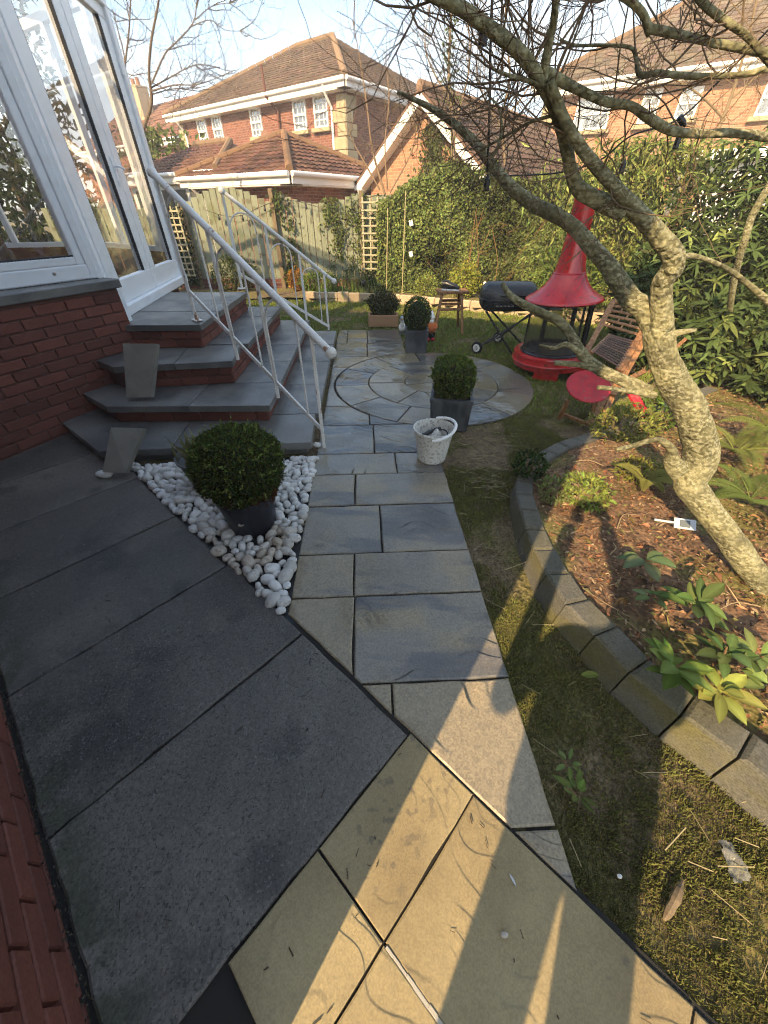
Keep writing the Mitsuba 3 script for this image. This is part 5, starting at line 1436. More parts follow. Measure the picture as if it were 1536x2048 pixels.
tr_ = []
g_ = np.random.default_rng(81)
for i in range(5):
    x = g_.uniform(1.3, 2.5)
    tr_.append(tube(smoothline([(x, 8.75, 0), (x + g_.normal() * .06, 8.8, .6), (x + g_.normal() * .15, 8.9, 1.1 + g_.random() * .5)], 4), [.007] * 4 + [.005] * 4 + [.003], 5))
for i in range(36):
    x = g_.uniform(1.0, 2.9); z = g_.uniform(.2, 1.2)
    grow((x, 8.85, z), (g_.normal(), -.3, .5),   .35, .0028, 1, tr_, g_=g_)
ck4 = thing('climber', 'bare reddish brown climber stems in front of the hedge by the barbecue', 'climber')
put(ck4 + '__stems', cat(tr_), 'm_vcol', smooth=True, col=(.25, .13, .06), kind='stuff')
for (x, y0, y1, lb) in ((.05, 9.1, 1.45, 'pale bamboo cane standing beside the trellis in the hedge'), (.38, 9.1, 1.7, 'pale bamboo cane standing against the middle of the hedge')):
    k = thing('bamboo_cane', lb, 'cane'); put(k + '__cane', tube([(x, 8.95, 0), (x + .02, 9.0, y1)], .009, 6), 'm_vcol', col=(.40, .33, .18))
for (q, lb) in (((0.517, 8.980, 1.229), 'upper white plastic tag hanging on the hedge'), ((0.537, 8.950, 0.744), 'lower white plastic tag hanging on the hedge')):
    put('plastic_tag', box(q, (.07, .006, .09), frame((1, 0, .3)), .001), 'm_white', label=lb, category='tag')
put('plastic_tag', box((1.940, 8.300, 0.303), (.05, .006, .11), None, .001), 'm_white', label='white plant tag standing at the foot of the reddish climber', category='tag')


def strapplant(label, c, n, L, W, col, seed, spread=.12, lean=.7, name='clump_plant'):
    k = thing(name, label, 'plant'); r = np.random.default_rng(seed); a = r.uniform(0, 6.28, n)
    ms = []
    for i in range(n):
        l = L * r.uniform(.6, 1.15); t = np.linspace(0, 1, 6); ln = lean * r.uniform(.3, 1.1)
        b = np.array(c) + (r.normal() * spread, r.normal() * spread * .6, 0)
        cc_ = b + np.stack([np.cos(a[i]) * ln * l * t ** 1.4, np.sin(a[i]) * ln * l * t ** 1.4, l * (t - .38 * ln * t ** 2.5)], 1)
        w = W * (1 - t * .9) / 2; s = np.array([-math.sin(a[i]), math.cos(a[i]), 0])
        v = np.vstack([cc_ - s * w[:, None], cc_ + s * w[:, None]])
        ms.append(tm(v, [[j, j + 1, 6 + j + 1, 6 + j] for j in range(5)]))
    m = cat(ms)
    put(k + '__leaves', m, 'm_leaf', smooth=True, col=np.repeat(np.clip(np.asarray(col) * (1 + .25 * r.normal(size=(n, 1))), .01, .6), 12, 0), kind='stuff')


strapplant('grassy clump of bright green leaves left of the heather trough', (-1.042, 8.830, 0.050), 120, .42, .018, (.17, .23, .05), 91, .30)
strapplant('second bright green strap leaved clump below the left trellis foot', (-0.559, 8.946, 0.050), 110, .40, .018, (.18, .23, .06), 92, .25)
strapplant('pale arching clump of long leaves behind the barbecue', (3.063, 9.439, 0.050), 110, .75, .02, (.24, .25, .10), 93, .22, .8)
bush('golden yellow green shrub behind the stool', (1.62, 8.55, .33), (.32, .25, .34), 1100, .055, .032, (.30, .31, .06), 94)
bush('small yellow green shrub left of the stool at the border', (.86, 8.55, .25), (.22, .2, .22), 600, .05, .028, (.24, .27, .07), 95)
bush('orange brown small shrub at the foot of the fence post', (-1.85, 9.3, .26), (.22, .16, .24), 500, .06, .03, (.42, .20, .04), 96)
bush('leafy green shrub at the fence foot behind the far handrail', (-1.35, 9.05, .22), (.45, .18, .22), 900, .07, .03, (.15, .20, .05), 97)
bush('dark green shrub behind the landing at the fence foot', (-3.2, 9.35, .35), (.5, .2, .36), 1100, .07, .035, (.07, .09, .03), 98)
put('garden_light', lathe([(0, .0), (.01, .0), (.01, .15), (.055, .16), (.07, .20), (.055, .25), (.02, .27), (0, .27)], 18, (-0.427, 8.830, 0.050)), 'm_black', smooth=40, label='small round black garden light at the edge of the border', category='garden light')

# yellow green bamboo like shrub behind the fireplace
n = 5200


def bamboo_pts(r, n):
    x = r.normal(size=n) * .55 + 4.1; z = r.random(n) ** .8 * 2.25; y = 7.7 - .45 * r.random(n) * (1 - .3 * z / 2) + .4 * meshkit.fbm(np.c_[x * 2, z * 2, x * 0], 3, 2)
    x += .25 * np.sin(z * 3)
    return np.c_[x, y, z], np.ones(n)


bk2 = thing('bamboo', 'pale yellow green narrow leaved shrub behind the red fireplace', 'shrub')
hedge_mass(bk2 + '__foliage', 5600, bamboo_pts, .15, .034, (.24, .27, .085), 101, -.5, out=(-.3, -1, -.1))
put(bk2 + '__stems', cat([tube([(4.1 + .4 * math.sin(i * 2.1), 7.75, 0), (4.1 + .7 * math.sin(i * 2.1), 7.7, 1.9)], [.012, .004], 5) for i in range(12)]), 'm_greywood', kind='stuff')
bush('mid green shrub between the fireplace and the wooden chair', (2.95, 6.9, .55), (.6, .4, .55), 1900, .08, .035, (.13, .17, .045), 102)

# rhododendron at the right
rk2 = thing('rhododendron', 'big dark glossy leaved rhododendron filling the right side', 'shrub')
r = np.random.default_rng(111)
RB = [((4.3, 5.9, 1.0), (1.0, .8, 1.15), 330), ((5.4, 5.2, 1.2), (1.3, 1.0, 1.3), 380), ((4.2, 4.7, .75), (.75, .6, .75), 230), ((5.0, 3.9, .9), (1.0, .8, .95), 300), ((4.2, 3.8, .45), (.55, .5, .42), 130), ((6.3, 4.4, 1.4), (1.2, 1.1, 1.5), 420), ((6.0, 6.6, 1.1), (1.6, .8, 1.2), 420), ((3.45, 3.95, .42), (.52, .38, .45), 190), ((2.95, 4.45, .34), (.38, .32, .36), 110), ((3.35, 5.0, .6), (.6, .45, .62), 190), ((3.75, 3.45, .30), (.45, .36, .33), 120)]
big, mini = [], []
for c, rad, nw in RB:
    for i in range(nw):
        d = nrm(r.normal(size=3)); d[1] = -abs(d[1]) if r.random() < .8 else d[1]
        p = np.array(c) + d * np.array(rad) * r.uniform(.72, 1.06)
        if p[2] < .12:
            continue
        ax = nrm(d * .6 + (0, -.15, .75)); e1 = nrm(np.cross(ax, r.normal(size=3))); e2 = np.cross(ax, e1)
        L = r.uniform(.085, .17); tone = r.uniform(.6, 2.1); yel = r.random() < .28
        for j in range(r.integers(5, 11)):
            a = j * 2.4 + r.normal() * .4; dv = e1 * math.cos(a) + e2 * math.sin(a) + ax * r.uniform(-.35, .9) + r.normal(size=3) * .2
            col = np.array((.15, .18, .055) if yel else (.060, .088, .030)) * tone * (1 + .15 * r.normal())
            dist = p[1]
            (big if dist < 5.2 else mini).append((p, dv, ax, L * r.uniform(.65, 1.15), L * r.uniform(.2, .3), np.clip(col, .008, .4), r.uniform(.05, .6)))
big.sort(key=lambda q: np.linalg.norm(q[0] - np.array([0, 0, 1.45])))
for p, dv, ax, L, W, col, dr_ in big[:298]:
    put(rk2 + '__leaf', bigleaf(p, dv, ax, L, W, .14, dr_, 4), 'm_leaf', smooth=True, col=col)
rest = big[298:] + mini
ms = [bigleaf(p, dv, ax, L, W, .14, dr_, 3) for p, dv, ax, L, W, col, dr_ in rest]
put(rk2 + '__foliage', cat(ms), 'm_leaf', smooth=True, col=np.vstack([np.tile(q[5], (len(m.vertices), 1)) for q, m in zip(rest, ms)]), kind='stuff')
ms = []
for c, rad, nw in RB:
    for i in range(7):
        e = np.array(c) + nrm(r.normal(size=3)) * np.array(rad) * .8
        ms.append(tube(smoothline([(c[0] + r.normal() * .15, c[1] + r.normal() * .15, 0), (np.array(c) + e) / 2 + r.normal(size=3) * .1, e], 4), np.linspace(.022, .006, 9), 6))
put(rk2 + '__stems', cat(ms), 'm_greywood', kind='stuff')
P, K = [], []
for c, rad, nw in RB:
    d = nrm(r.normal(size=(2600, 3))); P.append(np.array(c) + d * (.35 + .62 * r.random((2600, 1)) ** .5) * np.array(rad))
P = np.vstack(P); P = P[P[:, 2] > .1]
hedge_mass(rk2 + '__inner_foliage', len(P), lambda r_, n: (P, np.ones(len(P))), .13, .045, (.045, .065, .022), 115, .0, out=(-.2, -.6, .2))
sk5 = thing('sapling', 'slender grey green sapling stem leaning in front of the rhododendron', 'sapling')
put(sk5 + '__stem', tube([q[:3] for q in smoothline([(2.738, 3.500, 1.603, 0.0136), (2.719, 3.500, 1.411, 0.0140), (2.755, 3.500, 1.262, 0.0149), (2.835, 3.550, 1.097, 0.0149), (3.053, 3.700, 0.825, 0.0169), (3.337, 3.900, 0.535, 0.0192), (3.656, 4.100, 0.191, 0.0232)], 4)], .024, 8), 'm_bark', smooth=True)
bush('dark green leafy shrub low at the right edge behind the ferns', (3.7, 2.9, .38), (.55, .45, .34), 1500, .07, .034, (.06, .085, .025), 113)

# ================================================================ the right hand boundary, outside the frame but mirrored in the glass
sh = thing('hedge', 'dense evergreen boundary hedge along the right side of the garden', 'hedge')


def side_pts(r, n):
    y = r.uniform(-5, 9, n); z = r.random(n) * (2.3 + .5 * meshkit.fbm(np.c_[y, y * 0, y * 0], 3, 5)); x = 7.6 - .6 * meshkit.fbm(np.c_[y * 1.5, z * 1.5, y * 0], 3, 6) - .2 * r.random(n)
    return np.c_[x, y, z], np.ones(n)


hedge_mass(sh + '__foliage', 9000, side_pts, .13, .07, (.10, .13, .04), 211, out=(-1, 0, .25))
put(sh + '__inner_twigs', box((7.9, 2, 1.05), (.5, 14, 2.1)), 'm_vcol', col=(.03, .03, .014))

eg = thing('hedge', 'tall dense evergreen screen beyond the conservatory, seen through its glass', 'hedge')
hedge_mass(eg + '__foliage', 16000, lambda r, n: ((lambda t, z: np.c_[-13 + 3 * t + r.normal(size=n) * (.9 * (1.15 - z / 7)), 3 + 13 * t + r.normal(size=n) * .5, z])(r.random(n), 6.4 * r.random(n) ** .8), np.ones(n)), .30, .12, (.07, .09, .035), 231, .3, out=(.8, -.4, .2))
put(eg + '__trunk', cat([tube([(-13 + 3 * t, 3 + 13 * t, -.1), (-13 + 3 * t, 3 + 13 * t, 5.2)], [.16, .05], 7) for t in np.linspace(.04, .96, 9)]), 'm_greywood', kind='stuff')

# ================================================================ fence, trellis, border edging
fk = thing('fence', 'weathered pale green board fence with arched panels on a brick base', 'fence')
FY = 9.75


def ftop(x):
    if x < -4.1: return 1.45
    if x < -2.25:
        return 1.50 + .27 * math.sin((x + 4.1) / 1.85 * math.pi)
    if x < -.45:
        return 1.72 - .20 * math.sin((x + 2.25) / 1.8 * math.pi)
    return 1.66


x = -7.0; i = 0
while x < .6:
    w = .135
    z = ftop(x + w / 2) + RNG.normal() * .006
    put(fk + '__board', box((x + w / 2, FY + .012 * (i % 2) + RNG.normal() * .003, (z + .24) / 2), (w - .012, .018, z - .24), None, .003), 'm_fence', uv=RNG.random(2))
    x += w; i += 1
for x, h in ((-5.95, 1.5), (-4.1, 1.55), (-2.25, 1.75), (-.45, 1.72)):
    put(fk + '__post', box((x, FY - .055, h / 2), (.085, .085, h), None, .006), 'm_greywood', uv=RNG.random(2))
for z in (.42, 1.05):
    put(fk + '__rail', box((-3.2, FY + .06, z), (7.6, .06, .08)), 'm_fence', uv=RNG.random(2))
wk2 = thing('brick_plinth', 'low red brick plinth under the green fence', 'wall')
put(wk2 + '__core', box((-3.2, FY + .02, .10), (7.6, .10, .27)), 'm_mortar')
brick_run(wk2, (-4.6, FY - .035), (-.3, FY - .035), .0, .225, 'm_redbrick', out=(0, -1))


def trellis(label, x0, x1, z0, z1, y, nx, nz, lean=0.0):
    k = thing('trellis', label, 'trellis')
    for i in range(nx):
        x = x0 + (x1 - x0) * i / (nx - 1)
        put(k + '__upright', box((x, y, (z0 + z1) / 2), (.028, .012, z1 - z0), None, .002), 'm_trellis')
    for i in range(nz):
        z = z0 + (z1 - z0) * (i + .3) / nz
        put(k + '__slat', box(((x0 + x1) / 2, y - .014, z), (x1 - x0 + .06, .012, .028), None, .002), 'm_trellis')


trellis('pale wooden trellis panel with ivy left of the fence panels', -4.62, -4.14, .28, 1.48, 9.55, 5, 11)
trellis('pale wooden trellis ladder at the left end of the hedge', -.42, .02, .42, 1.62, 9.35, 4, 10)


def ivy(key_label, pts_fn, n, col, seed, L=.055):
    k = thing('ivy', key_label, 'ivy')
    hedge_mass(k + '__foliage', n, pts_fn, L, L * .8, col, seed)


ivy('dark ivy growing behind the left trellis panel', lambda r, n: (np.c_[r.uniform(-4.75, -4.05, n), r.uniform(9.56, 9.70, n), r.uniform(.1, 1.5, n)], np.full(n, .8)), 1500, (.06, .08, .028), 121)


def col_ivy(x0, sp, z0, z1):
    def f(r, n):
        z = r.uniform(z0, z1, n); x = x0 + .10 * np.sin(z * 4 + x0) + r.normal(size=n) * sp
        keep = meshkit.fbm(np.c_[x * 6, z * 4, x * 0], 3, 7) > .42
        return np.c_[x, r.uniform(9.62, 9.72, n), z][keep], np.ones(keep.sum())
    return f


ivy('ivy climbing the fence beside the middle post', col_ivy(-2.02, .09, .1, 1.72), 700, (.10, .12, .04), 122)
ivy('ivy climbing the fence boards between middle post and hedge', col_ivy(-.98, .13, .25, 1.6), 900, (.12, .145, .045), 123)
ivy('ivy spilling from the hedge onto the last fence boards', col_ivy(-.30, .20, .1, 1.65), 1700, (.12, .15, .045), 124)
# little lights strung along the fence
lk3 = thing('fairy_light_cord', 'thin dark cord of small bulbs strung along the green fence', 'cord')
pts_ = [np.array([-3.6 + i * .12, FY - .12, 1.42 - .12 * math.sin(i / 9 * math.pi) * (1 if i < 10 else .8) + .004 * i]) for i in range(20)]
put(lk3 + '__cord', tube(pts_, .005, 5), 'm_black')
for i in (2, 6, 10, 14, 17):
    p = pts_[i]
    put(lk3 + '__bulb', lathe([(0, 0), (.012, 0), (.014, -.035), (.024, -.06), (.022, -.085), (0, -.1)], 10, p), 'm_black', smooth=40)

bk4 = thing('border_edging', 'low edging of pale upright bricks along the back border', 'edging')
for a, b in zip(border_line[2:-1], border_line[3:]):
    D = np.linalg.norm(b - a); n = max(1, int(D / .225))
    for i in range(n):
        p, q = a + (b - a) * (i + .02) / n, a + (b - a) * (i + .98) / n
        put(bk4 + '__brick', box((*((p + q) / 2), .045 + RNG.normal() * .004), (np.linalg.norm(q - p), .09, .21), frame((*(b - a), 0)), .008), 'm_buff', uv=RNG.random(2))

# ================================================================ houses beyond the fence
def wall_uv(P, n):
    """uv in metres along the wall and up, for the brick pattern."""
    d = np.array([-n[1], n[0]])
    return np.c_[P[:, :2] @ d + 50, P[:, 2] + 5]


def wallquad(key, a, b, z0, z1, mat, th=.15, side=1):
    """A wall from a to b (plan), with thickness to the far side."""
    a, b = np.array(a, float), np.array(b, float); d = nrm(b - a); n = np.array([d[1], -d[0]]) * side
    v = [(*a, z0), (*b, z0), (*b, z1), (*a, z1)]
    v += [(*(np.array(q[:2]) - n * th), q[2]) for q in v]
    m = tm(v, [[0, 1, 2, 3], [5, 4, 7, 6], [1, 5, 6, 2], [4, 0, 3, 7], [3, 2, 6, 7], [4, 5, 1, 0]])
    return put(key, m, mat, uv=wall_uv(np.array(v), n))


def tiled(key, P, mat_col, pitch, wid, g_, th=.03, extra=None, amp=.018, kind='stuff'):
    """Courses of roof tiles on a planar polygon P (3D, first edge along the eaves)."""
    P = np.array(P, float); o = P[0]; ex = nrm(P[1] - P[0]); nn = nrm(np.cross(P[1] - P[0], P[-1] - P[0]))
    if nn[2] < 0:
        nn = -nn
    ey = np.cross(nn, ex)
    if (P[-1] - o) @ ey < 0:
        ey = -ey
    Q = np.c_[(P - o) @ ex, (P - o) @ ey]; pg = Polygon(Q)
    x0, y0, x1, y1 = pg.bounds; vs, fs, cs = [], [], []; k = 0
    rows = int(math.ceil((y1 - y0) / pitch))
    for r_ in range(rows):
        ya = y0 + r_ * pitch; row = pg.intersection(LineString([(x0 - 1, ya + pitch * .5), (x1 + 1, ya + pitch * .5)]))
        if row.is_empty:
            continue
        xa, _, xb, _ = row.bounds; n = max(1, int(round((xb - xa) / wid)))
        for i in range(n):
            u0, u1 = xa + (xb - xa) * i / n, xa + (xb - xa) * (i + 1) / n; um = (u0 + u1) / 2
            hz = g_.normal() * .003
            c = np.asarray(mat_col) * (1 + .16 * g_.normal()) * (1 + .04 * g_.normal(size=3))
            pts = []
            for (u, h) in ((u0, 0), (u0 + (u1 - u0) * .3, amp), (u0 + (u1 - u0) * .62, amp * .9), (u1, 0)):
                pts.append(o + ex * u + ey * ya + nn * (th + h + hz)); pts.append(o + ex * u + ey * (ya + pitch * 1.06) + nn * (h * .9 + .004))
            for u in (u0, u1):
                pts.append(o + ex * u + ey * ya + nn * .0)
            vs += pts
            b = k * 10
            fs += [[b, b + 2, b + 3, b + 1], [b + 2, b + 4, b + 5, b + 3], [b + 4, b + 6, b + 7, b + 5], [b + 8, b + 9, b + 6, b + 0], [b, b + 6, b + 4, b + 2]]
            cs += [np.clip(c, .01, .6)] * 10; k += 1
    put(key, tm(vs, fs), 'm_tile', col=np.array(cs), kind=kind)


def ridge(key, pts, r=.11, col=(.20, .13, .08)):
    for p, q in zip(pts[:-1], pts[1:]):
        p, q = np.array(p, float), np.array(q, float); D = np.linalg.norm(q - p); n = max(2, int(D / .42))
        ms = [tube([p + (q - p) * (i + .02) / n, p + (q - p) * (i + .98) / n], r * (1 + .04 * (i % 2)), 8) for i in range(n)]
        put(key, cat(ms), 'm_tile', smooth=40, col=col, kind='stuff')


def window(holder, c, n, w, h, rows, cols, sill=True, glass=True, sash=True, frame_w=.07, curtains=True):
    """A white window in a wall whose outward normal is n (plan); c is the centre of its face."""
    n = nrm(np.array([*n, 0.0])); R = frame(np.cross([0, 0, 1.0], n)); X, N = R[:, 0], n; c = np.array(c, float)
    wk = put(holder + '__window', cat(*[box(c + X * x + np.array([0, 0, z]) + N * .02, (sx, .10, sz), R, .005) for x, z, sx, sz in
             ((-w / 2 + frame_w / 2, 0, frame_w, h), (w / 2 - frame_w / 2, 0, frame_w, h), (0, h / 2 - frame_w / 2, w - 2 * frame_w, frame_w), (0, -h / 2 + frame_w / 2, w - 2 * frame_w, frame_w))]), 'm_white')
    if sash:
        put(wk + '__meeting_rail', box(c + N * .035, (w - .02, .10, .07), R, .004), 'm_white')
    b = []
    for i in range(1, cols):
        b.append(box(c + X * (-w / 2 + w * i / cols) + N * .012, (.03, .04, h - .02), R, .002))
    for i in range(1, rows):
        if sash and i * 2 == rows:
            continue
        b.append(box(c + np.array([0, 0, -h / 2 + h * i / rows]) + N * .012, (w - .02, .045, .03), R, .002))
    if b:
        put(wk + '__glazing_bars', cat(b), 'm_white', kind='stuff')
    q = [c + X * sx * (w / 2 - .03) + np.array([0, 0, sz * (h / 2 - .03)]) + N * .016 for sx, sz in ((-1, -1), (1, -1), (1, 1), (-1, 1))]
    put(wk + '__pane', tm(q, [[0, 1, 2, 3]]), 'm_glass')
    q2 = [p - N * .010 for p in q]
    put(wk + '__curtain', tm(q2, [[0, 1, 2, 3]]), 'm_curtain' if curtains else 'm_interior', uv=np.array([[0, 0], [w, 0], [w, h], [0, h]]))
    if sill:
        put(wk + '__sill', box(c + np.array([0, 0, -h / 2 - .06]) + N * .06, (w + .25, .20, .12), R, .01), 'm_quoin')


def fascia(key, a, b, z, out, h=.22, soff=.42):
    """White gutter, fascia and soffit along a -> b at eaves height z; out is the outward normal."""
    a, b, out = np.array(a, float), np.array(b, float), np.array(out, float); d = nrm(b - a); D = np.linalg.norm(b - a)
    R = frame((*d, 0)); m = (a + b) / 2
    fk_ = put(key + '__fascia', box((*(m + out * soff), z - h / 2), (D + 2 * soff * .9, .04, h), R, .006), 'm_white')
    put(key + '__soffit', box((*(m + out * soff / 2), z - h - .015), (D, soff, .03), R, .003), 'm_white')
    g0, g1 = a + out * (soff + .07) - d * soff, b + out * (soff + .07) + d * soff
    put(key + '__gutter', tube([(*g0, z - .02), (*g1, z - .02)], .062, 10), 'm_white', smooth=40)


rg = np.random.default_rng(131)
# --- the hip roofed brick house
h1 = thing('brick_house', 'two storey red brick house with hipped tiled roof and cream quoins', 'house')
Kc = np.array([-1.45, 20.2]); fl = nrm(np.array([-9.2, 7.0])); fr_ = np.array([-fl[1], fl[0]]) * -1      # along the lit front, and back along the shaded side
fr_ = fr_ if fr_[1] > 0 else -fr_
nf, ns = np.array([-fl[1], fl[0]]), -fl
nf = nf if nf[1] < 0 else -nf
LF, LS, EZ = 11.3, 9.0, 5.0
Kl, Kr = Kc + fl * LF, Kc + fr_ * LS
wf = wallquad(h1 + '__front_wall', Kl, Kc, -.2, EZ - .2, 'm_wall_red', .2, 1)
wallquad(h1 + '__side_wall', Kc, Kr, -.2, EZ - .2, 'm_wall_red', .2, 1)
wallquad(h1 + '__back_wall', Kr + fl * LF, Kl, -.2, EZ - .2, 'm_wall_red', .2, 1)
ov = .45
E = [Kc + nf * ov + ns * ov, Kl + nf * ov - ns * ov, Kl + fr_ * LS - nf * ov - ns * ov, Kr - nf * ov + ns * ov]
rr_ = (LS / 2 + ov); RZ = EZ + rr_ * .49
A_ = Kc + fr_ * LS / 2 + fl * (LS / 2); B_ = Kl + fr_ * LS / 2 - fl * (LS / 2)
e3 = lambda p, z=EZ: np.array([p[0], p[1], z])
rk3 = put(h1 + '__roof', tm([e3(E[0], EZ - .02), e3(E[1], EZ - .02), e3(E[2], EZ - .02), e3(E[3], EZ - .02), e3(A_, RZ - .02), e3(B_, RZ - .02)], np.array([[0, 4, 5], [0, 5, 1], [1, 5, 2], [2, 5, 4], [2, 4, 3], [3, 4, 0]])), 'm_tile', col=(.16, .09, .06))
tiled(rk3 + '__tiles', [e3(E[1]), e3(E[0]), e3(A_, RZ), e3(B_, RZ)], (.092, .062, .045), .30, .30, rg)
tiled(rk3 + '__tiles', [e3(E[0]), e3(E[3]), e3(A_, RZ)], (.092, .062, .045), .30, .30, rg)
tiled(rk3 + '__tiles', [e3(E[2]), e3(E[1]), e3(B_, RZ)], (.092, .062, .045), .30, .30, rg)
ridge(rk3 + '__ridge', [e3(E[0], EZ + .05), e3(A_, RZ + .03), e3(B_, RZ + .03), e3(E[1], EZ + .05)], .12)
fascia(h1, Kl, Kc, EZ, nf); fascia(h1, Kc, Kr, EZ, ns)


def on_front(t, z, out=0.0):
    p = Kc + fl * t + nf * out
    return np.array([p[0], p[1], z])


for t in (1.22, 2.40, 5.15, 8.02, 9.27):
    window(h1, on_front(t, 4.34), nf, .74, .88, 4, 3, frame_w=.06)
for s, K, dl in ((1, Kc, fl), (-1, Kl, -fl)):
    for i in range(9):
        w = .62 if i % 2 else .42
        z = EZ - .48 - i * .37
        c = K + dl * (w / 2 - .02) + nf * -.07
        put(h1 + '__quoin', box((*c, z), (w, .24, .35), frame((*fl, 0)), .012), 'm_quoin', uv=RNG.random(2))
        if s == 1:
            w2 = .42 if i % 2 else .62
            c = K + fr_ * (w2 / 2 - .02) + ns * -.07
            put(h1 + '__quoin', box((*c, z), (w2, .243, .345), frame((*fr_, 0)), .012), 'm_quoin', uv=RNG.random(2))
for t in (.62, 10.75):
    p = lambda o, z: (*(Kc + fl * t + nf * o), z)
    put(h1 + '__downpipe', tube([p(.46, EZ - .06), p(.44, EZ - .22), p(.07, EZ - .62), p(.07, 0)], .045, 8), 'm_white', smooth=40)
put(h1 + '__vent_pipe', tube([on_front(3.75, 2.6, .08), on_front(3.62, EZ - .45, .08), on_front(3.75, EZ - .1, .5), on_front(3.78, EZ + .75, .5)], .045, 8), 'm_vcol', smooth=40, col=(.12, .045, .03))
dk = thing('satellite_dish', 'brown satellite dish on the front wall of the hip roofed brick house', 'satellite dish')
DP = on_front(4.28, 3.72, .45); M = trimesh.transformations.translation_matrix(DP) @ trimesh.geometry.align_vectors([0, 0, 1], nrm(np.array([nf[0] - .2, nf[1], .35])))
put(dk + '__reflector', lathe([(0, -.06), (.15, -.045), (.28, .0), (.33, .03), (.335, .04), (.27, .015), (.14, -.03), (0, -.045)], 28).apply_transform(M), 'm_vcol', smooth=40, col=(.22, .12, .085))
put(dk + '__arm', tube([M[:3, :3] @ q + M[:3, 3] for q in ([0, -.3, 0], [0, -.12, .3], [0, 0, .36])], .015, 6), 'm_greypot')
put(dk + '__bracket', tube([DP - (0, 0, .05), on_front(4.28, 3.4, .02)], .025, 6), 'm_greypot')

# --- the hip roofed garage in front of it
h2 = thing('garage', 'brick garage with pyramid tiled roof and white gutters behind the fence', 'garage')
Gc = np.array([-2.44, 13.0]); gl = nrm(np.array([-3.8, 2.6])); gr = np.array([gl[1], -gl[0]]); gr = gr if gr[1] > 0 else -gr
GL, GR, GZ = 4.15, 4.0, 2.17
gnf = -gr; gns = -gl
c_, l_, r_ = Gc + gl * .45 + gr * .45, Gc + gl * (.45 + GL), Gc + gr * (.45 + GR)
wallquad(h2 + '__front_wall', Gc + gl * (.45 + GL) + gr * .45, c_, -.2, GZ - .18, 'm_wall_red', .2)
wallquad(h2 + '__side_wall', c_, Gc + gr * (.45 + GR) + gl * .45, -.2, GZ - .18, 'm_wall_red', .2)
E2 = [Gc, Gc + gl * (GL + .9), Gc + gl * (GL + .9) + gr * (GR + .9), Gc + gr * (GR + .9)]
RA = Gc + gl * 2.50 + gr * 2.45; RB_ = Gc + gl * 2.66 + gr * 2.45; GRZ = 3.22
rk4 = put(h2 + '__roof', tm([*[e3(p, GZ - .02) for p in E2], e3(RA, GRZ - .02), e3(RB_, GRZ - .02)], np.array([[0, 4, 5], [0, 5, 1], [1, 5, 2], [2, 5, 4], [2, 4, 3], [3, 4, 0]])), 'm_tile', col=(.15, .07, .045))
tiled(rk4 + '__tiles', [e3(E2[1], GZ), e3(E2[0], GZ), e3(RA, GRZ), e3(RB_, GRZ)], (.118, .062, .045), .27, .25, rg, amp=.03, th=.035)
tiled(rk4 + '__tiles', [e3(E2[0], GZ), e3(E2[3], GZ), e3(RA, GRZ)], (.118, .062, .045), .27, .25, rg, amp=.03, th=.035)
ridge(rk4 + '__ridge', [e3(E2[0], GZ + .06), e3(RA, GRZ + .03), e3(RB_, GRZ + .03), e3(E2[1], GZ + .06)], .10, (.18, .105, .06))
ridge(rk4 + '__ridge', [e3(RA, GRZ + .03), e3(E2[3], GZ + .06)], .10, (.18, .105, .06))
fascia(h2, Gc + gl * (.45 + GL) + gr * .45, c_, GZ, gnf); fascia(h2, c_, Gc + gr * (.45 + GR) + gl * .45, GZ, gns)
pp = Gc + gl * (.30 + GL) + gr * .40
put(h2 + '__downpipe', tube([(*(pp - gr * .40), GZ - .1), (*(pp - gr * .35), GZ - .25), (*pp, GZ - .5), (*pp, 0)], .04, 8), 'm_white', smooth=40)

# --- the bungalow gable
h3 = thing('bungalow', 'orange brick gable end with white bargeboards rising behind the hedge', 'house')
bl, ba, br_ = np.array([-.55, 15.4]), np.array([1.10, 14.0]), np.array([2.75, 12.6]); bd_ = nrm(br_ - bl); bnr = np.array([bd_[1], -bd_[0]]); bnr = bnr if bnr[1] < 0 else -bnr
BZ, BA = 2.06, 3.74
v = [(*(bl + bd_ * .2), -.2), (*(br_ - bd_ * .2), -.2), (*(br_ - bd_ * .2), BZ), (*ba, BA - .16), (*(bl + bd_ * .2), BZ)]
v = np.array(v + [(p[0] - bnr[0] * .2, p[1] - bnr[1] * .2, p[2]) for p in v])
put(h3 + '__gable_wall', tm(v, np.array([[0, 1, 2], [0, 2, 4], [4, 2, 3], [5, 7, 6], [5, 9, 7], [9, 8, 7]])), 'm_wall_orange', uv=wall_uv(v, bnr))
wallquad(h3 + '__side_wall', bl + bd_ * .2 - bnr * 8, bl + bd_ * .2, -.2, BZ, 'm_wall_orange', .2)
bo = bnr * .32
for p0, p1 in ((bl - bd_ * .1, ba), (br_ + bd_ * .1, ba)):
    z0 = BZ - .12 - .05
    put(h3 + '__bargeboard', bar((*(p0 + bo), z0), (*(p1 + bo), BA - .14), .04, .20, (0, 0, 1)), 'm_white')
    put(h3 + '__bargeboard_soffit', bar((*(p0 + bo * .5), z0 - .10), (*(p1 + bo * .5), BA - .26), .30, .02, (0, 0, 1)), 'm_white')
put(h3 + '__gutter_end', box((*(bl - bd_ * .05 + bo * .9), BZ - .14), (.3, .14, .12), frame((*bd_, 0)), .02), 'm_white')
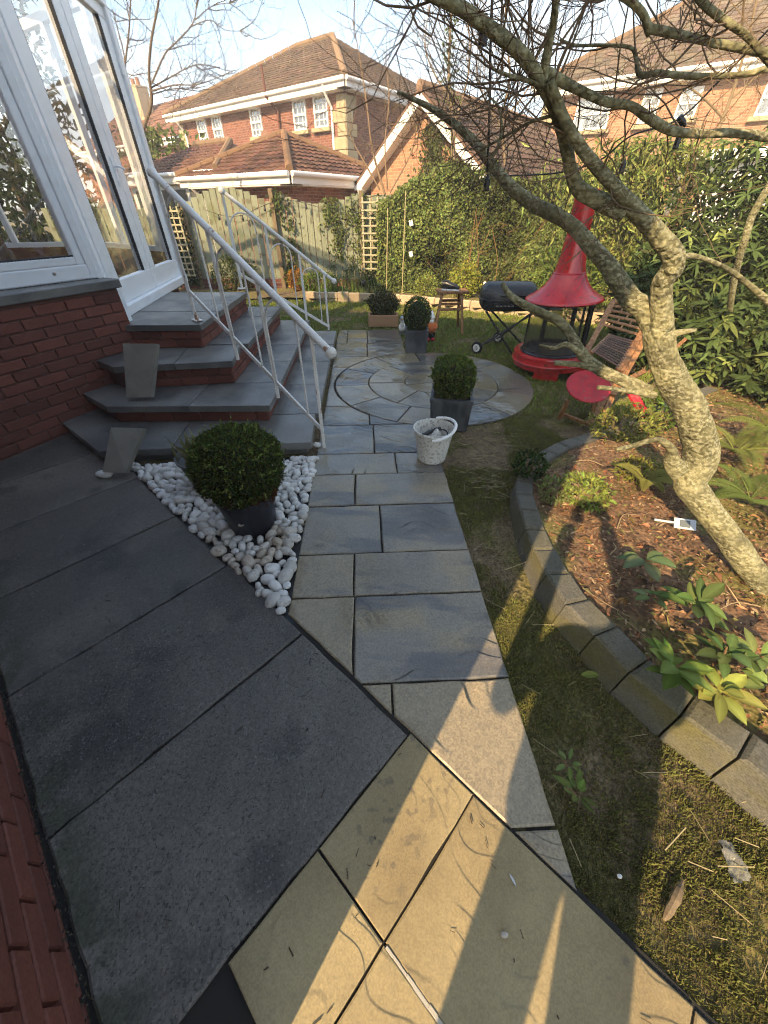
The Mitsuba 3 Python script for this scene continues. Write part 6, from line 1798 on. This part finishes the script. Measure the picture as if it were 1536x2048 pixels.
for s, p0 in ((0, bl - bd_ * .15), (1, br_ + bd_ * .15)):
    q = [e3(p0 + bo * 1.1, BZ - .03), e3(p0 - bnr * 8, BZ - .03), e3(ba - bnr * 8, BA + .03), e3(ba + bo * 1.1, BA + .03)]
    if s == 1:
        pass
    kk = put(h3 + '__roof', trimesh.convex.convex_hull(np.array(q + [p - np.array([0, 0, .06]) for p in q])), 'm_tile', col=(.17, .10, .07))
    tiled(kk + '__tiles', q, (.10, .064, .046), .28, .28, rg, amp=.02)
ridge(h3 + '__ridge', [e3(ba + bo * 1.1, BA + .06), e3(ba - bnr * 8, BA + .06)], .11, (.25, .16, .11))
ivy('ivy creeping up the orange gable wall', lambda r, n: ((lambda x, z: np.c_[(ba + bd_ * x[:, None] + bnr * .06), z])(.25 + r.normal(size=n) * .22 + .1, r.uniform(1.9, 3.1, n)), np.ones(n)), 900, (.13, .15, .05), 141, .09)

# --- the house at the right
h4 = thing('brick_house', 'pale orange brick house with white windows behind the leaning tree', 'house')
Rc = np.array([6.35, 21.6]); rl = nrm(np.array([3.1, -2.05])); rn = np.array([rl[1], -rl[0]]); rn = rn if rn[1] < 0 else -rn
RL_, RE = 13.0, 5.0
wallquad(h4 + '__front_wall', Rc, Rc + rl * RL_, -.2, RE - .2, 'm_wall_orange', .2)
wallquad(h4 + '__side_wall', Rc - rn * 9, Rc, -.2, RE - .2, 'm_wall_orange', .2)
E4 = [Rc + rn * .45 - rl * .45, Rc + rn * .45 + rl * (RL_ + .45), Rc - rn * 9.5 + rl * (RL_ + .45), Rc - rn * 9.5 - rl * .45]
A4, B4 = Rc - rn * 4.5 + rl * 4.2, Rc - rn * 4.5 + rl * (RL_ - 4.2); Z4 = 7.75
kk = put(h4 + '__roof', tm([*[e3(p, RE - .02) for p in E4], e3(A4, Z4 - .02), e3(B4, Z4 - .02)], np.array([[0, 1, 5], [0, 5, 4], [1, 2, 5], [2, 3, 4], [2, 4, 5], [3, 0, 4]])), 'm_tile', col=(.20, .14, .10))
tiled(kk + '__tiles', [e3(E4[0], RE), e3(E4[1], RE), e3(B4, Z4), e3(A4, Z4)], (.13, .096, .07), .32, .30, rg)
tiled(kk + '__tiles', [e3(E4[3], RE), e3(E4[0], RE), e3(A4, Z4)], (.17, .115, .08), .32, .30, rg)
ridge(kk + '__ridge', [e3(E4[0], RE + .05), e3(A4, Z4 + .03), e3(B4, Z4 + .03)], .12)
fascia(h4, Rc, Rc + rl * RL_, RE, rn)


def on_r(t, z, o=0.0):
    p = Rc + rl * t + rn * o
    return np.array([p[0], p[1], z])


window(h4, on_r(1.92, 4.22), rn, 1.25, .88, 2, 4, curtains=True)
window(h4, on_r(3.82, 4.25), rn, .56, .88, 4, 2, frame_w=.06)
window(h4, on_r(5.0, 4.25), rn, .62, .74, 4, 2, frame_w=.06)
window(h4, on_r(7.6, 4.2), rn, 1.2, .85, 2, 4)
window(h4, on_r(3.86, 2.52), rn, .6, .5, 2, 3, sash=False, frame_w=.05)
for i in range(9):
    w = .62 if i % 2 else .42
    put(h4 + '__quoin', box((*(Rc + rl * (w / 2 - .02) - rn * .07), RE - .46 - i * .37), (w, .24, .35), frame((*rl, 0)), .012), 'm_quoin')
h5 = thing('porch', 'white fronted flat porch roof with door against the right house', 'porch')
p0, p1 = Rc + rl * 5.3 + rn * 1.2, Rc + rl * 10.5 + rn * 1.2
put(h5 + '__canopy', slab([p0, p1, p1 - rn * 1.2, p0 - rn * 1.2], 2.85, 2.93, .01), 'm_greypot')
put(h5 + '__fascia', box((*((p0 + p1) / 2 + rn * .03), 2.82), (5.1, .05, .26), frame((*rl, 0))), 'm_white')
put(h5 + '__door', box((*((p0 + p1) / 2 + rl * .3 - rn * .5), 1.35), (3.6, .08, 2.7), frame((*rl, 0))), 'm_white')
put(h5 + '__column', box((*(p0 + rl * .35 - rn * .12), 1.35), (.25, .25, 2.7), frame((*rl, 0))), 'm_greypot')
wallquad(h5 + '__end_wall', p0 + rl * .1 - rn * 1.5, p0 + rl * .1 - rn * .3, 0, 2.8, 'm_wall_orange', .15)

# --- buildings at the left, partly hidden by the conservatory
h6 = thing('outbuilding', 'low building with tiled roof and white windows left of the garage', 'outbuilding')
oc = np.array([-7.4, 17.4])
a1, a2 = oc - gl * 2.6, oc + gl * 2.8
wallquad(h6 + '__front_wall', a2, a1, -.2, 1.2, 'm_wall_red', .2)
put(h6 + '__window_band', box((*((a1 + a2) / 2 + gnf * .02), 1.62), (5.4, .08, .85), frame((*gl, 0))), 'm_white')
for i in range(6):
    put(h6 + '__pane', box((*(a1 + gl * (.5 + i * .86) + gnf * .075), 1.62), (.62, .03, .66), frame((*gl, 0)), .004), 'm_curtain', uv=(.3, .3))
q = [e3(a2 + gnf * .4 + gl * .4, 2.35), e3(a1 + gnf * .4 - gl * .4, 2.35), e3(a1 - gnf * 2.0 + gl * 1.6, 3.25), e3(a2 - gnf * 2.0 - gl * 1.6, 3.25)]
kk = put(h6 + '__roof', trimesh.convex.convex_hull(np.array(q + [p - np.array([0, 0, .05]) for p in q])), 'm_tile', col=(.17, .09, .06))
tiled(kk + '__tiles', q, (.12, .062, .045), .28, .26, rg, amp=.03)
q2_ = [e3(a1 + gnf * .4 - gl * .4, 2.35), e3(a1 - gnf * 4.4 - gl * .4, 2.35), e3(a1 - gnf * 2.0 + gl * 1.6, 3.25)]
put(h6 + '__roof', trimesh.convex.convex_hull(np.array(q2_ + [p - np.array([0, 0, .05]) for p in q2_])), 'm_tile', col=(.22, .12, .08))
ridge(kk + '__ridge', [q[1] + (0, 0, .05), q[2] + (0, 0, .05), q[3] + (0, 0, .05)], .1)
fascia(h6, a2, a1, 2.33, gnf)
h7 = thing('brick_house', 'distant brick house with chimney half hidden by the bare tree at left', 'house')
d0 = np.array([-15.5, 33.0]); dl_ = fl
wallquad(h7 + '__front_wall', d0 + dl_ * 9, d0 - dl_ * 4.5, -.2, 4.6, 'm_wall_red', .2)
q = [e3(d0 + dl_ * 9.4 + nf * .4, 4.55), e3(d0 - dl_ * 4.9 + nf * .4, 4.55), e3(d0 - dl_ * 4.9 - nf * 4, 7.1), e3(d0 + dl_ * 9.4 - nf * 4, 7.1)]
kk = put(h7 + '__roof', trimesh.convex.convex_hull(np.array(q + [p - np.array([0, 0, .05]) for p in q])), 'm_tile', col=(.2, .11, .075))
tiled(kk + '__tiles', q, (.165, .085, .06), .36, .32, rg)
fascia(h7, d0 + dl_ * 9, d0 - dl_ * 4.5, 4.55, nf)
cp_ = d0 + dl_ * 3.2 - nf * 2.6
put(kk + '__chimney', box((*cp_, 6.75), (1.2, .8, 1.9), frame((*fl, 0)), .02), 'm_buff', uv=(.2, .2))
put(kk + '__chimney_pot', cat([lathe([(.14, 7.6), (.12, 8.05), (.14, 8.07), (.0, 8.07)], 12, (*(cp_ + fl * s), 0)) for s in (-.3, .3)]), 'm_tile', col=(.3, .15, .09), kind='stuff')
iv = thing('ivy', 'ivy bush against the distant house wall left of the hip roofed house', 'ivy')
hedge_mass(iv + '__foliage', 1600, lambda r, n: (np.c_[-9.6 + r.normal(size=n) * .8, 22 + r.normal(size=n) * .4, r.uniform(.5, 4.0, n)], np.ones(n)), .22, .16, (.12, .15, .04), 151)

# ================================================================ bare trees beyond the fence
def baretree(label, rows, twigs, col, seed, L0=1.0, r0=.012, lv=2, ivy_n=0, up=.5):
    k = thing('bare_tree', label, 'tree'); g_ = np.random.default_rng(seed); out = []
    SS = []
    for i, rws in enumerate(rows):
        s = smoothline(rws, 4); SS.append(s)
        put(k + ('__trunk' if i == 0 else '__limb'), tube(s[:, :3], s[:, 3], 8), 'm_vcol', smooth=True, col=col)
    for c in range(twigs):
        s = SS[g_.integers(0, len(SS))]; i = g_.integers(len(s) // 4, len(s))
        i = min(i, len(s) - 2); d = nrm(s[i + 1, :3] - s[i, :3])
        grow(s[i, :3], nrm(d * .6 + nrm(g_.normal(size=3)) * .8), L0 * g_.uniform(.5, 1.2), r0 * g_.uniform(.5, 1), lv, out, up, 6, .35, 3, g_, 4)
    put(k + '__twigs', cat(out), 'm_vcol', smooth=True, col=np.asarray(col) * .8, kind='stuff')
    if ivy_n:
        s = SS[0]; i = g_.integers(0, int(len(s) * .9), ivy_n); P = s[i, :3] + g_.normal(size=(ivy_n, 3)) * .09
        hedge_mass(k + '__ivy', ivy_n, lambda r, n: (P, np.ones(n)), .07, .055, (.12, .15, .05), seed + 1)


Tb = [(-6.198, 12.400, 2.265, 0.0493), (-5.674, 12.400, 2.849, 0.0393), (-5.282, 12.400, 3.303, 0.0340), (-5.131, 12.300, 3.695, 0.0287), (-4.868, 12.200, 4.123, 0.0239), (-4.500, 12.100, 4.574, 0.0194), (-4.291, 12.000, 4.842, 0.0160)]
baretree('tall bare tree beside the conservatory with spreading fine branches', [[(-7.6, 12.4, -.1, .16), (-7.5, 12.4, 1.2, .13)] + Tb,
         [(-5.129, 12.300, 3.565, 0.0176), (-4.634, 12.200, 3.969, 0.0151), (-4.310, 12.100, 4.101, 0.0133), (-3.858, 12.000, 4.316, 0.0115), (-3.702, 12.000, 4.549, 0.0098), (-3.598, 12.000, 4.784, 0.0094)],
         [(-5.191, 12.400, 3.530, 0.0149), (-4.724, 12.400, 3.677, 0.0118), (-4.114, 12.400, 3.857, 0.0102), (-3.580, 12.400, 3.821, 0.0074)], [(-5.139, 12.200, 3.445, 0.0148), (-4.578, 12.200, 3.533, 0.0118), (-3.993, 12.100, 3.531, 0.0089), (-3.156, 12.000, 3.710, 0.0058)], [(-5.312, 12.500, 3.434, 0.0122), (-4.769, 12.500, 3.525, 0.0092), (-4.141, 12.500, 3.547, 0.0062)],
         [(-3.791, 12.000, 4.365, 0.0101), (-3.390, 12.000, 4.537, 0.0074), (-2.934, 12.000, 4.579, 0.0050)], [(-3.943, 12.000, 4.272, 0.0103), (-3.490, 12.000, 4.365, 0.0077), (-3.224, 12.000, 4.240, 0.0066), (-2.821, 12.000, 4.227, 0.0042)],
         [(-5.638, 12.400, 3.857, 0.0195), (-5.343, 12.400, 4.333, 0.0155), (-5.083, 12.400, 4.835, 0.0119)], [(-5.743, 12.400, 2.825, 0.0230), (-5.744, 12.400, 3.493, 0.0177), (-5.597, 12.400, 3.997, 0.0136), (-5.569, 12.400, 4.589, 0.0098)]], 95, (.15, .11, .075), 161, .95, .011)
baretree('slender ivy clad bare tree behind the gable end', [[(1.798, 13.000, 2.305, 0.0653), (1.675, 13.000, 3.020, 0.0516), (1.509, 13.000, 3.747, 0.0363), (1.465, 13.000, 4.334, 0.0270), (1.443, 13.000, 4.999, 0.0186)], [(1.712, 13.000, 3.020, 0.0295), (1.902, 13.000, 3.592, 0.0202), (1.941, 13.000, 4.120, 0.0155), (1.805, 13.000, 4.675, 0.0113)], [(1.603, 13.000, 3.433, 0.0208), (1.177, 13.000, 3.823, 0.0163), (0.915, 13.000, 4.263, 0.0122), (0.984, 13.000, 4.807, 0.0083)]], 46, (.22, .16, .10), 171, 1.0, .010, 2, 260)
baretree('thin reddish bare shrub rising between brick house and gable', [[(0.023, 11.000, 1.678, 0.0264), (-0.245, 11.000, 2.407, 0.0201), (-0.335, 11.000, 2.991, 0.0151), (-0.461, 11.000, 3.647, 0.0107), (-0.579, 11.000, 4.122, 0.0073)], [(0.079, 11.000, 1.763, 0.0186), (0.021, 11.000, 2.483, 0.0149), (0.100, 11.000, 3.128, 0.0118), (0.019, 11.000, 3.709, 0.0079)], [(-0.090, 11.000, 1.763, 0.0186), (-0.565, 11.000, 2.407, 0.0134), (-0.807, 11.000, 2.779, 0.0094)], [(0.135, 11.000, 1.721, 0.0187), (0.558, 11.000, 2.330, 0.0136), (0.693, 11.000, 2.779, 0.0094)]], 50, (.23, .15, .09), 181, .8, .007, 2)
baretree('bare tree with crossing branches in front of the right house', [[(7.492, 12.000, 2.239, 0.0517), (7.585, 12.000, 2.899, 0.0407), (7.563, 12.000, 3.499, 0.0290), (7.421, 12.000, 4.240, 0.0209), (7.273, 12.000, 4.784, 0.0148)], [(7.653, 12.000, 2.977, 0.0258), (6.887, 12.000, 3.354, 0.0194), (5.986, 12.000, 3.641, 0.0136), (5.317, 12.000, 3.710, 0.0110)], [(7.585, 12.000, 3.281, 0.0219), (8.010, 12.000, 3.641, 0.0152), (8.505, 12.000, 3.847, 0.0120)], [(7.563, 12.000, 2.740, 0.0239), (6.795, 12.000, 2.899, 0.0180), (5.987, 12.000, 2.938, 0.0122)]], 60, (.22, .155, .085), 191, 1.1, .010, 2)
baretree('large bare tree outside the right edge of the garden', [[(9.2, 3.0, 0, .16), (9.0, 3.1, 1.6, .13), (8.8, 3.0, 3.0, .10), (9.1, 2.8, 4.6, .07), (9.0, 2.6, 6.5, .03)], [(8.9, 3.05, 2.2, .07), (8.2, 2.2, 3.2, .05), (7.9, 1.6, 4.6, .03), (7.6, 1.2, 5.8, .015)], [(8.85, 3.0, 2.8, .06), (8.3, 4.0, 3.8, .045), (8.2, 4.8, 5.0, .02)]], 60, (.16, .12, .08), 221, 1.2, .014, 2)
baretree('small bare tree between the gable and the right house', [[(2.869, 12.000, 2.239, 0.0333), (2.659, 12.000, 2.977, 0.0265), (2.684, 12.000, 3.641, 0.0177), (2.453, 12.000, 4.240, 0.0133), (2.401, 12.000, 4.726, 0.0097)], [(2.693, 12.000, 2.977, 0.0165), (3.146, 12.000, 3.499, 0.0120), (3.215, 12.000, 4.047, 0.0082)], [(2.703, 12.000, 2.820, 0.0170), (2.147, 12.000, 3.354, 0.0125), (1.896, 12.000, 3.914, 0.0086)]], 44, (.20, .14, .085), 201, 1.0, .009, 2)

# ================================================================ the photographer, who stands behind the camera and casts the long shadow
import manifold3d as m3


def body(bones, edge=.03, it=12):
    parts = []
    for p, rp, q, rq in bones:
        a = m3.Manifold.sphere(rp, 24).translate(list(map(float, p))); b = m3.Manifold.sphere(rq, 24).translate(list(map(float, q)))
        parts.append(m3.Manifold.batch_hull([a, b]))
    m = m3.Manifold.batch_boolean(parts, m3.OpType.Add).refine_to_length(edge).to_mesh()
    t = trimesh.Trimesh(m.vert_properties[:, :3], m.tri_verts, process=True)
    trimesh.smoothing.filter_taubin(t, iterations=it)
    return t


pk2 = thing('person', 'person in dark clothes holding a phone, standing by the house corner', 'person')
PF = np.array([-.22, -.93, 0])
o = lambda x, y, z: PF + (x, y, z)
put(pk2 + '__trousers', body([(o(s * .15, .0, .09), .057, o(s * .132, .01, .50), .075) for s in (-1, 1)] + [(o(s * .132, .01, .50), .077, o(s * .108, 0, .86), .094) for s in (-1, 1)] + [(o(-.10, 0, .92), .09, o(.10, 0, .92), .09)]), 'm_cloth', smooth=True)
put(pk2 + '__shoes', body([(o(s * .17, -.03, .045), .045, o(s * .185, .15, .04), .04) for s in (-1, 1)], .02, 6), 'm_black', smooth=True)
EL = [o(s * .29, .14, 1.10) for s in (-1, 1)]; HN = [np.array([-.075, -.10, 1.41]), np.array([.075, -.10, 1.41])]
put(pk2 + '__jacket', body([(o(-.11, 0, .96), .12, o(-.11, .01, 1.18), .125), (o(.11, 0, .96), .12, o(.10, .01, 1.18), .125), (o(-.10, .01, 1.18), .125, o(-.15, 0, 1.38), .085), (o(.10, .01, 1.18), .125, o(.15, 0, 1.38), .085),
                            (o(-.15, 0, 1.38), .085, o(.15, 0, 1.38), .085), (o(0, 0, 1.42), .075, o(0, .01, 1.47), .06), (o(0, 0, 1.0), .12, o(0, 0, 1.3), .12)] +
                           [(o(s * .18, .01, 1.38), .068, EL[i], .052) for i, s in enumerate((-1, 1))] + [(EL[i], .052, EL[i] + (HN[i] - EL[i]) * .86, .038) for i in (0, 1)]), 'm_cloth', smooth=True)
hd = body([(o(0, .01, 1.44), .055, o(0, .02, 1.54), .055), (o(0, .035, 1.60), .070, o(0, -.005, 1.65), .092), (o(0, .055, 1.57), .05, o(0, .03, 1.62), .07), (o(0, .11, 1.605), .012, o(0, .095, 1.635), .010), (o(-.085, .01, 1.60), .014, o(-.088, .0, 1.635), .018), (o(.085, .01, 1.60), .014, o(.088, .0, 1.635), .018)], .015, 5)
hdk = put(pk2 + '__head', hd, 'm_skin', smooth=True)
for s in (-1, 1):
    put(hdk + '__eye', trimesh.Trimesh(trimesh.creation.icosphere(2, .012).vertices + o(s * .032, .092, 1.645), trimesh.creation.icosphere(2, .012).faces, process=False), 'm_black', smooth=True)
put(hdk + '__mouth', tube([o(-.022, .098, 1.575), o(0, .104, 1.573), o(.022, .098, 1.575)], .005, 6), 'm_redmatte')
put(hdk + '__hair', body([(o(0, -.02, 1.68), .088, o(0, .02, 1.70), .078), (o(0, -.04, 1.60), .075, o(0, -.03, 1.68), .09)], .02, 6), 'm_cloth', smooth=True)
for i, s in enumerate((-1, 1)):
    w = HN[i] - (0, .05, .0)
    bn_ = [(w, .03, w + (0, .035, .01), .03)]
    for j in range(4):
        b0 = w + (s * .012, .05, -.035 + .021 * j); b1 = b0 + (-s * .030, .028, .002); b2 = b1 + (-s * .028, .004, .0)
        bn_ += [(w + (0, .03, -.02 + .013 * j), .013, b0, .0095), (b0, .0095, b1, .0085), (b1, .0085, b2, .0075)]
    t0 = w + (-s * .01, .02, .035); t1 = t0 + (-s * .03, .018, .012)
    bn_ += [(w, .016, t0, .012), (t0, .012, t1, .009)]
    put(pk2 + '__hand', body(bn_, .006, 4), 'm_skin', smooth=True)
put('phone', box((0, -.075, 1.44), (.152, .009, .075), None, .004), 'm_black', label='black phone held up in front of the person', category='phone')


# ================================================================ thin warm haze over the whole garden
scene['haze_air'] = dict(type='homogeneous', albedo={'type': 'rgb', 'value': [.97, .95, .92]}, sigma_t=.0042)
scene['haze'] = dict(type='cube', to_world=T().translate([0, 25, 4.6]).scale([58, 58, 5.9]), bsdf=dict(type='null'), interior=dict(type='ref', id='haze_air'))
scene['camera']['medium'] = dict(type='ref', id='haze_air')
lab('haze', 'thin bright haze filling the air of the garden', 'haze', None, 'stuff')
